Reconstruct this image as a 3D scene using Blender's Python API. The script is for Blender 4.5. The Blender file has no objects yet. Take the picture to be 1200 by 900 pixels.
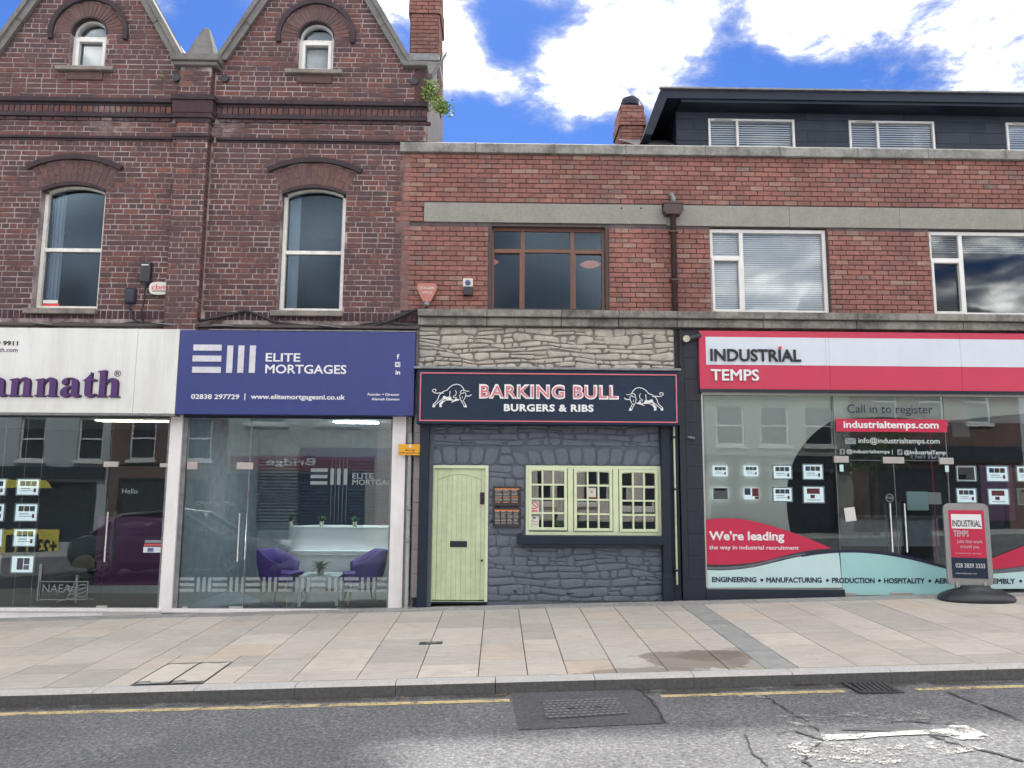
import bpy, math, random
import numpy as np
from mathutils import Vector, Matrix
random.seed(11)
S = bpy.context.scene
R_ = math.radians

# ---------------------------------------------------------------- camera
PITCH, YAW, ROLL, FPX = R_(7.52), R_(.91), R_(.356), 905.0
CAM = Vector((0, -11.3, 1.7))
_f = Vector((math.sin(YAW)*math.cos(PITCH), math.cos(YAW)*math.cos(PITCH), math.sin(PITCH)))
_r0 = Vector((math.cos(YAW), -math.sin(YAW), 0)); _u0 = _r0.cross(_f)
_r = math.cos(ROLL)*_r0 + math.sin(ROLL)*_u0
_u = -math.sin(ROLL)*_r0 + math.cos(ROLL)*_u0
cd = bpy.data.cameras.new('camera'); cam = bpy.data.objects.new('camera', cd)
S.collection.objects.link(cam); S.camera = cam
cd.sensor_width = 36; cd.lens = FPX/1200*36; cd.clip_start = .05; cd.clip_end = 3000
cam.matrix_world = Matrix(((_r.x, _u.x, -_f.x, CAM.x), (_r.y, _u.y, -_f.y, CAM.y), (_r.z, _u.z, -_f.z, CAM.z), (0, 0, 0, 1)))

# ---------------------------------------------------------------- world: daylight sky with broken cloud
SUN_EL, SUN_AZ = R_(53), R_(-2)      # azimuth from +Y towards +X: the sun stands behind the buildings
S.view_settings.view_transform = 'Standard'; S.view_settings.look = 'None'
S.view_settings.exposure = 3.1; S.view_settings.gamma = 1
W_ = bpy.data.worlds.new('World'); S.world = W_; W_.use_nodes = True
nt = W_.node_tree; nt.nodes.clear()
def N(t, **k):
    n = nt.nodes.new(t)
    for a, b in k.items(): setattr(n, a, b)
    return n
def Lk(a, b): nt.links.new(a, b)
def mth(op, a, b=None, c=None, clamp=False):
    n = N('ShaderNodeMath', operation=op); n.use_clamp = clamp
    for i, v in enumerate((a, b, c)):
        if v is None: continue
        if isinstance(v, (int, float)): n.inputs[i].default_value = v
        else: Lk(v, n.inputs[i])
    return n.outputs[0]
sky = N('ShaderNodeTexSky', sky_type='NISHITA'); sky.sun_disc = False
sky.sun_elevation = SUN_EL; sky.sun_rotation = SUN_AZ; sky.air_density = 1.0; sky.dust_density = .3; sky.ozone_density = 3.0
tc = N('ShaderNodeTexCoord'); sep = N('ShaderNodeSeparateXYZ'); Lk(tc.outputs['Generated'], sep.inputs[0])
zz = mth('ADD', mth('MAXIMUM', sep.outputs[2], 0.0), .16)
comb = N('ShaderNodeCombineXYZ'); Lk(mth('DIVIDE', sep.outputs[0], zz), comb.inputs[0]); Lk(mth('DIVIDE', sep.outputs[1], zz), comb.inputs[1])
def noise_w(scale, detail, rough, dist, off):
    m = N('ShaderNodeMapping'); m.inputs['Location'].default_value = off; Lk(comb.outputs[0], m.inputs[0])
    n = N('ShaderNodeTexNoise'); n.inputs['Scale'].default_value = scale; n.inputs['Detail'].default_value = detail
    n.inputs['Roughness'].default_value = rough; n.inputs['Distortion'].default_value = dist
    Lk(m.outputs[0], n.inputs['Vector']); return n.outputs['Fac']
big = noise_w(2.6, 10, .60, .45, (3.1, 1.7, 0)); fine = noise_w(8.5, 9, .66, .3, (7, 2, 0))
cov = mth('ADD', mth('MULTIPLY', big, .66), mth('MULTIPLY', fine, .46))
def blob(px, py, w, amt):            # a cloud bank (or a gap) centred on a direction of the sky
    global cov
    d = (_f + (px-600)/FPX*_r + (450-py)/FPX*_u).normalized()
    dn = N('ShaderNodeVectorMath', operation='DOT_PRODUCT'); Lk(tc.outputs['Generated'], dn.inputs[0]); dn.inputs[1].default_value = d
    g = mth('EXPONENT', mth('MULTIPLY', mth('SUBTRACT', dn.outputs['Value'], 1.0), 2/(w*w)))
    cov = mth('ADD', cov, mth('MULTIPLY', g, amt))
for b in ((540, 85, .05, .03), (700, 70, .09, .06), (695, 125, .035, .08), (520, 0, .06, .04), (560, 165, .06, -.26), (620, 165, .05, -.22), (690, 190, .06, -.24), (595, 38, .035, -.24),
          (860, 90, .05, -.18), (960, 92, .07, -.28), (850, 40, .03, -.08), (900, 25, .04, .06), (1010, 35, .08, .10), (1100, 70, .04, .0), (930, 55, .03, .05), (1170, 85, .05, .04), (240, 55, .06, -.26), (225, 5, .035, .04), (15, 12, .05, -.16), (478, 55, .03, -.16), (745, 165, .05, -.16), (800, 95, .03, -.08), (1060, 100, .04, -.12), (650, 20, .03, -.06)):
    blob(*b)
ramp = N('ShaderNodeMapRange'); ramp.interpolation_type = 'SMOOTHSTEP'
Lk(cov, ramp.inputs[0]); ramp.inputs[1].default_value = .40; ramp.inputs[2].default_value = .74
hz = N('ShaderNodeMix', data_type='RGBA'); hz.inputs['A'].default_value = (0, 0, 0, 1)
tint = N('ShaderNodeMix', data_type='RGBA', blend_type='MULTIPLY'); tint.inputs['Factor'].default_value = 1
Lk(sky.outputs[0], tint.inputs['A']); tint.inputs['B'].default_value = (.106, .170, .300, 1)
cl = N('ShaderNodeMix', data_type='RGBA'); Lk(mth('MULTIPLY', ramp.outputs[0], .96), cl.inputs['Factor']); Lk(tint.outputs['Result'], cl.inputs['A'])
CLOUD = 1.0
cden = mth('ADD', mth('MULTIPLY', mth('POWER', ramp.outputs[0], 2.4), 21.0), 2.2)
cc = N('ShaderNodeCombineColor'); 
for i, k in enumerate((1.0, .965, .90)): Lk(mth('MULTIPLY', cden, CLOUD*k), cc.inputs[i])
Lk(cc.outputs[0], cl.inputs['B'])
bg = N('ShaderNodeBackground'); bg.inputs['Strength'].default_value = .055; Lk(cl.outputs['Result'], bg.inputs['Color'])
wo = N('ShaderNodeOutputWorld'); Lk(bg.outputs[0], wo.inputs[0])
sd = bpy.data.lights.new('sun', 'SUN'); sd.energy = .88; sd.angle = R_(2.5); sd.color = (1, .95, .88)
sun = bpy.data.objects.new('sun', sd); S.collection.objects.link(sun)
sun.rotation_euler = (-(math.pi/2-SUN_EL), 0, -SUN_AZ)
sun.location = (0, 20, 30)
S.cycles.max_bounces = 8; S.cycles.transparent_max_bounces = 16; S.cycles.diffuse_bounces = 4; S.cycles.caustics_reflective = False
S.cycles.sample_clamp_indirect = 6

# ---------------------------------------------------------------- measuring helpers: photograph pixels to metres on a plane y = const
def ray(px, py): return _f + (px-600)/FPX*_r + (450-py)/FPX*_u
def X(px, py, y=0.0):
    d = ray(px, py); t = (y-CAM.y)/d.y; q = CAM + t*d; return q.x, q.z
def rc(l, r, t, b, y=0.0):
    mx, my = (l+r)/2, (t+b)/2
    return X(l, my, y)[0], X(r, my, y)[0], X(mx, b, y)[1], X(mx, t, y)[1]
def gz(x, y): return .03 + .028*x + .02*y                       # pavement
KERB_Y = -4.0
def rz(x, y): return .03 + .028*x - .08 - .115 - .02*(y-KERB_Y)*.8   # road
def PG(px, py, fn=gz):                                           # pixel to ground point
    d = ray(px, py); y = -5.0; z = fn(0, 0)
    x = 0
    for _ in range(12):
        t = (fn(x, y)-CAM.z)/d.z; q = CAM+t*d; x, y = q.x, q.y
    return x, y

# ---------------------------------------------------------------- materials
MATS = {}
def newmat(name):
    global nt
    m = bpy.data.materials.new(name); m.use_nodes = True; nt = m.node_tree; nt.nodes.clear(); MATS[name] = m; return m
def pos():
    return N('ShaderNodeNewGeometry').outputs['Position']
def noise(scale, detail=4, rough=.6, vec=None, stretch=None, out='Fac'):
    v = vec or pos()
    if stretch:
        mp = N('ShaderNodeMapping'); mp.inputs['Scale'].default_value = stretch; Lk(v, mp.inputs[0]); v = mp.outputs[0]
    n = N('ShaderNodeTexNoise'); n.inputs['Scale'].default_value = scale; n.inputs['Detail'].default_value = detail; n.inputs['Roughness'].default_value = rough
    Lk(v, n.inputs['Vector']); return n.outputs[out]
def maprange(v, a, b, c=0, d=1):
    n = N('ShaderNodeMapRange'); Lk(v, n.inputs[0])
    for i, k in enumerate((a, b, c, d)): n.inputs[i+1].default_value = k
    return n.outputs[0]
def mixc(f, a, b, mode='MIX'):
    n = N('ShaderNodeMix', data_type='RGBA', blend_type=mode)
    for key, v in (('Factor', f), ('A', a), ('B', b)):
        if isinstance(v, (int, float)): n.inputs[key].default_value = v
        elif isinstance(v, tuple): n.inputs[key].default_value = (*v, 1) if len(v) == 3 else v
        else: Lk(v, n.inputs[key])
    return n.outputs['Result']
def grey(v):
    n = N('ShaderNodeCombineColor')
    for i in range(3): Lk(v, n.inputs[i])
    return n.outputs[0]
def bumpn(h, strength, dist=.01):
    n = N('ShaderNodeBump'); n.inputs['Strength'].default_value = strength; n.inputs['Distance'].default_value = dist; Lk(h, n.inputs['Height']); return n.outputs[0]
def finish(m, col, rough=.7, metal=0, normal=None, spec=.5, emit=None, es=0, coat=0):
    b = N('ShaderNodeBsdfPrincipled'); o = N('ShaderNodeOutputMaterial'); Lk(b.outputs[0], o.inputs[0])
    if isinstance(col, tuple): b.inputs['Base Color'].default_value = (*col, 1)
    else: Lk(col, b.inputs['Base Color'])
    if isinstance(rough, (int, float)): b.inputs['Roughness'].default_value = rough
    else: Lk(rough, b.inputs['Roughness'])
    b.inputs['Metallic'].default_value = metal; b.inputs['Specular IOR Level'].default_value = spec
    b.inputs['Coat Weight'].default_value = coat
    if normal: Lk(normal, b.inputs['Normal'])
    if emit: b.inputs['Emission Color'].default_value = (*emit, 1); b.inputs['Emission Strength'].default_value = es
    return m
def M(name, col, rough=.6, var=.15, scale=6, bump=0, bscale=80, metal=0, spec=.5, streak=0, coat=0, dirt=None, objvar=0):
    if name in MATS: return MATS[name]
    m = newmat(name)
    f = maprange(noise(scale, 5, .6), .3, .7, 1-var, 1+var)
    c = mixc(1.0, col, grey(f), 'MULTIPLY')
    if objvar:
        oi = N('ShaderNodeObjectInfo').outputs['Random']
        c = mixc(1.0, c, grey(maprange(oi, 0, 1, 1-objvar, 1+objvar)), 'MULTIPLY')
    if streak:
        s = maprange(noise(7, 4, .65, stretch=(1, 1, .12)), .45, .75, 0, streak)
        c = mixc(s, c, dirt or (.10, .10, .08))
    nrm = bumpn(noise(bscale, 4, .6), bump) if bump else None
    return finish(m, c, rough, metal, nrm, spec, coat=coat)
def brickmat(name, cols, weather, stains=()):
    m = newmat(name)
    at = N('ShaderNodeAttribute', attribute_name='v'); oi = N('ShaderNodeObjectInfo')
    r = mth('FRACT', mth('ADD', at.outputs['Fac'], oi.outputs['Random']))
    cr = N('ShaderNodeValToRGB'); Lk(r, cr.inputs[0]); e = cr.color_ramp.elements
    while len(e) < len(cols): e.new(.5)
    for i, (p_, c_) in enumerate(cols): e[i].position = p_; e[i].color = (*c_, 1)
    c = cr.outputs[0]
    c = mixc(1.0, c, grey(maprange(noise(14, 5, .7), .25, .75, .72, 1.28)), 'MULTIPLY')
    w = maprange(noise(.9, 6, .65), .46, .68, 0, .75)
    c = mixc(w, c, weather)
    c = mixc(maprange(noise(5, 5, .65, stretch=(1, 1, .13)), .50, .72, 0, .45), c, weather)
    for (sx, sz, sr, scol, amt) in stains:
        d = N('ShaderNodeVectorMath', operation='DISTANCE'); Lk(pos(), d.inputs[0]); d.inputs[1].default_value = (sx, 0, sz)
        g = maprange(d.outputs['Value'], sr, 0, 0, amt)
        g = mth('MULTIPLY', g, maprange(noise(6, 5, .7), .4, .62), clamp=True)
        c = mixc(g, c, scol)
    return finish(m, c, .85, 0, bumpn(noise(70, 4, .7), .5, .006), .25)
BO = [(.0, (.080, .053, .056)), (.3, (.118, .062, .058)), (.55, (.155, .072, .063)), (.8, (.098, .058, .06)), (.93, (.205, .09, .07)), (1, (.075, .054, .062))]
BN = [(.0, (.215, .105, .092)), (.3, (.26, .122, .104)), (.6, (.31, .145, .12)), (.8, (.22, .11, .10)), (.9, (.34, .22, .175)), (1, (.19, .13, .125))]
STN = ((-5.95, 7.2, .45, (.33, .29, .29), .75), (-4.25, 7.1, .3, (.36, .31, .31), .8), (-1.5, 7.2, .2, (.28, .24, .25), .5))
brickmat('old_brick', BO, (.095, .065, .072), STN)
brickmat('old_dark_brick', [(0, (.055, .034, .042)), (.5, (.07, .04, .046)), (1, (.10, .05, .052))], (.05, .038, .045), STN)
brickmat('arch_red_brick', [(0, (.12, .072, .068)), (.5, (.165, .09, .08)), (1, (.105, .065, .068))], (.09, .065, .07))
brickmat('new_brick', BN, (.17, .09, .08))
def mortarmat(name, col, col2):
    m = newmat(name); c = mixc(maprange(noise(2.5, 6, .7), .4, .62), col, col2)
    return finish(m, c, .9, 0, bumpn(noise(120, 3, .7), .4, .004), .2)
mortarmat('old_mortar', (.42, .36, .36), (.12, .083, .085)); mortarmat('new_mortar', (.075, .062, .07), (.15, .12, .12))
def concretemat(name, col, dark, amt=.7, rough=.85, top=None):
    m = newmat(name)
    c = mixc(maprange(noise(3.2, 8, .7), .42, .66, 0, amt), col, dark)
    c = mixc(maprange(noise(5, 5, .7, stretch=(1, 1, .15)), .52, .75, 0, amt*.8), c, dark)
    c = mixc(1.0, c, grey(maprange(noise(40, 5, .7), .3, .7, .85, 1.15)), 'MULTIPLY')
    return finish(m, c, rough, 0, bumpn(noise(90, 4, .7), .35, .005), .25)
mortarmat('tooth_mortar', (.22, .15, .14), (.13, .09, .09))
concretemat('band_concrete', (.29, .28, .25), (.21, .21, .20), .5)
concretemat('coping_stone', (.30, .30, .28), (.10, .10, .09), .85)
concretemat('gable_stone', (.19, .185, .18), (.11, .11, .105), .7)
concretemat('cornice_stone', (.27, .26, .235), (.075, .075, .07), .9)
concretemat('sill_stone', (.27, .245, .22), (.10, .09, .085), .8)
concretemat('dark_string', (.062, .045, .052), (.035, .03, .035), .8)
concretemat('render_wall', (.30, .28, .27), (.20, .19, .18), .5)
def stonemat(name, cols, rough, bump, spec):
    m = newmat(name); oi = N('ShaderNodeObjectInfo')
    c = mixc(oi.outputs['Random'], cols[0], cols[1])
    c = mixc(maprange(noise(9, 6, .7), .4, .7), c, cols[2])
    c = mixc(1.0, c, grey(maprange(noise(45, 4, .7), .3, .7, .85, 1.15)), 'MULTIPLY')
    return finish(m, c, rough, 0, bumpn(noise(38, 5, .7), bump, .012), spec)
stonemat('natural_stone', ((.45, .425, .37), (.53, .50, .44), (.35, .33, .295)), .85, .6, .2)
stonemat('painted_stone', ((.108, .130, .163), (.108, .130, .163), (.124, .147, .178)), .55, .35, .4)
mortarmat('natural_pointing', (.26, .245, .225), (.18, .17, .16)); mortarmat('painted_pointing', (.104, .125, .155), (.118, .139, .168))
M('white_frame', (.72, .72, .70), .45, .06); M('old_white_frame', (.78, .77, .72), .6, .12, 12, streak=.5, dirt=(.35, .33, .28))
M('brown_frame', (.165, .078, .052), .5, .12, 20); M('dark_reveal', (.07, .055, .055), .7)
M('green_paint', (.54, .615, .41), .5, .09, 9, bump=.08, streak=.4, dirt=(.33, .38, .22)); M('groove_shade_green', (.10, .13, .06), .8); M('green_paint_pale', (.62, .70, .48), .45, .05)
M('black_paint', (.016, .025, .042), .5, .1, 8, bump=.1, bscale=30, spec=.25); M('black_gloss', (.02, .026, .038), .2, .15, 6, spec=.4)
M('charcoal_panel', (.020, .034, .062), .6, .08, spec=.2); M('slate_blue_cladding', (.04, .05, .068), .6, .12, 2.5, streak=.3, dirt=(.055, .062, .078), objvar=.16, spec=.2)
M('fascia_dark', (.026, .034, .05), .6, .1, spec=.2); M('lead', (.22, .23, .24), .55, .3, 10, metal=.3)
M('sign_white', (.70, .72, .70), .4, .05, 2, streak=.34, dirt=(.46, .44, .37)); M('sign_purple', (.029, .044, .195), .4, .06, 2, streak=.15, dirt=(.07, .08, .2))
M('purple_print', (.07, .02, .13), .5, .05); M('purple_dark', (.03, .02, .05), .5, .05)
M('print_white', (.74, .76, .78), .5, .02); M('logo_white', (.60, .61, .66), .35, .12, 9); M('print_black', (.012, .014, .02), .4, .05)
M('sign_pink', (.52, .035, .085), .5, .03, 2, streak=.12, dirt=(.45, .05, .11)); M('sign_light', (.60, .66, .74), .4, .03, 2, streak=.10, dirt=(.5, .5, .5))
M('pink_print', (.62, .16, .20), .5, .03); M('seam', (.22, .2, .2), .6); M('bright_red', (.65, .05, .06), .4, .03)
M('plastic_brown', (.06, .035, .035), .45, .1); M('plastic_black', (.02, .024, .032), .4, .1); M('plastic_white', (.62, .62, .58), .5, .06)
M('terracotta_plastic', (.42, .17, .13), .55, .1, 12); M('yellow_sign', (.72, .36, .02), .4, .05); M('steel', (.55, .55, .54), .28, .06, 20, metal=.9)
M('pipe_grey', (.25, .26, .27), .5, .15, 12, streak=.3, dirt=(.5, .5, .48)); M('cable_black', (.02, .02, .024), .6)
M('patch_steel', (.52, .49, .47), .35, .05, metal=.6); M('post_white', (.78, .76, .77), .5, .07, 3, streak=.25, dirt=(.40, .38, .37))
M('tile_grey', (.33, .30, .30), .45, .1, 4); M('granite_black', (.022, .028, .042), .3, .2, 60, spec=.35)
M('room_dark', (.05, .06, .075), .8); M('room_grey', (.34, .385, .42), .85); M('room_pale', (.54, .58, .60), .85); M('room_navy', (.03, .055, .14), .6)
M('counter_white', (.86, .90, .90), .35, .03)
M('chair_purple', (.14, .085, .36), .75, .1, 30, bump=.3, bscale=400); M('gold_leg', (.50, .38, .16), .3, metal=.8)
M('table_glass_white', (.84, .92, .90), .25, .03); M('pot_pale', (.55, .53, .42), .5); M('leaf_green', (.05, .11, .05), .5, .35, 30)
M('bud_leaf', (.26, .36, .08), .55, .35, 14); M('bud_dark', (.12, .20, .05), .55, .3, 14); M('wood_stem', (.12, .09, .06), .8); M('yellow_flower', (.7, .55, .05), .6)
M('interior_purple', (.15, .045, .13), .5, .1, 2); M('blind_white', (.86, .90, .90), .5, .05, 3); M('curtain_white', (.60, .64, .66), .8, .06, 5)
M('slate_roof', (.15, .16, .17), .6, .25, 9); M('lead_roof', (.20, .21, .22), .5, .3, 5)
M('opp_white', (.42, .45, .48), .8, .06, 2); M('opp_cream', (.36, .35, .32), .8, .06, 2); M('opp_pink', (.60, .54, .50), .8, .06, 2); M('opp_brick', (.16, .10, .09), .9, .2, 6)
M('opp_dark', (.03, .035, .045), .4); M('opp_red', (.20, .04, .045), .5); M('ee_yellow', (.70, .60, .10), .5); M('phone_black', (.02, .02, .03), .3)
M('car_paint', (.10, .11, .13), .25, .03, 2, metal=.5, coat=.8); M('rubber', (.02, .02, .02), .8); M('car_glass', (.02, .025, .03), .05, spec=.9)
M('sticker_paper', (.62, .62, .60), .6, .04)
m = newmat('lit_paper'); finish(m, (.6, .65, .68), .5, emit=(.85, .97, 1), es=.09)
M('menu_black', (.025, .025, .03), .4); M('menu_black', (.025, .025, .03), .4); M('menu_orange', (.62, .22, .10), .6); M('menu_grey', (.30, .28, .27), .6, .25, 60)
M('photo_blue', (.10, .13, .25), .5, .3, 60); M('photo_red', (.45, .08, .08), .5, .3, 50); M('photo_mixed', (.18, .14, .12), .5, .6, 70)
M('frame_clear', (.55, .60, .60), .2, .05); M('notice_green', (.25, .55, .10), .6); M('twig', (.20, .12, .07), .9, .3, 40); M('iron', (.045, .048, .052), .6, .3, 30, bump=.4)
M('sign_frame_grey', (.30, .31, .31), .4, .06, metal=.4)
M('film_white', (.50, .52, .46), .6, .04, 2); M('film_blue', (.50, .70, .70), .5, .03, 2); M('film_teal', (.33, .60, .60), .5, .03, 2); M('film_red', (.50, .02, .07), .4, .03, 3)
M('film_navy', (.015, .02, .05), .4); M('film_grey', (.13, .14, .17), .5); M('frost', (.21, .26, .27), .6, .03)
M('frost_dim', (.16, .19, .20), .6, .05); M('orange_shade', (.65, .22, .12), .5)
m = newmat('led_panel'); finish(m, (.8, .8, .7), .5, emit=(1, .93, .65), es=1.6)
m = newmat('led_cool'); finish(m, (.8, .8, .8), .5, emit=(.9, 1, .98), es=8)
def glassmat(name, tint, refl, wob=0.0, base=.0, rough=.004, gcol=(.95, 1, 1)):
    m = newmat(name); fr = N('ShaderNodeFresnel'); fr.inputs['IOR'].default_value = 1.5
    fac = mth('ADD', mth('MULTIPLY', fr.outputs[0], refl), base, clamp=True)
    t = N('ShaderNodeBsdfTransparent'); t.inputs[0].default_value = (*tint, 1)
    g = N('ShaderNodeBsdfGlossy'); g.inputs['Roughness'].default_value = rough; g.inputs[0].default_value = (*gcol, 1)
    if wob:
        nb = bumpn(noise(1.6, 2, .5), wob, .02); Lk(nb, g.inputs['Normal'])
    x = N('ShaderNodeMixShader'); Lk(fac, x.inputs[0]); Lk(t.outputs[0], x.inputs[1]); Lk(g.outputs[0], x.inputs[2])
    o = N('ShaderNodeOutputMaterial'); Lk(x.outputs[0], o.inputs[0]); return m
glassmat('shop_glass', (.90, .945, .96), 1.15, .02, .0); glassmat('old_glass', (.75, .80, .85), .75, .10, .0, .12, (.66, .84, 1)); glassmat('upvc_glass', (.93, .95, .97), .7, .03, .0, .03); glassmat('pub_glass', (.8, .85, .85), 2.0, .03, .05)
def filmmat(name, col, op):
    m = newmat(name); t = N('ShaderNodeBsdfTransparent'); d = N('ShaderNodeBsdfDiffuse'); d.inputs[0].default_value = (*col, 1)
    x = N('ShaderNodeMixShader'); x.inputs[0].default_value = op; Lk(t.outputs[0], x.inputs[1]); Lk(d.outputs[0], x.inputs[2])
    o = N('ShaderNodeOutputMaterial'); Lk(x.outputs[0], o.inputs[0]); return m
filmmat('film_haze', (.88, .88, .79), .95)
filmmat('frost_film', (.50, .58, .60), .27); M('film_text', (.62, .70, .70), .6, .02)
# road: worn asphalt with pale aggregate
def asphalt(name, dark, light, fleck):
    m = newmat(name)
    n1 = noise(120, 3, .75); n2 = noise(1.1, 5, .6); n3 = noise(34, 3, .75)
    c = mixc(maprange(n1, .35, .65), dark, light)
    c = mixc(maprange(n3, .53, .64, 0, .55), c, fleck)
    c = mixc(maprange(n3, .46, .37, 0, .6), c, (.035, .037, .042))
    c = mixc(1.0, c, grey(maprange(n2, .3, .7, .82, 1.15)), 'MULTIPLY')
    return finish(m, c, .85, 0, bumpn(mth('ADD', n1, n3), .9, .012), .3)
asphalt('asphalt', (.12, .125, .133), (.21, .215, .222), (.40, .40, .40)); asphalt('asphalt_patch', (.095, .098, .105), (.13, .133, .14), (.18, .18, .18))
M('crack_fill', (.03, .031, .034), .9, .2, 30)
def wornpaint(name, col, thr, sc=9):
    m = newmat(name); b = N('ShaderNodeBsdfPrincipled'); b.inputs['Roughness'].default_value = .8
    Lk(mixc(maprange(noise(60, 3, .8), .4, .7, 0, .5), col, (.16, .16, .15)), b.inputs['Base Color'])
    t = N('ShaderNodeBsdfTransparent'); n = mth('ADD', mth('MULTIPLY', noise(sc, 6, .8), .6), mth('MULTIPLY', noise(70, 3, .7), .4))
    x = N('ShaderNodeMixShader'); Lk(maprange(n, thr, thr+.03), x.inputs[0]); Lk(t.outputs[0], x.inputs[1]); Lk(b.outputs[0], x.inputs[2])
    o = N('ShaderNodeOutputMaterial'); Lk(x.outputs[0], o.inputs[0]); return m
wornpaint('yellow_line', (.62, .49, .24), .455, 6); wornpaint('white_worn', (.50, .50, .47), .47, 7); wornpaint('white_faint', (.42, .42, .40), .53, 7)
wornpaint('gutter_dirt', (.045, .042, .038), .47, 3)
# paving stones
m = newmat('paving_stone'); oi = N('ShaderNodeObjectInfo')
cr = N('ShaderNodeValToRGB'); Lk(oi.outputs['Random'], cr.inputs[0]); e = cr.color_ramp.elements
for i, (p_, c_) in enumerate([(0, (.47, .435, .39)), (.25, (.53, .495, .44)), (.45, (.41, .385, .35)), (.65, (.56, .52, .465)), (.8, (.53, .45, .365)), (.95, (.49, .46, .42))]):
    if i > 1: e.new(p_)
    e[i].position = p_; e[i].color = (*c_, 1)
c = mixc(1.0, cr.outputs[0], grey(maprange(noise(5, 6, .7, stretch=(1, 4, 1)), .3, .7, .87, 1.12)), 'MULTIPLY')
c = mixc(1.0, c, grey(maprange(noise(160, 3, .8), .3, .7, .85, 1.13)), 'MULTIPLY')
c = mixc(maprange(noise(.7, 5, .6), .5, .75, 0, .35), c, (.22, .21, .20))
c = mixc(maprange(noise(11, 3, .9), .70, .74, 0, .6), c, (.13, .12, .11))
vo = N('ShaderNodeTexVoronoi'); vo.inputs['Scale'].default_value = 4.5; Lk(pos(), vo.inputs['Vector'])
gum = mth('MULTIPLY', maprange(vo.outputs['Distance'], .075, .06), maprange(noise(1.7, 2, .5), .50, .54), clamp=True)
c = mixc(mth('MULTIPLY', gum, .45), c, (.20, .19, .18))
c = mixc(maprange(noise(2.3, 6, .75), .56, .70, 0, .4), c, (.30, .275, .24))
for (sx, sy, ax, ay, amt) in ((1.95, -3.45, .62, .42, 1.0), (2.1, -3.3, .36, .22, .9), (2.5, -3.45, .3, .5, .5), (1.35, -3.85, .6, .16, .8)):
    sp = N('ShaderNodeSeparateXYZ'); Lk(pos(), sp.inputs[0])
    dx = mth('DIVIDE', mth('SUBTRACT', sp.outputs[0], sx), ax); dy = mth('DIVIDE', mth('SUBTRACT', sp.outputs[1], sy), ay)
    r2 = mth('ADD', mth('MULTIPLY', dx, dx), mth('MULTIPLY', dy, dy)); r2 = mth('ADD', r2, mth('MULTIPLY', mth('SUBTRACT', noise(3, 5, .6), .5), 2.4))
    c = mixc(mth('MULTIPLY', maprange(r2, 1.0, .75), amt*.7, clamp=True), c, (.16, .14, .115))
finish(m, c, .75, 0, bumpn(noise(130, 4, .7), .25, .004), .3)
M('joint_dark', (.09, .083, .075), .9, .2, 20); M('block_paver', (.29, .29, .28), .85, .15, 20, bump=.3, objvar=.15); M('grey_strip', (.30, .305, .295), .85, .15, 6, bump=.3)
M('kerb_granite', (.46, .455, .44), .8, .15, 40, bump=.3); M('kerb_face', (.11, .112, .115), .85, .25, 25, bump=.3); M('tread_concrete', (.16, .16, .165), .85, .3, 30); M('pale_cover', (.54, .505, .44), .8, .08, 6, bump=.1)

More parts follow.
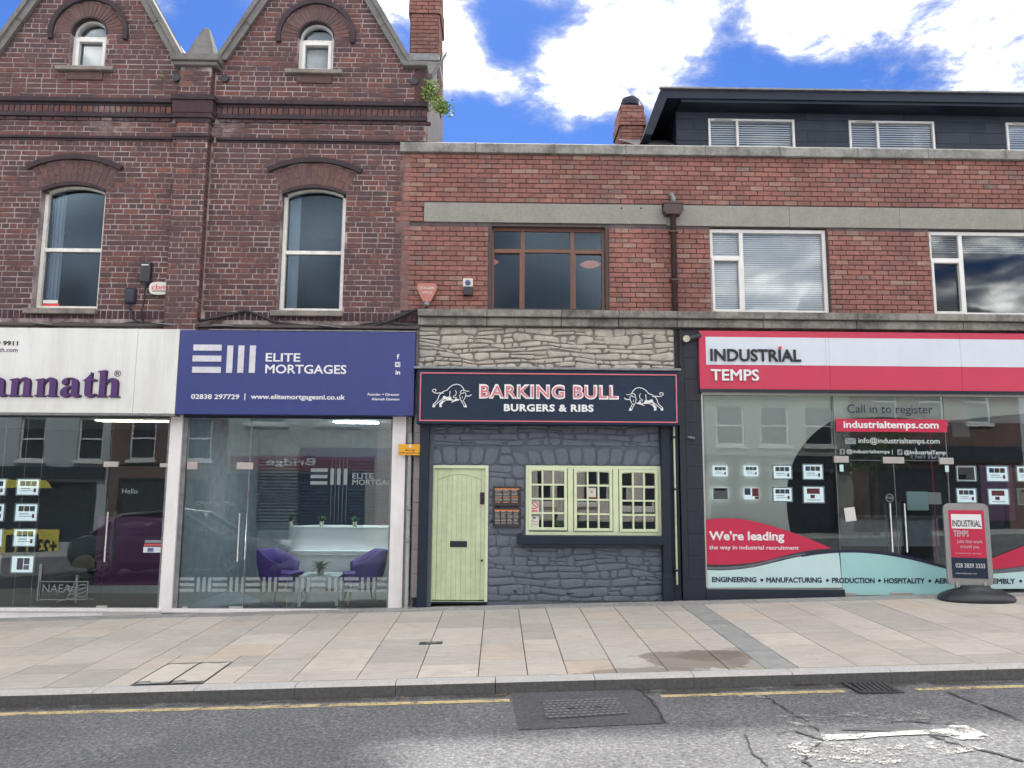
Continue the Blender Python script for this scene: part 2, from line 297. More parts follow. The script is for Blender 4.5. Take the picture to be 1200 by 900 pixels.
# ---------------------------------------------------------------- object helpers
def setp(o, label=None, cat=None, group=None, kind=None):
    for k, v in (('label', label), ('category', cat), ('group', group), ('kind', kind)):
        if v: o[k] = v
    return o
def thing(name, loc, label, cat, group=None):
    o = bpy.data.objects.new(name, None); o.empty_display_size = .2; o.location = loc; S.collection.objects.link(o)
    return setp(o, label, cat, group)
def root_matrix(o):
    m = Matrix.Translation(o.location) @ o.rotation_euler.to_matrix().to_4x4()
    if o.parent: m = root_matrix(o.parent) @ o.matrix_parent_inverse @ m
    return m
def adopt(o, parent):
    if parent is not None:
        o.parent = parent; o.matrix_parent_inverse = root_matrix(parent).inverted()
class MB:
    def __init__(s): s.v = []; s.f = []; s.a = []
    def add(s, vs, fs, val=0.0):
        n = len(s.v); s.v += [tuple(p) for p in vs]; s.f += [tuple(i+n for i in f) for f in fs]; s.a += [val]*len(fs); return s
    def box(s, x0, x1, y0, y1, z0, z1, val=0.0):
        return s.add([(x0, y0, z0), (x1, y0, z0), (x1, y1, z0), (x0, y1, z0), (x0, y0, z1), (x1, y0, z1), (x1, y1, z1), (x0, y1, z1)],
                     [(0, 1, 5, 4), (1, 2, 6, 5), (2, 3, 7, 6), (3, 0, 4, 7), (4, 5, 6, 7), (3, 2, 1, 0)], val)
    def prism(s, pts, y0, y1, val=0.0):        # polygon in xz, extruded in y
        n = len(pts); vs = [(p[0], y0, p[1]) for p in pts]+[(p[0], y1, p[1]) for p in pts]
        return s.add(vs, [tuple(range(n)), tuple(range(2*n-1, n-1, -1))]+[(i, (i+1) % n, n+(i+1) % n, n+i) for i in range(n)], val)
    def prismx(s, pts, x0, x1, val=0.0):       # polygon in yz, extruded in x
        n = len(pts); vs = [(x0, p[0], p[1]) for p in pts]+[(x1, p[0], p[1]) for p in pts]
        return s.add(vs, [tuple(range(n)), tuple(range(2*n-1, n-1, -1))]+[(i, (i+1) % n, n+(i+1) % n, n+i) for i in range(n)], val)
    def prismz(s, pts, z0, z1, val=0.0):
        n = len(pts); vs = [(p[0], p[1], z0) for p in pts]+[(p[0], p[1], z1) for p in pts]
        return s.add(vs, [tuple(range(n)), tuple(range(2*n-1, n-1, -1))]+[(i, (i+1) % n, n+(i+1) % n, n+i) for i in range(n)], val)
    def sheet(s, pts): n = len(pts); return s.add(pts, [tuple(range(n))])
    def tube(s, pts, r, n=8, cap=True):
        pts = [Vector(p) for p in pts]; rs = r if isinstance(r, (list, tuple)) else [r]*len(pts); rings = []
        up0 = None
        for i, p in enumerate(pts):
            d = (pts[min(i+1, len(pts)-1)]-pts[max(i-1, 0)]).normalized()
            a = Vector((0, 0, 1)) if abs(d.z) < .9 else Vector((1, 0, 0))
            u = d.cross(a).normalized()
            if up0 is not None and u.dot(up0) < 0: u = -u
            up0 = u; w = d.cross(u)
            rings.append([p+rs[i]*(math.cos(t)*u+math.sin(t)*w) for t in (2*math.pi*k/n for k in range(n))])
        vs = [q for g in rings for q in g]; fs = []
        for i in range(len(pts)-1):
            for k in range(n): fs.append((i*n+k, i*n+(k+1) % n, (i+1)*n+(k+1) % n, (i+1)*n+k))
        if cap: fs += [tuple(range(n)), tuple((len(pts)-1)*n+k for k in range(n))]
        return s.add(vs, fs)
    def lathe(s, prof, c, n=16):
        vs = []; fs = []
        for (r, z) in prof:
            for k in range(n): t = 2*math.pi*k/n; vs.append((c[0]+r*math.cos(t), c[1]+r*math.sin(t), c[2]+z))
        for i in range(len(prof)-1):
            for k in range(n): fs.append((i*n+k, i*n+(k+1) % n, (i+1)*n+(k+1) % n, (i+1)*n+k))
        fs += [tuple(range(n)), tuple((len(prof)-1)*n+k for k in range(n))]
        return s.add(vs, fs)
    def frame(s, x0, x1, z0, z1, w, y0, y1, wb=None):   # butted rectangular frame
        wb = wb or w
        s.box(x0, x0+w, y0, y1, z0, z1); s.box(x1-w, x1, y0, y1, z0, z1)
        s.box(x0+w, x1-w, y0, y1, z1-w, z1); s.box(x0+w, x1-w, y0, y1, z0, z0+wb); return s
    def ribbon(s, pts, w, y, closed=False, d=.0):
        P = [Vector((p[0], p[1])) for p in pts]; n = len(P); ws = w if isinstance(w, (list, tuple)) else [w]*n; L = []
        for i, p in enumerate(P):
            a = P[(i-1) % n] if (closed or i > 0) else p; b = P[(i+1) % n] if (closed or i < n-1) else p
            t = (b-a); t = t.normalized() if t.length > 1e-9 else Vector((1, 0)); nn = Vector((-t.y, t.x))*ws[i]/2
            L.append((p+nn, p-nn))
        vs = []
        for a, b in L: vs += [(a.x, y, a.y), (b.x, y, b.y)]
        m_ = n if closed else n-1
        return s.add(vs, [(2*i, 2*i+1, (2*i+3) % (2*n), (2*i+2) % (2*n)) for i in range(m_)])
    def mesh(s, name, mat):
        me = bpy.data.meshes.new(name); me.from_pydata(s.v, [], s.f); me.materials.append(MATS[mat] if isinstance(mat, str) else mat)
        if any(s.a): at = me.attributes.new('v', 'FLOAT', 'FACE'); at.data.foreach_set('value', s.a)
        me.update(); return me
    def build(s, name, mat, parent=None, bevel=0, smooth=False, loc=None):
        me = s.mesh(name, mat)
        if smooth: me.polygons.foreach_set('use_smooth', [True]*len(me.polygons))
        o = bpy.data.objects.new(name, me); S.collection.objects.link(o)
        if loc: o.location = loc
        adopt(o, parent)
        if bevel:
            b = o.modifiers.new('edge', 'BEVEL'); b.width = bevel; b.segments = 2; b.limit_method = 'ANGLE'
        return o
def box(name, mat, parent, x0, x1, y0, y1, z0, z1, bevel=0): return MB().box(x0, x1, y0, y1, z0, z1).build(name, mat, parent, bevel)
def linkmesh(name, me, loc, parent, rot=None):
    o = bpy.data.objects.new(name, me); S.collection.objects.link(o); o.location = loc
    if rot: o.rotation_euler = rot
    adopt(o, parent); return o
def bez(p0, p1, p2, p3, n=8):
    r = []
    for i in range(n+1):
        t = i/n; u = 1-t
        r.append(tuple(u**3*a+3*u*u*t*b+3*u*t*t*c+t**3*d for a, b, c, d in zip(p0, p1, p2, p3)))
    return r
def text(s, r, y, mat, parent, name='lettering', bold=0.0, ext=0.0, flip=False, sh=0, space=1.0):
    """lettering as a mesh, fitted to the rectangle r = x0, x1, z0, z1 at depth y"""
    cu = bpy.data.curves.new('lettering', 'FONT'); cu.body = s; cu.size = 1; cu.offset = bold; cu.resolution_u = 3; cu.space_character = space
    cu.shear = sh; cu.offset = 0; cu.bevel_depth = max(bold, .004); cu.bevel_resolution = 0; cu.extrude = .02
    o = bpy.data.objects.new('lettering', cu); S.collection.objects.link(o); bpy.context.view_layer.update()
    me = bpy.data.meshes.new_from_object(o.evaluated_get(bpy.context.evaluated_depsgraph_get())); bpy.data.objects.remove(o); bpy.data.curves.remove(cu)
    co = np.zeros(len(me.vertices)*3); me.vertices.foreach_get('co', co); co = co.reshape(-1, 3)
    mn, mx = co.min(0), co.max(0); x0, x1, z0, z1 = r; th = max(ext, .0015)
    u = (co[:, 0]-mn[0])/(mx[0]-mn[0]); w = (co[:, 1]-mn[1])/(mx[1]-mn[1]); dd = (co[:, 2]-mn[2])/(mx[2]-mn[2])
    out = np.zeros_like(co); out[:, 0] = (x1+(x0-x1)*u) if flip else (x0+(x1-x0)*u); out[:, 2] = z0+(z1-z0)*w; out[:, 1] = y+(-th/2+th*dd if flip else th/2-th*dd)
    me.vertices.foreach_set('co', out.ravel()); me.materials.clear(); me.materials.append(MATS[mat]); me.update()
    ob = bpy.data.objects.new(name, me); S.collection.objects.link(ob); adopt(ob, parent); ob['kind'] = 'stuff' if len(s.replace(' ', '')) > 1 and name == 'fineprint' else 'thing'
    del ob['kind']
    return ob
def letters(s_, r, y, mat, parent, name='letter', bold=0.0, ext=0.0, space=1.0):
    o = text(s_, r, y, mat, parent, name, bold=bold, ext=ext, space=space); me = o.data; n = len(me.vertices); par = list(range(n))
    def find(a):
        while par[a] != a: par[a] = par[par[a]]; a = par[a]
        return a
    for e_ in me.edges:
        a, b = find(e_.vertices[0]), find(e_.vertices[1])
        if a != b: par[a] = b
    co = [v.co.copy() for v in me.vertices]; isl = {}
    for i in range(n): isl.setdefault(find(i), []).append(i)
    rng = sorted([[min(co[i].x for i in v), max(co[i].x for i in v), v] for v in isl.values()], key=lambda q: q[0]); grp = []
    for q in rng:
        if grp and q[0] < grp[-1][1]-.45*min(q[1]-q[0], grp[-1][1]-grp[-1][0]): grp[-1][1] = max(grp[-1][1], q[1]); grp[-1][2] += q[2]
        else: grp.append([q[0], q[1], list(q[2])])
    polys = [tuple(p.vertices) for p in me.polygons]
    for g_ in grp:
        ids = {v: k for k, v in enumerate(g_[2])}; mb = MB(); mb.add([co[v] for v in g_[2]], [tuple(ids[v] for v in p) for p in polys if p[0] in ids])
        mb.build(name, mat, parent)
    bpy.data.objects.remove(o)
def sub(iv, a, b):
    r = []
    for (p, q) in iv:
        if b <= p or a >= q: r.append((p, q)); continue
        if a > p: r.append((p, a))
        if b < q: r.append((b, q))
    return r

# brick laying --------------------------------------------------------------
def bgeom(L, H, D=.02, ch=.004):
    a, b, c_, d_ = -L/2, L/2, -H/2, H/2
    v = [(a, .02, c_), (b, .02, c_), (b, .02, d_), (a, .02, d_), (a, -D+ch, c_), (b, -D+ch, c_), (b, -D+ch, d_), (a, -D+ch, d_),
         (a+ch, -D, c_+ch), (b-ch, -D, c_+ch), (b-ch, -D, d_-ch), (a+ch, -D, d_-ch)]
    f = [(0, 1, 5, 4), (1, 2, 6, 5), (2, 3, 7, 6), (3, 0, 4, 7), (4, 5, 9, 8), (5, 6, 10, 9), (6, 7, 11, 10), (7, 4, 8, 11), (8, 9, 10, 11)]
    return v, f
MCACHE = {}
def lay(parent, allowed, z0, z1, xs, xe, L, pitch, mat, y=0.0, joint=.011, header_every=0, single=300, near=None, name='brick', left=None, headers=False):
    """lays courses; the bricks that show largest become parts, the rest one part of kind stuff"""
    items = []; k = 0; z = z0
    while z+pitch <= z1+1e-6:
        zc = z+pitch/2; iv = allowed(zc); hd = header_every and k % header_every == header_every-1
        l_ = L/2 if (hd or headers) else L
        x = xs - (l_/2 if k % 2 else 0) - (random.random()*.02)
        while x < xe:
            ll = l_ if not (header_every and not hd and random.random() < .07) else l_/2
            ll *= 1+random.uniform(-.02, .02)
            for (p, q) in iv:
                a, b = max(x, p), min(x+ll, q)
                if b-a > .035: items.append(((a+b)/2, zc, b-a-joint, pitch-joint+random.uniform(-.002, .001), b-a > l_*.9))
            x += ll
        z += pitch; k += 1
    foc = near or (-.2, 3.2)
    whole = sorted([i for i in items if i[4]], key=lambda i: (i[0]-foc[0])**2+(i[1]-foc[1])**2)[:single]; ws = set(id(i) for i in whole)
    for i in whole:
        key = (round(i[2], 2), round(i[3], 3), mat, y)
        if key not in MCACHE:
            v, f = bgeom(key[0], key[1]); MCACHE[key] = MB().add(v, f).mesh(name, mat)
        linkmesh(name, MCACHE[key], (i[0], y+random.uniform(-.0025, .002), i[1]), parent, (random.uniform(-.01, .01), random.uniform(-.004, .004), random.uniform(-.006, .006)))
    mb = MB()
    for i in items:
        if id(i) in ws: continue
        v, f = bgeom(i[2], i[3]); dy = random.uniform(-.0025, .002); t = random.uniform(-.004, .004)
        mb.add([(p[0]+i[0], p[1]+y+dy, p[2]+i[1]+p[0]*t) for p in v], f, random.random()*.999+.001)
    if mb.v: mb.build(name+'work', mat, parent)['kind'] = 'stuff'
def backing(parent, allowed, zs, y0, y1, mat, name='wall'):
    mb = MB()
    for a, b in zip(zs[:-1], zs[1:]):
        for (p, q) in allowed((a+b)/2): mb.box(p, q, y0, y1, a, b)
    return mb.build(name, mat, parent)
def arch_bricks(parent, cx, cz, r0, r1, a0, a1, n, mat, y, split=True, name='arch_brick', joint=.008, dep=.022):
    for k in range(n):
        t0 = a0+(a1-a0)*k/n; t1 = a0+(a1-a0)*(k+1)/n
        cuts = [(r0, r1)] if not split else ([(r0, r0+(r1-r0)*.36), (r0+(r1-r0)*.36, r1)] if k % 2 else [(r0, r0+(r1-r0)*.68), (r0+(r1-r0)*.68, r1)])
        for (ra, rb) in cuts:
            ra2, rb2 = ra+joint/2, rb-joint/2; g0, g1 = joint/2/ra2, joint/2/rb2
            pts = [(cx+ra2*math.sin(t0+g0), cz+ra2*math.cos(t0+g0)), (cx+rb2*math.sin(t0+g1), cz+rb2*math.cos(t0+g1)),
                   (cx+rb2*math.sin(t1-g1), cz+rb2*math.cos(t1-g1)), (cx+ra2*math.sin(t1-g0), cz+ra2*math.cos(t1-g0))]
            mx, mz = sum(p[0] for p in pts)/4, sum(p[1] for p in pts)/4
            MB().prism([(p[0]-mx, p[1]-mz) for p in pts], -dep-random.uniform(0, .003), .02).build(name, mat, parent, loc=(mx, y, mz))
def arc_band(cx, cz, r0, r1, a0, a1, n=20):
    o = [(cx+r1*math.sin(a0+(a1-a0)*k/n), cz+r1*math.cos(a0+(a1-a0)*k/n)) for k in range(n+1)]
    i = [(cx+r0*math.sin(a0+(a1-a0)*k/n), cz+r0*math.cos(a0+(a1-a0)*k/n)) for k in range(n+1)]
    return o, i
def arcsolid(mb, cx, cz, r0, r1, a0, a1, y0, y1, n=20):
    o, i = arc_band(cx, cz, r0, r1, a0, a1, n)
    for k in range(n): mb.prism([o[k], o[k+1], i[k+1], i[k]], y0, y1)
    return mb
# rubble stone laying ------------------------------------------------------
def stone(name, mat, parent, pts, y, d, rnd=random):
    """one dressed rubble stone from a 4-corner outline in xz"""
    cx = sum(p[0] for p in pts)/4; cz = sum(p[1] for p in pts)/4; out = []
    for i in range(4):
        p, q, o = Vector(pts[i]), Vector(pts[(i+1) % 4]), Vector(pts[i-1])
        m1 = min((q-p).length, (o-p).length); cut = m1*rnd.uniform(.18, .48)
        a = p+(o-p).normalized()*cut; b = p+(q-p).normalized()*cut; c = p+((o-p).normalized()+(q-p).normalized())*cut*.28
        out += [a, c, b]
        e = p+(q-p)*rnd.uniform(.4, .6); nn = Vector((-(q-p).y, (q-p).x)).normalized()*rnd.uniform(-.006, .006); out.append(e+nn)
    n = len(out); vs = []
    C = Vector((cx, cz)); tilt = (rnd.uniform(-.05, .05), rnd.uniform(-.05, .05))
    for (sc, dd) in ((1.0, .012), (.965, -d*.62), (.80, -d*.95), (.40, -d*1.05)):
        for p in out:
            v = C+(p-C)*sc if sc > .9 else C+(p-C)*(sc+rnd.uniform(-.04, .04))
            jj = 0 if sc > .99 else (v.x-cx)*tilt[0]+(v.y-cz)*tilt[1]+rnd.uniform(-.0015, .0015)
            vs.append((v.x-cx, dd+jj, v.y-cz))
    fs = []
    for g in range(3):
        for k in range(n): fs.append((g*n+k, g*n+(k+1) % n, (g+1)*n+(k+1) % n, (g+1)*n+k))
    fs.append(tuple(3*n+k for k in range(n)))
    o = MB().add(vs, fs).build(name, mat, parent, smooth=True, loc=(cx, y, cz)); return o
def rubble(parent, allowed, x0, x1, z0, z1, h, w, y, d, mat, name='stone', joint=.012, seed=3):
    rn = random.Random(seed); zs = [z0]
    while zs[-1] < z1-h*.5: zs.append(zs[-1]+h*rn.uniform(.62, 1.5))
    zs[-1] = z1
    def wv(x, z):
        e = max(0, min(1, min(z-z0, z1-z)/.08)); return e*(.020*math.sin(2.9*x+z*5)+.018*math.sin(6.7*x+1.3+z*14)+.010*math.sin(15*x+z*33))
    for zi in range(len(zs)-1):
        a, b = zs[zi], zs[zi+1]
        for (p, q) in allowed((a+b)/2):
            p = max(p, x0); q = min(q, x1)
            if q-p < .03: continue
            cuts = [p]
            while cuts[-1] < q: cuts.append(cuts[-1]+w*rn.choice((.45, .65, .85, 1.1, 1.5, 1.7))*rn.uniform(.85, 1.15))
            if len(cuts) > 2 and q-cuts[-2] < w*.4: cuts.pop(-2)
            cuts[-1] = q
            for u, v in zip(cuts[:-1], cuts[1:]):
                parts = [(a, b)]
                if (b-a) > h*.85 and rn.random() < .25: mzz = a+(b-a)*rn.uniform(.4, .6); parts = [(a, mzz), (mzz, b)]
                for (e, f_) in parts:
                    j = joint/2; s1, s2 = rn.uniform(-.035, .035), rn.uniform(-.035, .035)
                    s1 = 0 if u == p else s1; s2 = 0 if v == q else s2
                    P = [(u+j, e+j), (v-j, e+j), (v-j+s2, f_-j), (u+j+s1, f_-j)]
                    P = [(px_, pz_+wv(px_, pz_)) for px_, pz_ in P]
                    stone(name, mat, parent, P, y, d*rn.uniform(.75, 1.25), rn)
def copy_tree(o, dx=0, dy=0, dz=0, label=None, parent=None):
    c = o.copy(); S.collection.objects.link(c)
    if parent is not None: c.parent = parent
    else: c.location = o.location + Vector((dx, dy, dz))
    if label: c['label'] = label
    for ch in list(o.children): copy_tree(ch, parent=c)
    return c
def window(parent, x0, x1, z0, z1, yf, fw, mat, glass, bars_v=(), bars_h=(), name='window', depth=.06, sash=None):
    """window > frame, pane: bars_v are x positions, bars_h (z, xa, xb)"""
    w = MB().frame(x0, x1, z0, z1, fw, yf, yf+depth).build(name, mat, parent, .004)
    fr = MB()
    for (xb, za, zb, t) in bars_v: fr.box(xb-t/2, xb+t/2, yf+.004, yf+depth-.004, za, zb)
    for (zb, xa, xc, t) in bars_h: fr.box(xa, xc, yf+.006, yf+depth-.006, zb-t/2, zb+t/2)
    if fr.v: fr.build('glazing_bar', mat, w, .003)
    return w
def pane(parent, x0, x1, z0, z1, y, glass='upvc_glass', tilt=0.0):
    mb = MB(); mb.box(x0, x1, y, y+.006, z0, z1); return mb.build('pane', glass, parent)
def blind(parent, x0, x1, z0, z1, y, pitch=.035, mat='blind_white', tilt=.6):
    mb = MB(); z = z0; h = pitch*.95
    while z < z1:
        mb.add([(x0, y, z), (x1, y, z), (x1, y+h*math.cos(tilt), z+h*math.sin(tilt)), (x0, y+h*math.cos(tilt), z+h*math.sin(tilt))], [(0, 1, 2, 3)])
        z += pitch
    o = mb.build('blind', mat, parent); o['kind'] = 'stuff'; return o

# ================================================================ SETTING: ground, road, kerb, pavement
g = MB().sheet([(-400, -400, -11.9), (400, -400, 10.5), (400, 400, 10.5), (-400, 400, -11.9)])
g.v = [(x, y, .028*x-.55) for x, y, z in g.v]; setp(g.build('ground', 'asphalt_patch'), kind='structure')
road = setp(MB().sheet([(x, y, rz(x, y)) for x, y in ((-60, -11.6), (60, -11.6), (60, KERB_Y-.001), (-60, KERB_Y-.001))]).build('road', 'asphalt'), kind='structure')
def gsheet(mb, pts, fn, dz): return mb.sheet([(x, y, fn(x, y)+dz) for x, y in pts])
# yellow line, broken where the drain and the patch interrupt it
def strip_line(name, mat, xa, xb, ya, w, dz=.004):
    n = max(1, int((xb-xa)/.6)); mb = MB()
    for i in range(n):
        a, b = xa+(xb-xa)*i/n, xa+(xb-xa)*(i+1)/n
        gsheet(mb, [(a, ya-w/2), (b, ya-w/2), (b, ya+w/2), (a, ya+w/2)], rz, dz)
    return mb.build(name, mat, road)
yl = KERB_Y-.26
strip_line('yellow_line', 'yellow_line', -14, PG(597, 820, rz)[0], yl, .095); strip_line('yellow_line', 'yellow_line', PG(770, 811, rz)[0], PG(983, 807, rz)[0], yl, .085)
strip_line('yellow_line', 'yellow_line', PG(1062, 803, rz)[0], 14, yl, .085)
def rpoly(name, mat, pix, dz):
    mb = MB(); gsheet(mb, [PG(*p, rz) for p in pix], rz, dz); return mb.build(name, mat, road)
rpoly('asphalt_patch', 'asphalt_patch', [(598, 809), (745, 806.5), (768, 822), (781, 848), (608, 856)], .005)
rpoly('faded_arrow', 'white_worn', [(962, 862), (1006, 861), (1054, 858), (1110, 855), (1113, 851), (1132, 851), (1166, 867), (1125, 868), (1100, 861), (1050, 863), (1000, 867), (966, 869)], .008)
rpoly('faded_paint', 'white_faint', [(860, 816), (900, 814), (902, 819), (858, 820)], .008)
rpoly('faded_paint', 'white_faint', [(905, 840), (1100, 832), (1105, 842), (1010, 850), (930, 852)], .0085)
rpoly('faded_paint', 'white_faint', [(920, 868), (1040, 874), (1100, 868), (1160, 878), (1040, 897), (930, 890)], .009)
rpoly('worn_patch', 'asphalt_patch', [(980, 856), (1060, 850), (1125, 860), (1110, 864), (1050, 858)], .006)
def crack(pix, w):
    P = []
    for (a, b) in zip(pix[:-1], pix[1:]):
        for k in range(7):
            t = k/7; P.append((a[0]+(b[0]-a[0])*t+random.uniform(-2, 2), a[1]+(b[1]-a[1])*t+random.uniform(-.7, .7)))
    P.append(pix[-1]); Q = [PG(*p, rz) for p in P]; mb = MB(); V = []
    for i, q in enumerate(Q):
        ww = w*random.uniform(.3, 1.1); V.append(((q[0]-ww, q[1]), (q[0]+ww, q[1]+ww*.5)))
    for i in range(len(V)-1): gsheet(mb, [V[i][0], V[i][1], V[i+1][1], V[i+1][0]], rz, .0075)
    mb.build('crack', 'crack_fill', road)
crack([(1110, 812), (1150, 827), (1200, 846)], .012); crack([(896, 815), (918, 830), (938, 842), (960, 858)], .01); crack([(890, 862), (930, 858), (965, 868), (940, 892), (950, 899)], .014)
crack([(1000, 852), (1060, 846), (1130, 850)], .02); crack([(1090, 863), (1125, 874), (1160, 882), (1200, 893)], .018); crack([(872, 862), (880, 880), (900, 899)], .01); crack([(745, 806), (765, 825), (780, 848)], .014)
# kerb
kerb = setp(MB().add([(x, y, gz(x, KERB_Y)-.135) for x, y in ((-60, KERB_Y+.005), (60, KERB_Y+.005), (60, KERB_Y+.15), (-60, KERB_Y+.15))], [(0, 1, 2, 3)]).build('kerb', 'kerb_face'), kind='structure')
k0 = PG(213, 817)[0]; xk = k0-.905*14
while xk < 14:
    L = .905; zc0, zc1 = gz(xk, KERB_Y), gz(xk+L, KERB_Y); g_ = .0035
    prof = [(KERB_Y+.145, -.13), (KERB_Y, -.13), (KERB_Y-.002, -.02), (KERB_Y+.018, -.001), (KERB_Y+.145, .002)]
    vs = [(xk+g_, p[0], zc0+p[1]) for p in prof]+[(xk+L-g_, p[0], zc1+p[1]) for p in prof]; n = 5
    fs = [tuple(range(5)), (9, 8, 7, 6, 5)]+[(i, (i+1) % 5, 5+(i+1) % 5, 5+i) for i in range(5)]
    ks = MB().add(vs, fs).build('kerb_stone', 'kerb_granite', kerb)
    ks.data.materials.append(MATS['kerb_face']); ks.data.polygons[3].material_index = 1  # front face coloured darker than the top, its shade painted in
    xk += L
# pavement: bed, slabs, block strip along the shops, grey strip
pave = MB(); gsheet(pave, [(-60, KERB_Y+.15), (60, KERB_Y+.15), (60, .6), (-60, .6)], gz, -.014); pave = setp(pave.build('pavement', 'joint_dark'), kind='structure')
def slab(x0, x1, x0b, x1b, y0, y1, name='paving_slab', mat='paving_stone', dz=0, g_=.0048):
    """a slab whose joints run from (x0,y0) front to (x0b,y1) back"""
    c = [(x0+g_, y0+g_), (x1-g_, y0+g_), (x1b-g_, y1-g_), (x0b+g_, y1-g_)]; t = dz+random.uniform(-.0015, .0015)
    cx, cy = sum(p[0] for p in c)/4, sum(p[1] for p in c)/4; cz = gz(cx, cy)
    vs = [(p[0]-cx, p[1]-cy, gz(*p)-cz+t) for p in c]; e = .003
    vs += [(p[0]-cx+(e if i in (0, 3) else -e), p[1]-cy+(e if i < 2 else -e), gz(*p)-cz+t+.002) for i, p in enumerate(c)]
    vs += [(v[0], v[1], v[2]-.03) for v in vs[:4]]
    return MB().add(vs, [(4, 5, 6, 7), (0, 1, 5, 4), (1, 2, 6, 5), (2, 3, 7, 6), (3, 0, 4, 7), (8, 9, 1, 0), (9, 10, 2, 1), (10, 11, 3, 2), (11, 8, 0, 3)]).build(name, mat, pave, loc=(cx, cy, cz))
F0, F1 = KERB_Y+.152, -.42
def bk(x): return x                       # joints run square to the kerb
cols = []
jm = [PG(px, 795)[0] for px in (488, 560, 619, 667, 727)]     # joints read off the photograph near the door
xs = [jm[0]]
seq = [.62, .56, .60, .52, .62, .58, .54, .6]
while xs[0] > -13: xs.insert(0, xs[0]-seq[len(xs) % 8])
xs += jm[1:]
stripL, stripR = PG(893, 780)[0], PG(932, 780)[0]
while xs[-1] < stripL-.75: xs.append(xs[-1]+seq[len(xs) % 8]*.92)
xs.append(stripL); right = [stripR]
while right[-1] < 13: right.append(right[-1]+seq[len(right) % 8])
mh = (PG(141, 810)[0], PG(228, 808)[0], -3.80, -3.02)          # the recessed cover
rs = random.Random(5)
for seqx in (xs, right):
    for ci, (a, b) in enumerate(zip(seqx[:-1], seqx[1:])):
        y = F0; first = rs.choice((.32, .5, .62, .45))
        while y < F1-.02:
            l = first if y == F0 else rs.choice((.38, .45, .55, .62, .82, .95))
            y1 = min(F1, y+l)
            if F1-y1 < .16: y1 = F1
            aa = a+(.012*math.sin(a*3)); 
            if b > mh[0]+.02 and a < mh[1]-.02 and y < mh[3]-.02 and y1 > mh[2]+.02:
                if a < mh[0]-.08: slab(a, mh[0], a, mh[0], y, y1)
                if b > mh[1]+.08: slab(mh[1], b, mh[1], b, y, y1)
                if a >= mh[0]-.08 or b <= mh[1]+.08 or True:
                    ia, ib = max(a, mh[0]), min(b, mh[1])
                    if y1 > mh[3]+.05 and y < mh[3]: slab(ia, ib, ia, ib, mh[3], y1)
            else: slab(a, b, a, b, y, y1)
            y = y1
y = F0
while y < F1:
    slab(stripL, stripR, stripL, stripR, y, min(F1, y+.7), 'granite_strip', 'grey_strip'); y += .7
# blocks between slabs and shopfronts
bm_cache = []
for row in range(4):
    yb = F1+row*.105; xb = -9-(.1 if row % 2 else 0)
    while xb < 3.0:
        if row < 3: slab(xb, xb+.21, xb, xb+.21, yb, yb+.105, 'block_paver', 'block_paver', g_=.002)
        xb += .21
xb = 3.0
while xb < 12: slab(xb, xb+.6, xb, xb+.6, F1, -.11, 'granite_strip', 'grey_strip'); xb += .6
sb = MB(); gsheet(sb, [(-60, F1+.3), (60, F1+.3), (60, 6), (-60, 6)], gz, -.012); setp(sb.build('forecourt', 'block_paver'), kind='structure')

# recessed inspection cover with two pale concrete infills
t = thing('inspection_cover', ((mh[0]+mh[1])/2, (mh[2]+mh[3])/2, gz(-3, -3.4)), 'pale two-panel recessed inspection cover set in the paving by the kerb', 'cover')
mb = MB()
for (a, b, c_, d_) in ((mh[0], mh[1], mh[2], mh[2]+.007), (mh[0], mh[1], mh[3]-.007, mh[3]), (mh[0], mh[0]+.007, mh[2]+.007, mh[3]-.007), (mh[1]-.007, mh[1], mh[2]+.007, mh[3]-.007), ((mh[0]+mh[1])/2-.008, (mh[0]+mh[1])/2+.008, mh[2]+.007, mh[3]-.007)):
    gsheet(mb, [(a, c_), (b, c_), (b, d_), (a, d_)], gz, .002)
mb.build('cover_frame', 'iron', t)
mxm = (mh[0]+mh[1])/2
for (a, b) in ((mh[0]+.018, mxm-.012), (mxm+.012, mh[1]-.018)):
    pts = [(a, mh[2]+.07), (a+(b-a)*.35, mh[2]+.10), ((a+b)/2, mh[2]+.03), (b, mh[2]+.05), (b, mh[3]-.04), ((a+b)/2+.05, mh[3]-.08), (a+.06, mh[3]-.03), (a, mh[3]-.09)]
    mb = MB(); gsheet(mb, [(a, mh[2]+.014), (b, mh[2]+.014), (b, mh[3]-.014), (a, mh[3]-.014)], gz, -.004); mb.build('cover_tray', 'grey_strip', t)
    mb = MB(); vs = [(x, y, gz(x, y)+.003) for x, y in pts]; mb.sheet(vs); mb.build('infill_panel', 'pale_cover', t)
# small stop tap cover
px_, py_ = PG(505, 754)
t = thing('stop_tap_cover', (px_, py_, gz(px_, py_)), 'small dark oblong stop tap cover in the paving before the green door', 'cover')
mb = MB(); gsheet(mb, [(px_-.13, py_-.07), (px_+.13, py_-.07), (px_+.13, py_+.07), (px_-.13, py_+.07)], gz, .004); mb.build('lid', 'iron', t)
mb = MB(); gsheet(mb, [(px_-.05, py_-.03), (px_+.06, py_-.03), (px_+.06, py_+.02), (px_-.05, py_+.02)], gz, .007); mb.build('hinge_flap', 'lead', t)
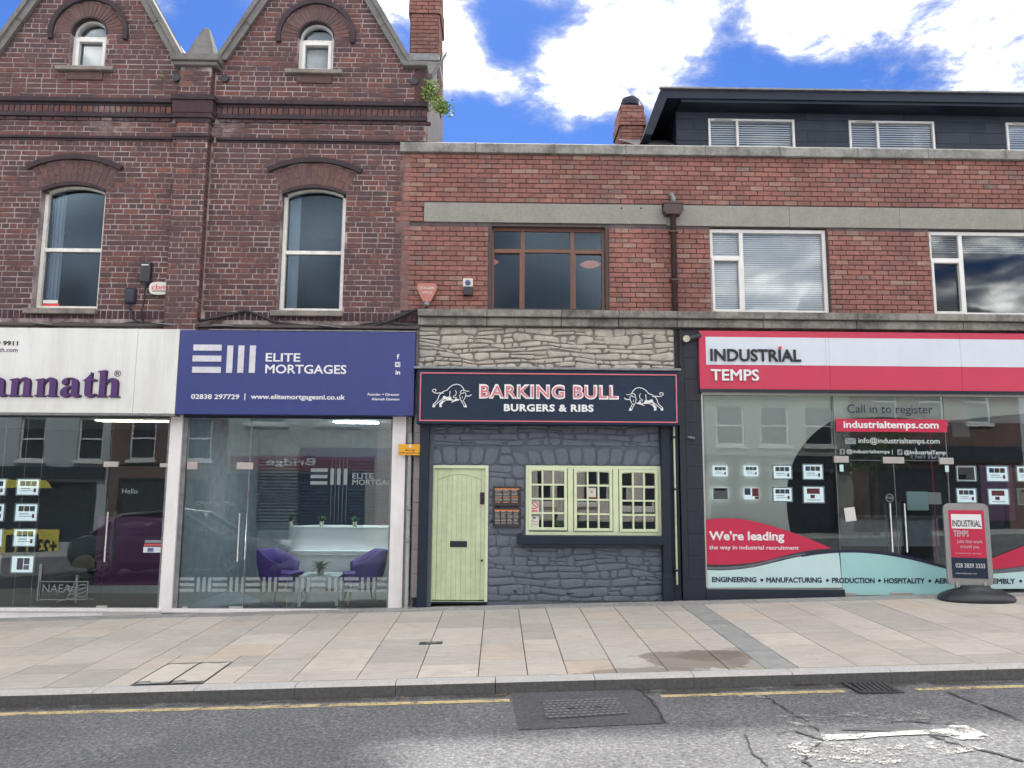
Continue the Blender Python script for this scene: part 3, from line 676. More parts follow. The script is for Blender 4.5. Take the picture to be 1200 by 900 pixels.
# carriageway cover with tread pattern
c0 = [PG(*p, rz) for p in ((635, 822), (722, 819), (737, 838), (640, 844))]
t = thing('duct_cover', (c0[0][0], c0[0][1], rz(*c0[0])), 'rectangular ribbed service cover in the dark asphalt patch in the road', 'cover')
mb = MB(); gsheet(mb, c0, rz, .009); mb.build('lid', 'asphalt_patch', t)
mb = MB()
def lerp2(u, v): 
    a = [c0[3][i]+(c0[2][i]-c0[3][i])*u for i in (0, 1)]; b = [c0[0][i]+(c0[1][i]-c0[0][i])*u for i in (0, 1)]; return (a[0]+(b[0]-a[0])*v, a[1]+(b[1]-a[1])*v)
for i in range(26):
    for j in range(7):
        u, v = (i+.5)/26, (j+.5)/7; c_ = lerp2(u, v); w1, w2 = (.012, .030) if (i+j) % 2 else (.017, .010)
        gsheet(mb, [(c_[0]-w1, c_[1]-w2), (c_[0]+w1, c_[1]-w2), (c_[0]+w1, c_[1]+w2), (c_[0]-w1, c_[1]+w2)], rz, .013)
mb.build('tread', 'tread_concrete', t)['kind'] = 'stuff'
for s_ in (.35, .68):
    c_ = lerp2(s_, .45); mb = MB(); gsheet(mb, [(c_[0]-.03, c_[1]-.025), (c_[0]+.03, c_[1]-.025), (c_[0]+.03, c_[1]+.025), (c_[0]-.03, c_[1]+.025)], rz, .014); mb.build('key_hole', 'rubber', t)
# gully grate
a0 = PG(988, 801, rz); a1 = PG(1030, 800, rz); b1 = PG(1042, 812, rz); gx0, gx1, gy0, gy1 = a0[0], a1[0], b1[1], KERB_Y-.02
t = thing('drain_grate', (gx0, gy0, rz(gx0, gy0)), 'black slotted iron gully grate against the kerb', 'drain grate')
mb = MB(); gsheet(mb, [(gx0-.02, gy0-.02), (gx1+.02, gy0-.02), (gx1+.02, gy1), (gx0-.02, gy1)], rz, .006); mb.build('drain_opening', 'rubber', t)
mb = MB()
for (p, q, r_, s_) in ((gx0-.03, gx1+.03, gy0-.03, gy0), (gx0-.03, gx1+.03, gy1-.03, gy1)): mb.box(p, q, r_, s_, rz(gx0, gy0)+.0, rz(gx0, gy0)+.022)
for p in (gx0-.03, gx1): mb.box(p, p+.03, gy0, gy1-.03, rz(gx0, gy0), rz(gx0, gy0)+.021)
mb.build('grate_frame', 'iron', t)
for i in range(7):
    xx = gx0+.02+(gx1-gx0-.06)*i/6; zb = rz(xx, gy0)+.0
    MB().add([(xx, gy0, zb), (xx+.03, gy0, zb), (xx+.06, gy1-.03, zb), (xx+.03, gy1-.03, zb), (xx, gy0, zb+.02), (xx+.03, gy0, zb+.02), (xx+.06, gy1-.03, zb+.02), (xx+.03, gy1-.03, zb+.02)],
             [(0, 1, 5, 4), (1, 2, 6, 5), (2, 3, 7, 6), (3, 0, 4, 7), (4, 5, 6, 7)]).build('grate_bar', 'iron', t)
strip_line('gutter_grime', 'gutter_dirt', -14, 14, KERB_Y-.07, .14, .003); strip_line('gutter_grime', 'gutter_dirt', PG(690, 800, rz)[0], PG(830, 800, rz)[0], KERB_Y-.10, .2, .0035)
# small litter in the gutter
lb = MB()
for (px, py, n, sp) in ((942, 802, 14, .10), (596, 814, 6, .07), (475, 819, 4, .05), (560, 816, 5, .3), (870, 804, 8, .5), (1000, 798, 8, .4)):
    cx, cy = PG(px, py, rz)
    for _ in range(n):
        x = cx+random.gauss(0, sp); y = min(KERB_Y-.012, cy+random.gauss(0, .02)); a = random.random()*6; l = random.uniform(.012, .03); z = rz(x, y)+.004
        lb.add([(x, y, z), (x+l*math.cos(a), y+l*math.sin(a), z+.006), (x+l*math.cos(a+1), y+l*math.sin(a+1), z+.012)], [(0, 1, 2)])
setp(lb.build('gutter_leaves', 'twig'), 'scatter of small dry brown leaves lying in the gutter along the kerb', 'dry leaves', kind='stuff')

# ================================================================ VICTORIAN BUILDING
vic = thing('brick_building', (-4.6, .1, gz(-4.6, 0)), 'tall dark red brick building with twin gables over the white and purple shops', 'building')
G1, G2, GM, GHW, GZ = -6.42, -2.91, 1.66, 1.42, 8.25
WIN = (-6.455, -2.84)
XE = -1.17
def arcw(cx, z, r, cz):
    return math.sqrt(max(0, r*r-(z-cz)**2))
def vic_out(z):
    if z < 8.22: iv = [(-11.45, -1.49 if z < 6.94 else XE)]
    else:
        iv = []
        for c in (G1-3.51, G1, G2):
            h = GHW-(z-GZ)/GM
            if h > .02: iv.append((c-h, c+h))
    return iv
def vic_allowed(z, ring=True):
    iv = vic_out(z)
    for c in WIN:
        if 4.24 < z < 6.10: iv = sub(iv, c-.485, c+.485)
        elif z >= 6.10 and z < 6.56:
            if ring: h = min((z-5.064)*math.tan(R_(25.3)), arcw(0, z, 1.495, 5.064)) if z < 6.555 else 0
            else: h = arcw(0, z, 1.146, 5.064)
            if h > 0: iv = sub(iv, c-h, c+h)
    for c in (G1, G2):
        if 8.05 < z < 8.62: iv = sub(iv, c-.275, c+.275)
        elif 8.62 <= z < 9.17:
            h = arcw(0, z, .545 if ring else .275, 8.62)
            if h > 0: iv = sub(iv, c-h, c+h)
        if ring and 7.86 < z < 8.0: iv = sub(iv, c-.23, c+.23)
    return iv
toothr = random.Random(2)
TOOTH = {}
def vic_bricks(z):
    iv = vic_allowed(z)
    if z < 6.94:
        k = int(z/.165); TOOTH.setdefault(k, -1.49+toothr.uniform(-.02, .1)*((-1)**k)); e = TOOTH[k]
        iv = [(a, min(b, e)) for a, b in iv if a < e]
    return sub(iv, -4.92, -4.42) if z < 8.03 else iv
zs = sorted(set([3.9, 4.24, 6.10, 6.94, 8.05, 8.22, 8.62]+[6.10+.01*i for i in range(13)]+[8.22+.04*i for i in range(62)]+[8.62+.02*i for i in range(16)]))
wl = backing(vic, lambda z: vic_allowed(z, False), zs, -.0145, .33, 'old_mortar')
strs = [(6.87, 6.94), (7.18, 7.54)]
PIT = .0821
def vb(z): return [] if any(a-.01 < z < b+.0 for a, b in strs) else vic_bricks(z)
lay(vic, lambda z: vb(z), 4.245, 6.876, -11.35, 0, .232, PIT, 'old_brick', joint=.015, header_every=4, single=190, near=(-3, 4.5))
lay(vic, lambda z: vb(z), 6.945, 7.18, -11.35, 0, .232, .078, 'old_brick', joint=.014, header_every=0, single=0)
lay(vic, lambda z: vb(z), 7.55, 10.6, -11.35, 0, .232, PIT, 'old_brick', joint=.014, header_every=5, single=40, near=(-3, 7))
# soldier courses: below the sills and between the ledges
def soldiers(z0, z1, x0, x1, mat, y, pitch=.085, single=False, skip=()):
    mb = MB(); x = x0
    while x < x1:
        if not any(a < x+pitch/2 < b for a, b in skip):
            v, f = bgeom(pitch-.012, z1-z0-.01); mb.add([(p[0]+x+pitch/2, p[1]+y+random.uniform(-.002, .002), p[2]+(z0+z1)/2) for p in v], f, random.random())
        x += pitch
    o = mb.build('brickwork', mat, vic); o['kind'] = 'stuff'
soldiers(4.105, 4.24, -11.35, -1.25, 'old_dark_brick', 0, skip=((-4.95, -4.4),))
soldiers(7.315, 7.43, -11.35, XE, 'old_brick', -.03, skip=((-5.0, -4.36),))
soldiers(7.185, 7.245, -11.35, XE, 'old_dark_brick', -.02, .18, skip=((-5.0, -4.36),))
for (za, zb, pr) in ((7.43, 7.47, .05), (7.472, 7.54, .095), (7.247, 7.313, .065), (6.872, 6.90, .03), (6.902, 6.94, .055)):
    xr = XE+.02 if za > 7 else -1.49
    for (a, b) in ((-11.45, -5.02), (-4.36, xr)): box('string_course', 'dark_string', vic, a, b, -pr, .01, za, zb, .006)
# central pier with ledges, plinth and pointed finial
PX0, PX1 = -4.93, -4.44
box('pier', 'old_mortar', vic, PX0+.01, PX1-.01, -.1345, .05, 3.9, 8.03)
def pier_allowed(z): return [] if (7.12 < z < 7.56) else [(PX0, PX1)]
lay(vic, pier_allowed, 3.94, 8.03, PX0, PX1+.01, .232, PIT, 'old_brick', y=-.12, joint=.012, header_every=2, single=70, near=(-4.6, 4.5))
for xs_, sgn in ((PX0, -1), (PX1, 1)):
    v, f = bgeom(.11, PIT-.011); mb = MB(); z = 4.1
    while z < 8.0:
        mb.add([(xs_+sgn*(-p[1])*.4-sgn*.004, -.065+p[0], z+PIT/2+p[2]) for p in v], f, random.random()); z += PIT
    mb.build('brickwork', 'old_brick', vic)['kind'] = 'stuff'
for (za, zb, w_, pr) in ((6.86, 6.90, .03, .15), (6.90, 6.95, .045, .17), (7.13, 7.20, .02, .15), (7.20, 7.27, .045, .18), (7.27, 7.47, .06, .19), (7.47, 7.55, .085, .215)):
    box('pier_ledge', 'dark_string' if zb < 7.21 or zb > 7.5 else 'old_dark_brick', vic, PX0-w_, PX1+w_, -pr, .0, za, zb, .005)
for (za, zb, w_, pr) in ((8.03, 8.09, .09, .20), (8.092, 8.20, .12, .24)): box('plinth_stone', 'gable_stone', vic, PX0-w_, PX1+w_, -pr, .4, za, zb, .015)
fc = -4.655; prof = [(.225, 8.202), (.205, 8.28), (.14, 8.50), (.075, 8.70), (.045, 8.79), (.015, 8.815)]
mb = MB(); n = 0; vs = []
for (h, z) in prof: vs += [(fc-h, -.02-h+.12, z), (fc+h, -.02-h+.12, z), (fc+h, h+.1, z), (fc-h, h+.1, z)]
fs = []
for i in range(len(prof)-1):
    for k in range(4): fs.append((i*4+k, i*4+(k+1) % 4, i*4+4+(k+1) % 4, i*4+4+k))
fs.append((20, 21, 22, 23)); MB().add(vs, fs).build('finial', 'gable_stone', vic, .02)
# gable copings, kneelers and roofs
for c in (G1-3.51, G1, G2):
    for s in (-1, 1):
        pts = [(c+s*(GHW+.09), GZ-.06), (c+s*(GHW-.065), GZ-.06), (c-s*0, GZ+GM*(GHW-.0)-.10), (c, GZ+GM*GHW+.22)]
        # stones along the slope, jointed
        A0, A1 = Vector(pts[0]), Vector(pts[3]); B0, B1 = Vector(pts[1]), Vector(pts[2])
        for k in range(4):
            u0, u1 = k/4+.002, (k+1)/4-.002
            q = [A0.lerp(A1, u0), A0.lerp(A1, u1), B0.lerp(B1, u1), B0.lerp(B1, u0)]
            MB().prism([(p.x, p.y) for p in q], -.09, .36).build('coping_slab', 'gable_stone', vic, .012)
            q2 = [A0.lerp(A1, u0), A0.lerp(A1, u1), A0.lerp(B0, .35).lerp(A1.lerp(B1, .35), u1), A0.lerp(B0, .35).lerp(A1.lerp(B1, .35), u0)]
            MB().prism([(p.x, p.y) for p in q2], -.125, -.092).build('coping_lip', 'gable_stone', vic, .008)
        if c == G2 and s == 1: box('kneeler', 'gable_stone', vic, c+GHW-.06, c+GHW+.33, -.12, .36, 8.12, 8.20, .015)
    rf = MB()
    for s in (-1, 1): rf.add([(c+s*(GHW+.18), .36, GZ-.55), (c, .36, GZ+GM*GHW-.25), (c, 6, GZ+GM*GHW-.25), (c+s*(GHW+.18), 6, GZ-.55)], [(0, 1, 2, 3)])
    rf.build('roof', 'slate_roof', vic)
for xg in (-5.02, -4.28, -1.36): MB().tube([(xg, -.055, 7.9), (xg, .1, 7.9)], .06, 10).build('gutter_outlet', 'plastic_black', vic)
box('upper_corner', 'old_dark_brick', vic, -1.36, XE+.01, -.03, .3, 7.56, 8.10, .01)
# window heads
for c in WIN:
    arch_bricks(vic, c, 5.064, 1.152, 1.485, -R_(25.3), R_(25.3), 13, 'arch_red_brick', 0)
    arcsolid(MB(), c, 5.064, 1.50, 1.575, -R_(27.5), R_(27.5), -.075, .01, 14).build('hood_mould', 'dark_string', vic)
    arcsolid(MB(), c, 5.064, 1.105, 1.148, -R_(25), R_(25), -.028, .05, 14).build('arch_soffit', 'dark_string', vic)
for c in (G1, G2):
    arch_bricks(vic, c, 8.62, .285, .53, -R_(90), R_(90), 21, 'arch_red_brick', 0, split=False, joint=.010)
    arcsolid(MB(), c, 8.62, .545, .615, -R_(100), R_(100), -.07, .01, 22).build('hood_mould', 'dark_string', vic)
    arcsolid(MB(), c, 8.62, .262, .287, -R_(90), R_(90), -.026, .12, 20).build('arch_soffit', 'dark_string', vic)
    box('window_sill', 'sill_stone', vic, c-.44, c+.44, -.10, .12, 7.985, 8.05, .008)
    box('brick_apron', 'arch_red_brick', vic, c-.27, c+.27, -.045, .01, 7.85, 7.98, .01)
# sash windows
def sash_window(c, hw, z0, zs_, rise, zm, fw, yf, curtain, nm='window'):
    R = (hw*hw+rise*rise)/(2*rise) if rise < hw else hw; cz = zs_+rise-R; a = math.asin(min(1, hw/R)); f2 = fw*.9
    w = MB(); w.box(c-hw, c-hw+fw, yf, yf+.09, z0, zs_); w.box(c+hw-fw, c+hw, yf, yf+.09, z0, zs_); w.box(c-hw+fw, c+hw-fw, yf, yf+.09, z0, z0+fw*1.2)
    arcsolid(w, c, cz, R-f2, R, -a, a, yf, yf+.09, 16)
    w = w.build(nm, 'old_white_frame' if nm == 'window' else 'white_frame', vic)
    gl = [(c-hw+fw*.6, z0+fw), (c+hw-fw*.6, z0+fw)]+[(c+(R-f2*.6)*math.sin(t), cz+(R-f2*.6)*math.cos(t)) for t in [a*.92-2*a*.92*k/12 for k in range(13)]]
    MB().prism(gl, yf+.05, yf+.056).build('pane', 'old_glass' if zm is None or nm == 'window' else 'upvc_glass', w)
    if zm:
        MB().box(c-hw+fw, c+hw-fw, yf+.012, yf+.07, zm-.028, zm+.028).build('meeting_rail', 'old_white_frame', w, .004)
    return w
for c, cur in ((WIN[0], 1), (WIN[1], 2)):
    w = sash_window(c, .475, 4.255, 6.09, .115, 5.19, .055, .09, cur)
    box('window_sill', 'sill_stone', vic, c-.56, c+.50, -.09, .14, 4.17, 4.253, .01)
    mb = MB()
    for k in range(5): mb.box(c-.42+k*.028, c-.40+k*.028, .26+.02*(k % 2), .275+.02*(k % 2), 4.3, 6.15)
    mb.box(c-.43, c-.27, .29, .295, 4.3, 6.15); mb.build('curtain', 'curtain_white', w)
    if cur == 2: box('curtain', 'curtain_white', w, c+.37, c+.43, .27, .28, 4.3, 6.15)
box('sticker', 'sign_white', vic, WIN[0]-.40, WIN[0]-.18, .125, .132, 4.37, 4.42); box('sticker', 'bright_red', vic, WIN[0]-.40, WIN[0]-.16, .125, .132, 4.33, 4.365)
for c in (G1, G2):
    w = sash_window(c, .285, 8.052, 8.62, .284, 8.60, .052, .07, 0, 'attic_window')
    MB().frame(c-.23, c+.23, 8.09, 8.58, .05, .055, .13).build('casement', 'white_frame', w, .004)
    box('blind', 'room_grey', w, c-.2, c+.2, .22, .23, 8.1, 8.85)
# party wall and chimney on the right side
pw = MB().prismx([(.34, 6.5), (.34, 8.15), (3.2, 10.25), (3.3, 8.2), (3.3, 6.5)], XE-.18, XE).build('side_wall', 'render_wall', vic)
MB().prismx([(.30, 8.12), (3.22, 10.27), (3.26, 10.36), (.28, 8.22)], XE-.24, XE+.05).build('wall_coping', 'gable_stone', vic, .01)
MB().add([(XE-.2, .35, 8.05), (XE-.2, 5.9, 8.05), (-2.9, 5.9, 10.4), (-2.9, .35, 10.4)], [(0, 1, 2, 3)]).build('roof', 'slate_roof', vic)
ch = MB().box(-1.66, -1.17, 1.75, 2.6, 8.6, 10.18).build('chimney', 'new_mortar', vic)
CXa, CXb, CY = -1.66, -1.17, 1.75
def chimney_bricks(par, x0, x1, y0, y1, z0, z1, mat, band=()):
    mb = MB(); z = z0; k = 0
    while z < z1-.03:
        o = .03 if any(a <= z < b for a, b in band) else 0
        x = x0-o-(.11 if k % 2 else 0)
        while x < x1+o:
            a, b = max(x, x0-o), min(x+.225, x1+o)
            if b-a > .03:
                v, f = bgeom(b-a-.01, .066); mb.add([(p[0]+(a+b)/2, p[1]+y0-o, p[2]+z+.0375) for p in v], f, random.random())
            x += .225
        for (xx, sg) in ((x1+o, 1), (x0-o, -1)):
            y = y0-o-(.11 if k % 2 else 0)
            while y < y1:
                a, b = max(y, y0-o), min(y+.225, y1)
                if b-a > .03:
                    v, f = bgeom(b-a-.01, .066); mb.add([(xx-sg*p[1], p[0]+(a+b)/2, p[2]+z+.0375) for p in v], f, random.random())
                y += .225
        z += .075; k += 1
    mb.build('chimney_brickwork', mat, par)['kind'] = 'stuff'
chimney_bricks(vic, -1.66, -1.17, 1.75, 2.6, 8.6, 10.9, 'new_brick', ((10.1, 10.5),))
box('chimney_core', 'new_mortar', vic, -1.65, -1.18, 1.76, 2.59, 10.18, 10.9)
box('lead_flashing', 'lead', vic, -1.70, -1.14, 1.70, 2.64, 9.26, 9.40, .01)
# body of the building behind the front
mb = MB(); mb.box(-11.45, XE-.2, 5.9, 6.1, -.5, 8.4); mb.box(-11.6, -11.45, 0, 6.1, -.5, 8.4); mb.box(-11.45, XE-.2, .35, 5.9, 7.3, 7.4); mb.box(-11.45, XE-.2, .35, 5.9, 3.0, 3.9); mb.box(-4.9, -4.4, .5, 5.9, 3.9, 7.3); mb.box(XE-.4, XE-.2, .36, 5.9, -.4, 8.1)
mb.build('interior_wall', 'room_dark', vic)

# ================================================================ FLAT-ROOFED BUILDING
flat = thing('parapet_building', (4.5, .1, gz(4.5, 0)), 'long flat-fronted red brick building with concrete band and slate blue attic storey', 'building')
XL, XR = -1.49, 11.0
BW = (-.19, 1.63, 4.285, 5.66); W3 = rc(831.5, 970, 270, 369, .05); W4x = X(1089, 320, .05)[0]
W3 = (W3[0], W3[1], 4.285, 5.635); W4 = (W4x, W4x+(W3[1]-W3[0])+.05, 4.285, 5.635); W5 = (W4[1]+1.7, W4[1]+3.6, 4.285, 5.635)
OP = [BW, W3, W4, W5]
def fl_allowed(z, b=True):
    iv = [(XL, XR)]
    for o in OP:
        if o[2] < z < o[3]: iv = sub(iv, o[0], o[1])
    return iv
def fl_bricks(z):
    if 5.655 < z < 5.975: return [(XL, -1.17)]
    iv = fl_allowed(z)
    if z < 6.94:
        k = int(z/.165); e = TOOTH.get(k, -1.49); iv = [(max(a, e), b) for a, b in iv]
    return iv
backing(flat, lambda z: fl_allowed(z), sorted(set([3.4, 4.285, 5.635, 5.66, 6.74])), .006, .33, 'new_mortar')
MB().box(-1.62, -1.38, -.0155, -.012, 4.28, 6.7).build('wall', 'tooth_mortar', flat)
lay(flat, lambda z: [] if z > 5.655 else fl_bricks(z), 4.285, 5.66, XL-.1, 9.2, .208, .0765, 'new_brick', joint=.009, single=170, near=(1, 3.6))
lay(flat, lambda z: [(XL-.1 if z > 4 else 0, -1.17)], 5.66, 5.975, XL-.1, -1.17, .208, .0765, 'new_brick', joint=.009, single=0)
lay(flat, lambda z: [(XL, 9.2)], 5.975, 6.745, XL, 9.2, .208, .0765, 'new_brick', joint=.009, single=130, near=(1.5, 5.5))
xs_ = [-1.17, 2.52, 4.4, 6.1, 8.0, XR]
for a, b in zip(xs_[:-1], xs_[1:]): box('concrete_band', 'band_concrete', flat, a, b-.003, -.016, .03, 5.66 if a < 2 else 5.64, 5.965, .004)
mb = MB()
for px in (728, 751): x_, z_ = X(px, 244.5); mb.tube([(x_, -.03, z_), (x_, .0, z_)], .012, 8)
mb.build('fixing_hole', 'rubber', flat)
x = XL-.06
for L in (1.15, 1.2, 1.1, 1.22, 1.15, 1.2, 1.1, 1.2, 1.15, 1.2, 1.2):
    MB().prismx([(-.085, 6.74), (-.085, 6.885), (.0, 6.93), (.34, 6.93), (.34, 6.74)], x+.002, min(x+L, XR+.3)-.002).build('coping_slab', 'coping_stone', flat, .01); x += L
# two-step cornice over the shopfronts
for (xa, xb) in ((-1.22, -.2), (-.2, .9), (.9, 1.75), (1.75, 2.62), (2.62, 3.9), (3.9, 5.3), (5.3, 6.9), (6.9, 8.6), (8.6, XR)):
    lo = 'cornice_stone' 
    box('cornice_slab', lo, flat, xa+.002, xb-.002, -.17, .33, 4.172, 4.278, .012)
    box('cornice_slab', lo, flat, xa+.004, xb-.004, -.12, .33, 4.045, 4.168, .012)
box('cornice_gap', 'dark_reveal', flat, -1.2, XR, -.165, .3, 4.1665, 4.1735)
# brown window
x0, x1, z0, z1 = BW
def upvc(parent, x0, x1, z0, z1, yf, fm, fw, mull, trans, casements, name='window', glass='upvc_glass', back=None):
    w = MB().frame(x0, x1, z0, z1, fw, yf, yf+.07).build(name, fm, parent, .005)
    for xm in mull: box('mullion', fm, w, xm-fw*.55, xm+fw*.55, yf+.003, yf+.067, z0+fw, z1-fw, .004)
    for (a, b, zt) in trans: box('transom', fm, w, a, b, yf+.006, yf+.064, zt-fw*.5, zt+fw*.5, .004)
    for (a, b, c, d) in casements: MB().frame(a, b, c, d, fw*.75, yf-.018, yf+.05).build('casement', fm, w, .005)
    return w
fr_ = rc(574.5, 709.5, 264, 366, .12); z0b = 4.285
bx0, bx1 = fr_[0], fr_[1]
MB().frame(BW[0]-.002, BW[1]+.002, z0b, 5.66, .05, .01, .10).build('window_reveal', 'dark_reveal', flat)
v1, v2 = X(612.5, 320, .12)[0], X(670.5, 320, .12)[0]; zt = X(640, 294.5, .12)[1]
w = upvc(flat, bx0, bx1, z0b+.005, 5.615, .10, 'brown_frame', .052, (v1, v2), ((bx0+.052, v1-.0286, zt), (v1+.0286, v2-.0286, zt), (v2+.0286, bx1-.052, zt)),
         ((bx0+.02, v1-.01, z0b+.02, zt-.005), (v2+.01, bx1-.02, z0b+.02, zt-.005)))
for (a, b) in ((bx0+.05, v1-.02), (v1+.02, v2-.02), (v2+.02, bx1-.05)):
    pane(w, a, b, zt+.02, 5.58, .125, 'old_glass'); pane(w, a, b, z0b+.05, zt-.02, .125, 'old_glass')
m = newmat('lit_shade'); finish(m, (.7, .25, .14), .5, emit=(1, .33, .18), es=.055)
for px, py, lb in ((572.5, 307, 'orange oval lamp shade seen at the left edge behind the brown window'), (691.5, 310, 'orange oval lamp shade hanging behind the right casement of the brown window')):
    x_, z_ = X(px, py, 1.0); t = thing('pendant_lamp', (x_, 1.0, z_), lb, 'lamp', 'orange lamps behind the brown window')
    MB().lathe([(.02, .05), (.11, .035), (.17, .0), (.11, -.035), (.03, -.045)], (x_, 1.0, z_), 20).build('lamp_shade', 'lit_shade', t, smooth=True)
    MB().tube([(x_, 1.0, z_+.04), (x_, 1.0, 6.25)], .006, 6).build('cord', 'cable_black', t)
# white windows with blinds
def white_window(o, blind_full, half=None):
    x0, x1, z0, z1 = o; W_x = x1-x0; vm = x0+W_x*.275; zt = z0+(z1-z0)*.655
    w = upvc(flat, x0+.005, x1-.01, z0+.01, z1-.02, .05, 'white_frame', .055, (vm,), ((x0+.06, vm-.03, zt),), ((x0+.03, vm-.012, z0+.035, zt-.012),))
    for r in ((x0+.05, vm-.02, zt+.02, z1-.06), (x0+.05, vm-.02, z0+.06, zt-.02), (vm+.02, x1-.06, z0+.06, z1-.06)): pane(w, *r, .085)
    if blind_full: blind(w, x0+.05, x1-.06, z0+.04, z1-.05, .125, .034, tilt=1.25)
    else:
        blind(w, x0+.05, x1-.06, z1-.32, z1-.05, .15, .034)
    MB().frame(x0-.003, x1+.003, z0, z1+.002, .012, .02, .06).build('window_reveal', 'dark_reveal', w)
    return w
white_window(W3, True); white_window(W4, False); white_window(W5, True)
# dormer storey: cladding panels, roof, windows
DY = 2.5
dx0 = X(793, 140, DY)[0]; dzt = 9.10
dw = [rc(830, 931, 139, 181, DY), rc(995, 1095, 143, 185, DY), rc(1179.5, 1281, 149, 190, DY)]
dw = [(a, b, 7.72, 8.63) for a, b, _, _ in dw]
def dorm_allowed(z):
    iv = [(dx0, XR+1)]
    for o in dw:
        if o[2] < z < o[3]: iv = sub(iv, o[0], o[1])
    return iv
backing(flat, dorm_allowed, [6.9, 7.72, 8.63, 9.2], DY+.012, DY+.2, 'black_paint', 'attic_wall')
rn = random.Random(4); z = 6.95; rows = [6.95]
rowz = [7.30, 7.52, 7.74, 7.97, 8.19, 8.41, 8.62, 9.02, 9.17]
for k, (za, zb) in enumerate(zip(rowz[:-1], rowz[1:])):
    x = dx0-(.3 if k % 2 else 0)
    while x < XR+1:
        L = .62
        for (p, q) in dorm_allowed((za+zb)/2):
            a, b = max(x, p), min(x+L, q)
            if b-a > .04: box('cladding_panel', 'slate_blue_cladding', flat, a+.002, b-.002, DY-.004+rn.uniform(0, .004), DY+.012, za+.004, zb-.002)
        x += L
for k, (za, zb) in enumerate(zip(rowz[:-1], rowz[1:])):
    y = DY-(.0 if k % 2 else .3)
    while y < 5.5:
        a, b = max(y, DY+.006), min(y+.62, 5.5)
        if b-a > .05: box('cladding_panel', 'slate_blue_cladding', flat, dx0-.016, dx0-.001, a+.002, b-.002, za+.004, zb-.002)
        y += .62
box('attic_side', 'black_paint', flat, dx0, dx0+.2, DY+.21, 5.5, 6.9, 9.15)
box('corner_trim', 'charcoal_panel', flat, dx0-.02, dx0-.002, DY-.01, DY+.004, 6.95, 9.15)
# flat roof with deep soffit, sloped cheek on the left
zt_ = X(900, 106.5, DY-.42)[1]
lx = X(774, 103, DY-.42)[0]
MB().prism([(lx+.10, zt_-.16), (lx+.001, zt_-.002), (XR+1.2, zt_-.002), (XR+1.2, zt_-.16)], DY-.42, DY-.40).build('fascia_board', 'fascia_dark', flat, .004)
box('roof_edge', 'lead_roof', flat, lx-.03, XR+1.2, DY-.47, DY-.405, zt_, zt_+.035, .006)
box('roof', 'fascia_dark', flat, lx+.11, XR+1.2, DY-.40, 5.6, zt_-.14, zt_-.005)
box('soffit', 'fascia_dark', flat, dx0-.0, XR+1.2, DY-.38, DY-.006, zt_-.22, zt_-.142)
bl = [X(774, 103, DY-.42), X(774+9, 108, DY-.42), X(762, 157, DY-.42), X(755, 155, DY-.42)]
MB().prism([(lx, zt_), (lx+.16, zt_-.05), (lx-.17, 8.10), (lx-.31, 8.12)], DY-.418, 5.5).build('barge_board', 'fascia_dark', flat, .004)
box('barge_edge', 'lead_roof', flat, lx-.0, lx+.01, DY-.425, DY-.421, zt_-.05, zt_)
for o in dw:
    a, b, c, d = o; vm = a+(b-a)*.335
    w = upvc(flat, a, b, c, d-.01, DY-.03, 'white_frame', .042, (vm,), (), (), 'attic_window') if o is not dw[2] else upvc(flat, a, b, c, d-.01, DY-.03, 'white_frame', .045, (a+.75,), ((a+.045, a+.72, 7.93),), (), 'attic_window')
    pane(w, a+.03, vm-.01, c+.03, d-.04, DY+.01); pane(w, vm+.01, b-.03, c+.03, d-.04, DY+.01)
    blind(w, a+.04, b-.04, c+.03, d-.05, DY+.05, .045, tilt=1.0)
    box('vent_strip', 'black_paint', w, a+.12, vm-.1, DY-.036, DY-.031, d-.043, d-.033)
    box('attic_room', 'room_dark', w, a-.1, b+.1, DY+.9, DY+1.0, 7.4, 8.9)
# slate slope between parapet and attic, small chimney with cowl
MB().add([(2.7, 1.6, 7.55), (3.55, 1.6, 7.55), (3.35, 3.4, 8.62), (2.35, 3.4, 8.62)], [(0, 1, 2, 3)]).build('roof', 'lead_roof', flat)
for k in range(6):
    t0, t1 = k/6, (k+.96)/6
    q = lambda u, t: (2.55+u*.9-.2*t, 2.3+1.6*t, 7.99+.7*t+.012)
    MB().sheet([q(0, t0), q(1, t0), q(1, t1), q(0, t1)]).build('roof_slate', 'slate_roof', flat)
cx0, cx1 = X(728, 150, 3.5)[0], X(754, 150, 3.5)[0]; czt = X(741, 125, 3.5)[1]
box('chimney', 'new_mortar', flat, cx0, cx1, 3.5, 4.3, 7.6, czt-.01)
chimney_bricks(flat, cx0, cx1, 3.5, 4.3, 7.9, czt, 'new_brick', ((czt-.42, czt-.2), ))
MB().lathe([(.17, 0), (.17, .08), (.155, .10), (.19, .12), (.19, .20), (.165, .28), (.10, .34), (.0, .36)], ((cx0+cx1)/2, 3.75, czt), 18).build('chimney_cowl', 'fascia_dark', flat, smooth=False)
MB().tube([((cx1-.05), 3.7, czt), (cx1+.02, 3.7, czt+.15), (cx1-.06, 3.7, czt+.28), ((cx0+cx1)/2+.05, 3.7, czt+.33)], .01, 6).build('wire_hoop', 'cable_black', flat)
# parapet flat roof and inner structure
mb = MB(); mb.box(XL, XR, .33, 2.5, 6.3, 6.4); mb.box(XL, XR+1, 2.5, 6, 6.85, 6.95); mb.box(XL, XR+1, 5.5, 5.7, -.5, 9.1); mb.box(XR, XR+.2, 0, 6, -.5, 7); mb.box(XL+.02, XR, .33, 5.5, 3.3, 4.0); mb.box(2.3, 2.5, .35, 5.5, -.3, 3.3)
mb.box(2.3, 2.5, .35, 5.5, 4.0, 6.3)
mb.build('interior_wall', 'room_dark', flat)

# ================================================================ GROUND FLOOR, Victorian building
ZB = -.055
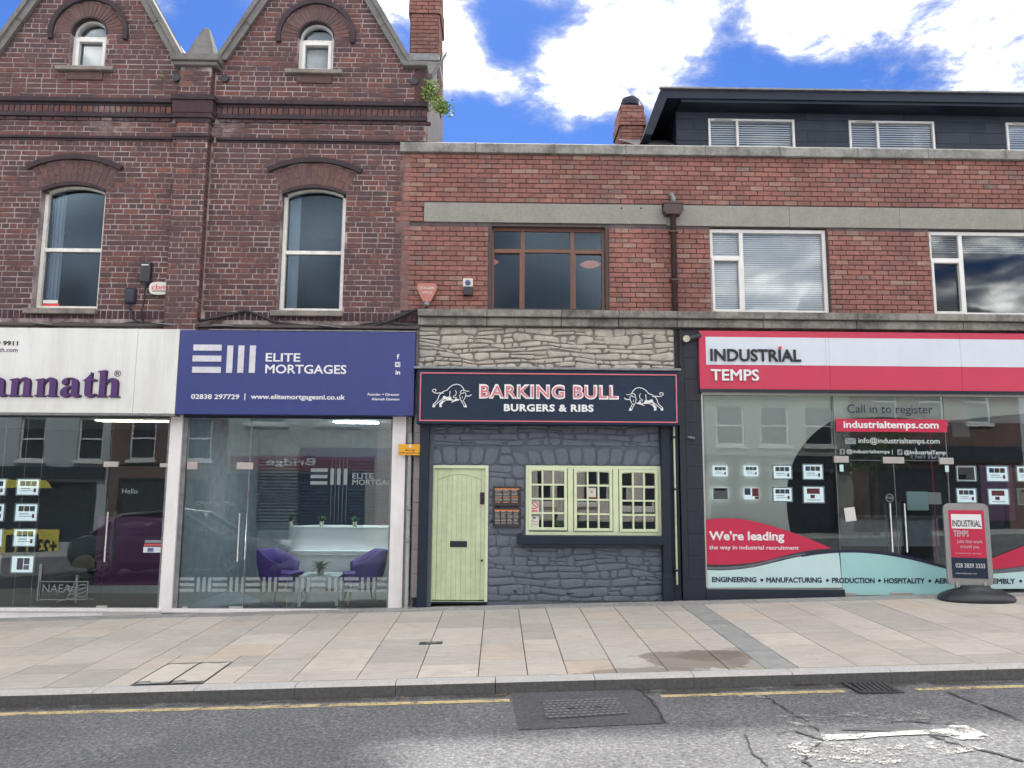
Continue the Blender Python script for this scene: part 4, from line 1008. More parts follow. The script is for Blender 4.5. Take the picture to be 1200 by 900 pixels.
# white post pillars between shopfronts
def post(l, r, ptop, pbot, y0, y1, mat='post_white', z1=2.72, name='pillar', par=vic):
    x0, _ = X(l, 600, y0); x1, _ = X(r, 600, y0)
    return box(name, mat, par, x0, x1, y0, y1, ptop, z1, .004)
post(193, 207.5, -.1, 0, -.02, .35); post(457.5, 473.5, -.1, 0, -.02, .35)
xl = X(207.5, 600, -.02)[0]; box('shop_door_frame', 'lead', vic, xl+.001, xl+.05, .02, .12, -.06, 2.70, .003)
xr0 = X(457, 600, -.02)[0]; 
xq0 = X(478, 600, -.02)[0]
box('reveal_post', 'pipe_grey', vic, X(473.5, 600, 0)[0]+.001, xq0+.02, .02, .3, -.08, 3.9)
# strip of glazed tiles right of the grey pipe
for k in range(8): box('wall_tile', 'tile_grey', vic, X(483.5, 600, 0)[0], X(490.5, 600, 0)[0], .0, .05, .12+k*.335, .12+k*.335+.330, .003)
box('plinth', 'black_paint', vic, X(483.5, 700, 0)[0], X(490.5, 700, 0)[0], -.005, .05, -.12, .118)
box('wall', 'render_wall', vic, X(483, 600, 0)[0], -1.13, .051, .3, -.2, 3.9)
x0u, x1u = X(486, 460, 0)[0], X(492, 460, 0)[0]
box('render_strip', 'render_wall', vic, x0u-.02, x1u, -.01, .05, 2.75, 4.05)
# sill and plinth of the white shop
glz0 = X(100, 714, .0)[1]
box('shop_sill', 'post_white', vic, -11.1, X(190, 715, 0)[0], -.05, .1, ZB-.03, ZB+.012, .004)
MB().prism([(-11.1, -.40), (-5.55, -.14), (-5.55, ZB-.031), (-11.1, ZB-.031)], -.03, .1).build('plinth', 'post_white', vic)
box('shop_sill', 'post_white', vic, xl, X(457, 715, 0)[0], -.04, .1, ZB-.04, ZB+.01, .004)
box('head_board', 'fascia_dark', vic, -11.1, -1.35, .0, .06, 2.66, 2.74)
def glass_panel(par, x0, x1, z0, z1, y, edge=True):
    o = MB().box(x0, x1, y, y+.012, z0, z1).build('pane', 'shop_glass', par); return o
def patch(par, x0, x1, z0, z1, y): return box('patch_fitting', 'patch_steel', par, x0, x1, y-.022, y+.034, z0, z1, .003)
def pull_handle(par, x, z0, z1, y):
    mb = MB(); mb.tube([(x, y-.07, z0), (x, y-.07, z1)], .013, 10)
    for z in (z0+.13, z1-.13): mb.tube([(x, y-.07, z), (x, y+.002, z)], .008, 8)
    mb.tube([(x+.045, y+.075, z0), (x+.045, y+.075, z1)], .013, 10)
    return mb.build('pull_handle', 'steel', par, smooth=True)
# --- white sign shop
box('plinth', 'kerb_granite', vic, -5.549, X(190, 715, 0)[0], -.045, .1, -.25, ZB-.031, .004)
xr1 = X(192, 600, 0)[0]; xd = X(121.5, 620, 0)[0]
sw = MB().frame(-11.0, xr1, ZB, 2.69, .02, .02, .06).build('shop_window', 'lead', vic)
glass_panel(sw, -10.95, xd-.006, ZB, 2.68, .03)
sdo = glass_panel(sw, xd+.006, xr1-.02, ZB+.02, X(150, 546, 0)[1], .03); glass_panel(sw, xd+.006, xr1-.02, X(150, 544, 0)[1], 2.68, .03)
patch(sw, *rc(121, 138, 541, 547), .03); patch(sw, *rc(187, 199, 543, 547.5), .03); patch(sw, *rc(112, 125, 710, 714), .03)
hx = X(126, 629, 0)[0]; pull_handle(sw, hx, X(126, 658, 0)[1], X(126, 600, 0)[1], .03)
# --- purple sign shop
xs0 = X(209.5, 600, 0)[0]+.03; xs1 = X(457, 600, 0)[0]; xj = X(289, 600, 0)[0]
se = MB().frame(xs0, xs1, ZB, 2.69, .018, .02, .06).build('shop_window', 'lead', vic)
zt_e = X(330, 545.5, 0)[1]
glass_panel(se, xj+.006, xs1, ZB, 2.68, .03); glass_panel(se, xs0, xj-.006, ZB+.02, zt_e-.004, .03); glass_panel(se, xs0, xj-.006, zt_e+.004, 2.68, .03)
box('glass_edge', 'lead', se, xj-.005, xj+.005, .026, .046, ZB, 2.68)
patch(se, *rc(219, 231, 541.5, 550), .03); patch(se, *rc(277, 296, 542, 550), .03); patch(se, *rc(268, 284, 711, 714.5), .03); patch(se, *rc(213, 219, 711, 714.5), .03)
pull_handle(se, X(280.5, 629, 0)[0], X(280, 658, 0)[1], X(280, 601, 0)[1], .03)
# vinyl on the glass: bars and letters
def bars_logo(r, y, mat, par, n=1, name='logo'):
    x0, x1, z0, z1 = r; W_, H = x1-x0, z1-z0
    mb = MB()
    for k in range(3):
        za = z0+H*(k*.395); mb.box(x0+.0, x0+W_*.46, y-.003, y, za, za+H*.21)
        xa = x0+W_*(.54+.182*k); mb.box(xa, xa+W_*.098, y-.003, y, z0, z1)
    return mb.build(name, mat, par)
GY = .026
bars_logo(rc(364, 407, 549, 568, GY), GY, 'frost', se)
text('ELITE', rc(413, 437.5, 554.5, 561, GY), GY-.001, 'frost', se, bold=.015); text('MORTGAGES', rc(413, 470, 562, 568.5, GY), GY-.001, 'frost', se, bold=.015)
text('OPENING TIMES', rc(230, 275, 587.5, 592.5, GY), GY-.001, 'frost_dim', se); 
xx = 210.5
for k in range(7):
    r = rc(xx, xx+37, 676.5, 693.5, GY)
    if r[0] > xs0: bars_logo((max(r[0], xs0+.02), r[1], r[2], r[3]), GY, 'frost_film', se, name='frosted_bars')
    xx += 38.5 if k != 3 else 38.5
# Interior of the purple shop
zf = ZB-.01
def room(x0, x1, y0, y1, z0, z1, fm, wm, cm, par=vic, side=True):
    box('shop_floor', fm, par, x0, x1, y0, y1, z0-.06, z0); box('back_wall', wm, par, x0, x1, y1, y1+.05, z0, z1); box('shop_ceiling', cm, par, x0, x1, y0, y1, z1, z1+.05)
    if side: box('side_wall', wm, par, x0-.05, x0, y0, y1, z0, z1); box('side_wall', wm, par, x1, x1+.05, y0, y1, z0, z1)
room(xl+.06, xs1+.3, .10, 3.6, zf, 2.75, 'room_grey', 'room_grey', 'room_pale')
nx0 = X(348, 600, 3.4)[0]; box('navy_panel', 'room_navy', vic, nx0, xs1+.29, 3.5, 3.59, zf, 2.4)
mb = MB(); z = 1.0
while z < 2.2: mb.box(nx0-1.2, xs1+.28, 3.44, 3.46, z, z+.018); z += .06
mb.build('slatted_blind', 'room_dark', vic)['kind'] = 'stuff'
mb = MB()
for k in range(5): mb.box(X(386+k*4.5, 590, 3.3)[0], X(386.8+k*4.5, 590, 3.3)[0], 3.38, 3.4, 1.0, 2.2)
mb.build('grid_panel', 'frost_dim', vic)
# reception counter
t = thing('reception_counter', (-2.6, 1.9, zf), 'white curved reception counter behind the purple chairs', 'counter')
ctp = X(400, 618, 1.7)[1]; cs = X(400, 646, 1.7)[1]; cb = X(400, 694, 1.7)[1]
cl_, cr_ = X(330, 650, 1.7)[0], xs1+.25
def capsule(x0, x1, y0, y1, r=.35):
    P = [(x1, y1), (x0+r, y1)]+[(x0+r-r*math.sin(a), (y0+r)-r*math.cos(a)) for a in [math.pi/2-k*math.pi/16 for k in range(0, 9)]][::1]+[(x1, y0)]
    return P
MB().prismz(capsule(cl_, cr_, 1.75, 2.5), cs+.005, ctp).build('counter_upper', 'counter_white', t, .006)
MB().prismz(capsule(cl_+.03, cr_, 1.68, 2.5), cs-.055, cs+.003).build('counter_shelf', 'counter_white', t, .006)
MB().prismz(capsule(cl_+.05, cr_, 1.78, 2.5), zf+.08, cs-.057).build('counter_front', 'counter_white', t, .006)
MB().prismz(capsule(cl_+.09, cr_, 1.83, 2.5), zf, zf+.078).build('counter_plinth', 'room_grey', t)
def plant(name, x, y, z, potr, poth, leafr, n, label, cat='potted plant', group=None, up=.5):
    t = thing(name, (x, y, z), label, cat, group)
    MB().lathe([(potr*.8, 0), (potr, poth*.2), (potr, poth), (potr*.85, poth), (potr*.8, poth*.85)], (x, y, z), 16).build('pot', 'pot_pale', t)
    mb = MB(); rr = random.Random(hash(label) % 999 if False else int(x*100)+7)
    for k in range(n):
        a = rr.random()*6.28; el = rr.uniform(.25, 1.3)*up+rr.uniform(0, .5); L = leafr*rr.uniform(.6, 1.1); p = []
        for i in range(6):
            u = i/5; rd = L*u*math.cos(el*(1-.4*u)); zz_ = L*(math.sin(el)*u*1.1-.55*u*u); w = .014*leafr/.18*(1-u)**.6*1.2+.001
            c_ = Vector((x+rd*math.cos(a), y+rd*math.sin(a), z+poth*.9+zz_)); s_ = Vector((-math.sin(a), math.cos(a), 0))*w; p.append((c_-s_, c_+s_))
        vs = [q for pr in p for q in pr]; mb.add(vs, [(2*i, 2*i+1, 2*i+3, 2*i+2) for i in range(5)])
    mb.build('leaves', 'leaf_green', t); return t
for px, lb in ((340.5, 'small green plant in a pale pot at the rounded left end of the white counter'), (377, 'small green plant in a pale pot on the middle of the white counter'), (416, 'small green plant in a pale pot on the white counter above the right purple chair')):
    plant('potted_plant', X(px, 610, 1.95)[0], 1.95, ctp, .035, .085, .17, 34, lb, group='potted plants on the reception counter', up=1.0)
# side table and plant
def tub_chair(px, face, label):
    yc = .58; cx = X(px, 680, yc)[0]
    t = thing('tub_chair', (0, 0, 0), label, 'armchair', 'purple tub chairs in the shop window')
    # built facing -Y about the origin, then turned
    def shell(s):  # s in -1..1 around the U
        a = s*math.radians(118); r1, r2 = .285, .285
        x, y = r1*math.sin(a), .02+r2*math.cos(a)
        hgt = .80-.19*max(0, (abs(s)-.45)/.55)**.8; return x*1.02, y, hgt
    n = 24; V = []
    for i in range(n+1):
        s = -1+2*i/n; x, y, h = shell(s); d = Vector((x, y-.02)).normalized()
        for (o, z) in ((.0, .36), (.025, .42), (.045+.02*(1-abs(s)), .60), (.055+.03*(1-abs(s)), h-.015), (.035+.03*(1-abs(s)), h), (.01+.02*(1-abs(s)), h-.012), (-.02, .62), (-.035, .44), (-.03, .36)):
            V.append((x+d.x*o-0, y+d.y*o, z))
    m_ = 9; F = []
    for i in range(n):
        for k in range(m_): F.append((i*m_+k, i*m_+(k+1) % m_, (i+1)*m_+(k+1) % m_, (i+1)*m_+k))
    F += [tuple(range(m_)), tuple(n*m_+k for k in range(m_))]
    MB().add(V, F).build('backrest', 'chair_purple', t, smooth=True)
    P = [(.27*math.sin(a), .0+.27*math.cos(a)) for a in [k*math.pi/12 for k in range(-9, 10)]]+[(-.21, -.25), (.21, -.25)][::-1]
    MB().prismz(P, .35, .47).build('seat', 'chair_purple', t, .02)
    for (sx, sy) in ((-1, -1), (1, -1), (-1, 1), (1, 1)):
        MB().tube([(sx*.15, sy*.14, .36), (sx*.23, sy*.22, .0)], [.014, .008], 8).build('leg', 'gold_leg', t)
    t.location = (cx, yc, zf); t.rotation_euler = (0, 0, face); return t
tub_chair(330, R_(78), 'purple tub chair with gold legs nearer the glass door, left of the small table')
tub_chair(423, R_(-72), 'purple tub chair with gold legs beside the white pillar, right of the small table')
t = thing('side_table', (X(373, 700, .5)[0], .5, zf), 'small square white table between the two purple chairs', 'table')
tx0, tx1, tz0, tz1 = rc(349, 397, 674, 712, .28); tz1 = X(373, 675, .28)[1]
box('tabletop', 'table_glass_white', t, tx0, tx1, .28, .80, tz1-.05, tz1, .006)
for a in (tx0, tx1-.05):
    for b in (.28, .75): box('leg', 'table_glass_white', t, a+.002, a+.048, b, b+.048, zf, tz1-.052, .003)
plant('potted_plant', X(376, 670, .52)[0], .50, tz1+.002, .052, .075, .25, 60, 'spiky green plant in a pale pot on the small white table', up=.9)
# Interior of the white sign shop
room(-11.2, X(196, 600, 0)[0], .10, 4.0, zf, 2.75, 'room_dark', 'room_dark', 'room_pale')
box('purple_wall', 'interior_purple', vic, X(108, 650, 1.6)[0], X(197, 650, 1.6)[0]+.1, 1.7, 1.78, zf+.12, X(150, 606, 1.7)[1])
box('wall_skirting', 'room_grey', vic, X(100, 690, 1.6)[0], X(197, 690, 1.6)[0]+.1, 1.66, 1.70, zf, zf+.12)
for (px, py, w_) in ((140, 493, .8), (185, 501.5, .6)):
    x_, z_ = X(px, py, 1.5); 
    x_ = min(x_, X(193, 600, 0)[0]-.5)
    t = thing('light_panel', (x_, 1.6, 2.74), 'lit yellowish ceiling light panel inside the white shop, %s' % ('nearer the door top' if px == 140 else 'beside the white pillar'), 'ceiling light', 'ceiling lights in the white shop')
    box('diffuser', 'led_panel', t, x_-w_/2, x_+w_/2, 1.5, 1.75, 2.725, 2.735); MB().box(x_-w_/2-.02, x_+w_/2+.02, 1.48, 1.77, 2.736, 2.75).build('light_frame', 'sign_white', t)
xl_, zl_ = X(417, 495, 1.5)
t = thing('light_panel', (xl_, 1.5, 2.74), 'lit ceiling light panel inside the purple sign shop', 'ceiling light')
box('diffuser', 'led_cool', t, xl_-.35, xl_+.35, 1.4, 1.7, 2.725, 2.735); MB().box(xl_-.37, xl_+.37, 1.38, 1.72, 2.736, 2.75).build('light_frame', 'sign_white', t)
# display cards hung in the windows
def card(px0, px1, py0, py1, y, label, pic='photo_mixed', framed=True, grp='framed property cards hung in the white shop window', style=0):
    r = rc(px0, px1, py0, py1, y); x0, x1, z0, z1 = r
    t = thing('display_card', ((x0+x1)/2, y, z0), label, 'display card', grp)
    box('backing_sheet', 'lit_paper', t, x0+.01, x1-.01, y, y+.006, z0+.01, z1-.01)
    if framed: MB().frame(x0, x1, z0, z1, .018, y-.012, y+.012).build('acrylic_frame', 'frame_clear', t, .004)
    w_, h = x1-x0, z1-z0; fy = y-.002
    def pt(n, m_, a, b, c, d): box(n, m_, t, x0+w_*a, x0+w_*b, fy, fy+.0015, z0+h*c, z0+h*d)
    if style == 0:
        rr = random.Random(int(px0*7+py0)); a = .16
        for k in range(3): pt('photo', pic if k % 2 == rr.randint(0, 1) else 'photo_blue', .16+k*.235, .16+k*.235+.21, .56, .84)
        pt('print', 'menu_grey', .2, .6, .40, .44); pt('print', 'menu_grey', .2, .72, .28, .31); pt('print', 'photo_red', .74, .84, .2, .42)
    elif style == 1:
        pt('photo', 'interior_purple', .26, .52, .2, .84); pt('photo', 'photo_blue', .55, .78, .5, .84); pt('photo', 'menu_grey', .55, .78, .2, .46)
    elif style == 2:
        pt('photo', 'photo_mixed', .10, .90, .1, .9); pt('photo', 'photo_red', .12, .5, .15, .45)
    elif style == 3:
        pt('photo', 'photo_blue', .08, .45, .4, .92); pt('photo', 'photo_red', .55, .95, .3, .92); pt('photo', 'photo_red', .70, .95, .08, .28)
    elif style == 4:
        pt('photo', 'photo_red', .2, .78, .55, .86); pt('photo', 'photo_red', .35, .55, .3, .5); pt('print', 'menu_grey', .2, .8, .18, .22)
    elif style == 5:
        pt('photo', 'menu_grey', .06, .94, .06, .94); pt('photo', 'photo_red', .2, .8, .75, .9)
    for xx_ in (x0+.01, x1-.01): pass
    return t
rows = [('topmost', 560.5, 581), ('second', 589.5, 611.5), ('third', 619, 641), ('lowest', 650.5, 672)]
for i, (nm, a, b) in enumerate(rows):
    pxl = [19, 17, 15, 12.5][i]
    card(pxl, pxl+28, a, b, .10, '%s framed card in the full column hung in the white shop window' % nm + (', with purple picture' if i == 3 else ''), style=1 if i == 3 else 0)
    card(pxl-39, pxl-11.1, a, b, .10, '%s framed card of the column cut by the left edge of the photo' % nm)
mb = MB()
for px in (22, 42, -4, -16): x_ = X(px, 620, .1)[0]; mb.tube([(x_, .115, zf), (x_, .115, 2.7)], .0025, 5)
mb.build('hanging_wire', 'steel', vic)
# round-backed chair and frosted panel
t = thing('office_chair', (X(95, 690, .9)[0], .9, zf), 'dark round-backed chair inside the white shop window', 'chair')
cx_, cz_ = X(99, 664, .9)
mb = MB(); mb.tube([(cx_-.0, .9+.035*math.cos(0), cz_)]*1+[(cx_, .96, cz_)], [.17, .16], 24); mb.build('backrest', 'black_paint', t)
MB().tube([(cx_, .86, cz_), (cx_, .90, cz_)], [.175, .178], 24).build('backrest_rim', 'photo_mixed', t)
MB().lathe([(.02, 0), (.24, .02), (.25, .06), (.2, .09)], (cx_, .72, zf+.40), 20).build('seat', 'black_paint', t)
MB().tube([(cx_, .72, zf+.05), (cx_, .72, zf+.42)], .03, 8).build('stem', 'steel', t)
for k in range(4): a = k*math.pi/2+.5; MB().tube([(cx_, .72, zf+.06), (cx_+.25*math.cos(a), .72+.25*math.sin(a), zf+.02)], .015, 6).build('foot', 'steel', t)
r = rc(48, 103, 681, 703, GY)
letters('NAEA', (r[0]+.02, X(82, 690, 0)[0], X(60, 694.5, 0)[1], X(60, 685, 0)[1]), GY-.002, 'frost_dim', sw); MB().frame(r[0]-.03, r[1], r[2], r[3], .012, GY-.003, GY-.001).build('vinyl_frame', 'frost_dim', sw)
mb = MB(); a, b, c_, d_ = rc(80, 101, 683, 701, GY)
for k in range(4): mb.ribbon([(a+(b-a)*u, c_+(d_-c_)*(.2+.2*k+.1*math.sin(u*6+k))) for u in [i/10 for i in range(11)]], .012, GY-.002)
mb.ribbon([(a, c_), (a+.1, d_+.05)], .012, GY-.0025); mb.build('vinyl_emblem', 'frost_dim', sw)
box('vinyl_post', 'frost_dim', sw, *X(43.5, 680, 0)[:1], X(47, 680, 0)[0], GY-.003, GY-.001, X(45, 704, 0)[1], X(45, 661, 0)[1])
text('Hello', rc(143, 161.5, 572.5, 578.5, GY), GY-.002, 'frost', sw)
for (a, b, c_, d_, mm) in ((170, 190, 633, 636, 'frost'), (169, 190, 637, 640, 'photo_red'), (168, 190, 641, 647.5, 'sign_light')): box('door_sticker', mm, sw, *rc(a, b, c_, d_, GY)[:2], GY-.003, GY-.001, *rc(a, b, c_, d_, GY)[2:])
box('door_sticker', 'photo_blue', sw, *rc(173, 180, 642, 646.5, GY)[:2], GY-.005, GY-.0035, *rc(173, 180, 642, 646.5, GY)[2:])

# ---------------------------------------------------------------- fascia signs on the Victorian building
SY = -.22
hs = thing('shop_sign', (-7, -.1, 2.75), 'long white shop fascia sign with purple serif lettering', 'shop sign')
a, b, c_, d_ = rc(0, 207.7, 385, 485, SY); sx = X(158.5, 436, SY)[0]
z1s = X(100, 384.8, SY)[1]; z0s = X(100, 484, SY)[1]
box('sign_panel', 'sign_white', hs, -11.2, sx-.002, SY, -.02, z0s, z1s, .003); box('sign_panel', 'sign_white', hs, sx+.002, b, SY, -.02, z0s, z1s, .003)
box('sign_underside', 'lead', hs, -11.2, b, SY+.01, -.02, z0s-.03, z0s-.001)
text('9 9911', rc(-4, 21.5, 399.5, 405, SY), SY-.004, 'print_black', hs, bold=.03); text('th.com', rc(-1, 21, 407.5, 412.5, SY), SY-.004, 'purple_print', hs, bold=.0)
# bold serif capitals drawn by hand (units: x-height = 1)
def glyph(kind):
    P = []
    if kind == 'n':
        P += [[(0.02, .0), (.62, .0), (.62, .06), (.50, .09), (.50, .98), (.03, .90), (.03, .84), (.16, .82), (.16, .09), (.02, .06)]]
        P += [bez((.50, .72), (.60, .95), (.75, 1.02), (.90, 1.02))+bez((.90, 1.02), (1.12, 1.02), (1.20, .88), (1.20, .66))+[(1.20, .09), (1.31, .06), (1.31, 0), (.74, 0), (.74, .06), (.84, .09), (.84, .68)]+bez((.84, .68), (.84, .84), (.80, .88), (.72, .87))+bez((.72, .87), (.62, .85), (.55, .76), (.50, .64))]
        w = 1.36
    elif kind == 'h':
        P += [[(0.02, .0), (.62, .0), (.62, .06), (.50, .09), (.50, 1.45), (.03, 1.38), (.03, 1.32), (.16, 1.30), (.16, .09), (.02, .06)]]
        n_ = glyph('n')[0][1]; P += [n_]; w = 1.34
    elif kind == 't':
        P += [[(.0, .86), (.10, .90)]+bez((.10, .90), (.28, 1.0), (.40, 1.12), (.50, 1.32))+[(.54, 1.32), (.54, .95), (.80, .95), (.80, .86), (.54, .86), (.54, .26)]+bez((.54, .26), (.54, .12), (.60, .09), (.72, .14))+[(.80, .20), (.83, .14)]+bez((.83, .14), (.72, .0), (.60, -.03), (.46, -.03))+bez((.46, -.03), (.26, -.03), (.18, .07), (.18, .25))+[(.18, .86)]]
        w = .84
    else:
        P += [[(.62, .68), (.62, .78)]+bez((.62, .78), (.62, .93), (.56, .95), (.46, .95))+bez((.46, .95), (.40, .95), (.36, .92), (.38, .88))+bez((.38, .88), (.46, .74), (.34, .62), (.22, .62))+bez((.22, .62), (.10, .62), (.04, .70), (.05, .78))+bez((.05, .78), (.08, .94), (.26, 1.02), (.52, 1.02))+bez((.52, 1.02), (.84, 1.02), (.98, .90), (.98, .64))+[(.98, .22)]+bez((.98, .22), (.98, .10), (1.04, .06), (1.14, .12))+[(1.16, .07)]+bez((1.16, .07), (1.08, -.02), (1.0, -.03), (.88, -.03))+bez((.88, -.03), (.74, -.03), (.64, .03), (.62, .16))]
        P += [bez((.63, .60), (.30, .56), (.0, .46), (.0, .22))+bez((.0, .22), (.0, .04), (.14, -.03), (.28, -.03))+bez((.28, -.03), (.46, -.03), (.56, .04), (.63, .18))+[(.63, .24)]+bez((.63, .24), (.56, .13), (.50, .11), (.46, .13))+bez((.46, .13), (.36, .20), (.34, .46), (.63, .53))]
        w = 1.14
    return P, w
gx = X(141, 465, SY)[0]; base = X(70, 464.8, SY)[1]; xh = X(70, 443, SY)[1]-base
tot = 0; seqs = []
for ch_, gap in zip('annath', (.10, .10, .10, .04, .0, 0)):
    seqs.append((ch_, tot)); tot += glyph(ch_)[1]+gap
xst = X(-14.5, 455, SY)[0]; sc = (gx-xst)/tot
for nn, mat_, off, yy in (('letter_shadow', 'purple_dark', .014, SY-.018), ('letter_face', 'purple_print', 0, SY-.034)):  # first pass: dark offset copies paint the letters' shadow on the panel
    for ch_, ox in seqs:
        mb = MB()
        for pi, pl in enumerate(glyph(ch_)[0]):
            q = [(xst+(ox+p[0])*sc+off, base+p[1]*xh-off*.6) for p in pl]; cu = None
            mb.prism(q, yy-pi*.0006, SY-.001 if off else yy+.012)
        mb.build(nn, mat_, hs)
text('®', rc(134, 142, 434, 441.5, SY), SY-.006, 'purple_print', hs, bold=.0)
es_ = thing('shop_sign', (-3, -.1, 2.75), 'purple-blue fascia sign reading ELITE MORTGAGES with a white bar logo', 'shop sign')
a, b, c_, d_ = rc(208.3, 485.5, 388, 486, SY); box('sign_panel', 'sign_purple', es_, a+.002, b, SY, .0, c_, d_, .004)
box('top_flashing', 'lead', es_, a+.4, b+.01, SY-.01, .0, d_+.001, d_+.018, .004)
# logo bars, each its own piece
for (l_, r_, t_, b_) in ((227, 260, 404, 411), (226, 259.5, 416.8, 423.8), (225.5, 259, 430, 437), (266, 273, 405, 437), (279, 286, 405, 437), (292.5, 299.5, 405, 437)):
    q = rc(l_, r_, t_, b_, SY); box('logo_bar', 'logo_white', es_, q[0], q[1], SY-.012, SY-.001, q[2], q[3])
for (s_, l_, r_, t_, b_, bo) in (('ELITE', 311.5, 352, 414, 423.8, .015), ('MORTGAGES', 311, 406, 427.5, 438, .015), ('02838 297729', 224, 280.5, 462, 467.8, .02), ('www.elitemortgagesni.co.uk', 294, 404.5, 462.3, 469.8, .02),
                                 ('Founder + Director', 431, 468, 460.8, 463.8, .02), ('Alannah Dawson', 435.5, 468, 466.3, 469.2, .02), ('f', 465, 468, 415, 421, .03), ('in', 463.5, 469, 434, 439, .03), ('|', 286.5, 287.6, 461, 469, 0)):
    (letters if b_-t_ > 8 and len(s_) > 2 else text)(s_, rc(l_, r_, t_, b_, SY), SY-.004, 'print_white', es_, bold=bo, ext=.004 if b_-t_ > 8 else 0)
q = rc(463, 469, 424.3, 430, SY); mb = MB().frame(q[0], q[1], q[2], q[3], .010, SY-.004, SY-.002)
mb.ribbon([((q[0]+q[1])/2+.02*math.cos(t*.5236), (q[2]+q[3])/2+.02*math.sin(t*.5236)) for t in range(12)], .009, SY-.004, True); mb.build('camera_icon', 'print_white', es_)

# ================================================================ RESTAURANT FRONT (flat building)
# natural stone over the sign
sx0, sx1 = X(490.5, 400, 0)[0], X(789.5, 400, 0)[0]
box('stone_backing', 'natural_pointing', flat, sx0, sx1, -.02, .3, 3.2, 4.04)
rubble(flat, lambda z: [(sx0, sx1)], sx0, sx1, X(640, 432, 0)[1]-.12, 4.035, .085, .22, -.02, .024, 'natural_stone', seed=8)
# painted stone wall
px0, px1 = X(501, 620, .02)[0], X(775.5, 620, .02)[0]
DR = rc(503.3, 571.8, 545.3, 704, .05); WN = rc(616, 774.6, 546, 628, .03)
def pw_allowed(z):
    iv = [(px0, px1)]
    if z < DR[3]: iv = sub(iv, DR[0], DR[1])
    if WN[2]-.02 < z < WN[3]: iv = sub(iv, WN[0]+.005, WN[1]-.005)
    return iv
YP = .0
backing(flat, pw_allowed, sorted([-.05, WN[2]-.02, WN[3], DR[3], 3.2]), YP, .3, 'painted_pointing', 'wall')
zlow = .075
zv0, zv1 = DR[3]+.002, DR[3]+.275
rubble(flat, pw_allowed, px0, px1, zlow, WN[2]-.16, .100, .22, YP, .016, 'painted_stone', seed=21, joint=.005)
rubble(flat, lambda z: sub(pw_allowed(z), WN[0]-.01, WN[1]+.2), px0, px1, WN[2]-.16, zv0, .15, .26, YP, .014, 'painted_stone', seed=5, joint=.005)
rubble(flat, lambda z: [(px0, px1)], px0, px1, zv1+.012, 3.0, .085, .26, YP, .016, 'painted_stone', seed=12, joint=.005)
rr = random.Random(9)
def fan(xa, xb, n, z0, z1, k):
    c = (xa+xb)/2
    for i in range(n):
        u0, u1 = xa+(xb-xa)*i/n, xa+(xb-xa)*(i+1)/n; t0, t1 = (u0-c)*k, (u1-c)*k
        dz = -((u0+u1)/2-c)**2*.09
        stone('stone', 'painted_stone', flat, [(u0+.006, z0), (u1-.006, z0), (u1+t1-.006, z1+dz), (u0+t0+.006, z1+dz)], YP, .018, rr)
fan(px0+.03, DR[1]+.10, 5, zv0, zv1, .16); fan(WN[0]-.12, WN[1]+.0, 11, zv0, zv1, .10)
stone('stone', 'painted_stone', flat, [(DR[1]+.13, zv0+.01), (WN[0]-.14, zv0+.01), (WN[0]-.20, zv1-.12), (DR[1]+.17, zv1-.12)], YP, .018, rr)
stone('stone', 'painted_stone', flat, [(DR[1]+.17, zv1-.11), (WN[0]-.20, zv1-.11), (WN[0]-.23, zv1), (DR[1]+.18, zv1)], YP, .018, rr)
# black posts and pipes at each side
q = rc(490.5, 501.3, 497, 709, -.1); box('pilaster', 'black_paint', flat, q[0], q[1], -.12, .3, -.03, 3.05, .006)
q2 = rc(776, 785.5, 497, 705, -.1); box('pilaster', 'black_paint', flat, q2[0], q2[1], -.12, .3, .05, 3.05, .006)
box('pilaster_base', 'black_paint', flat, q2[0]-.012, q2[1]+.012, -.135, -.121, .05, .45, .006)
box('jamb_strip', 'painted_pointing', flat, q[1]+.001, q[1]+.06, -.03, .0, .0, 3.05); 
t = thing('drainpipe', (q2[1]+.05, -.05, .07), 'thin pale green pipe running down between the black posts', 'pipe')
pxx = X(791.5, 600, -.05)[0]
MB().tube([(pxx, -.06, .32), (pxx, -.06, 3.0)], .014, 10).build('pipe', 'green_paint', t)
for zc in (.5, 1.65, 2.4): box('bracket', 'black_paint', t, pxx-.03, pxx+.03, -.075, -.02, zc, zc+.035, .004)
# green plank door
d = MB().frame(DR[0]+.003, DR[1], zlow-.01, DR[3], .045, -.005, .09, .001).build('door_frame', 'green_paint_pale', flat, .004)
dx_0, dx_1, dz0, dz1 = DR[0]+.05, DR[1]-.047, zlow, DR[3]-.05
dl = box('door', 'groove_shade_green', flat, dx_0, dx_1, .055, .085, dz0+.01, dz1)  # darker backing: the shade in the plank grooves is put into its colour
lx_, rx_ = X(512.5, 600, .03)[0], X(563.5, 600, .03)[0]; n = 9
for i in range(n):
    a, b = lx_+(rx_-lx_)*i/n, lx_+(rx_-lx_)*(i+1)/n; c = (lx_+rx_)/2; tt = dz1-.085
    h = lambda x: tt-.08*((x-c)/((rx_-lx_)/2))**2
    MB().prism([(a+.0045, dz0+.012), (b-.0045, dz0+.012), (b-.0045, h(b)-.004), (a+.0045, h(a)-.004)], .034, .054).build('plank', 'green_paint', dl, .003)
fr = MB(); ar = [(lx_+(rx_-lx_)*k/12) for k in range(13)]
fr.box(dx_0, lx_-.003, .030, .054, dz0+.012, dz1); fr.box(rx_+.003, dx_1, .030, .054, dz0+.012, dz1)
for a, b in zip(ar[:-1], ar[1:]): fr.prism([(a, h(a)+.004), (b, h(b)+.004), (b, dz1), (a, dz1)], .030, .054)
fr.build('door_rail', 'green_paint', dl)
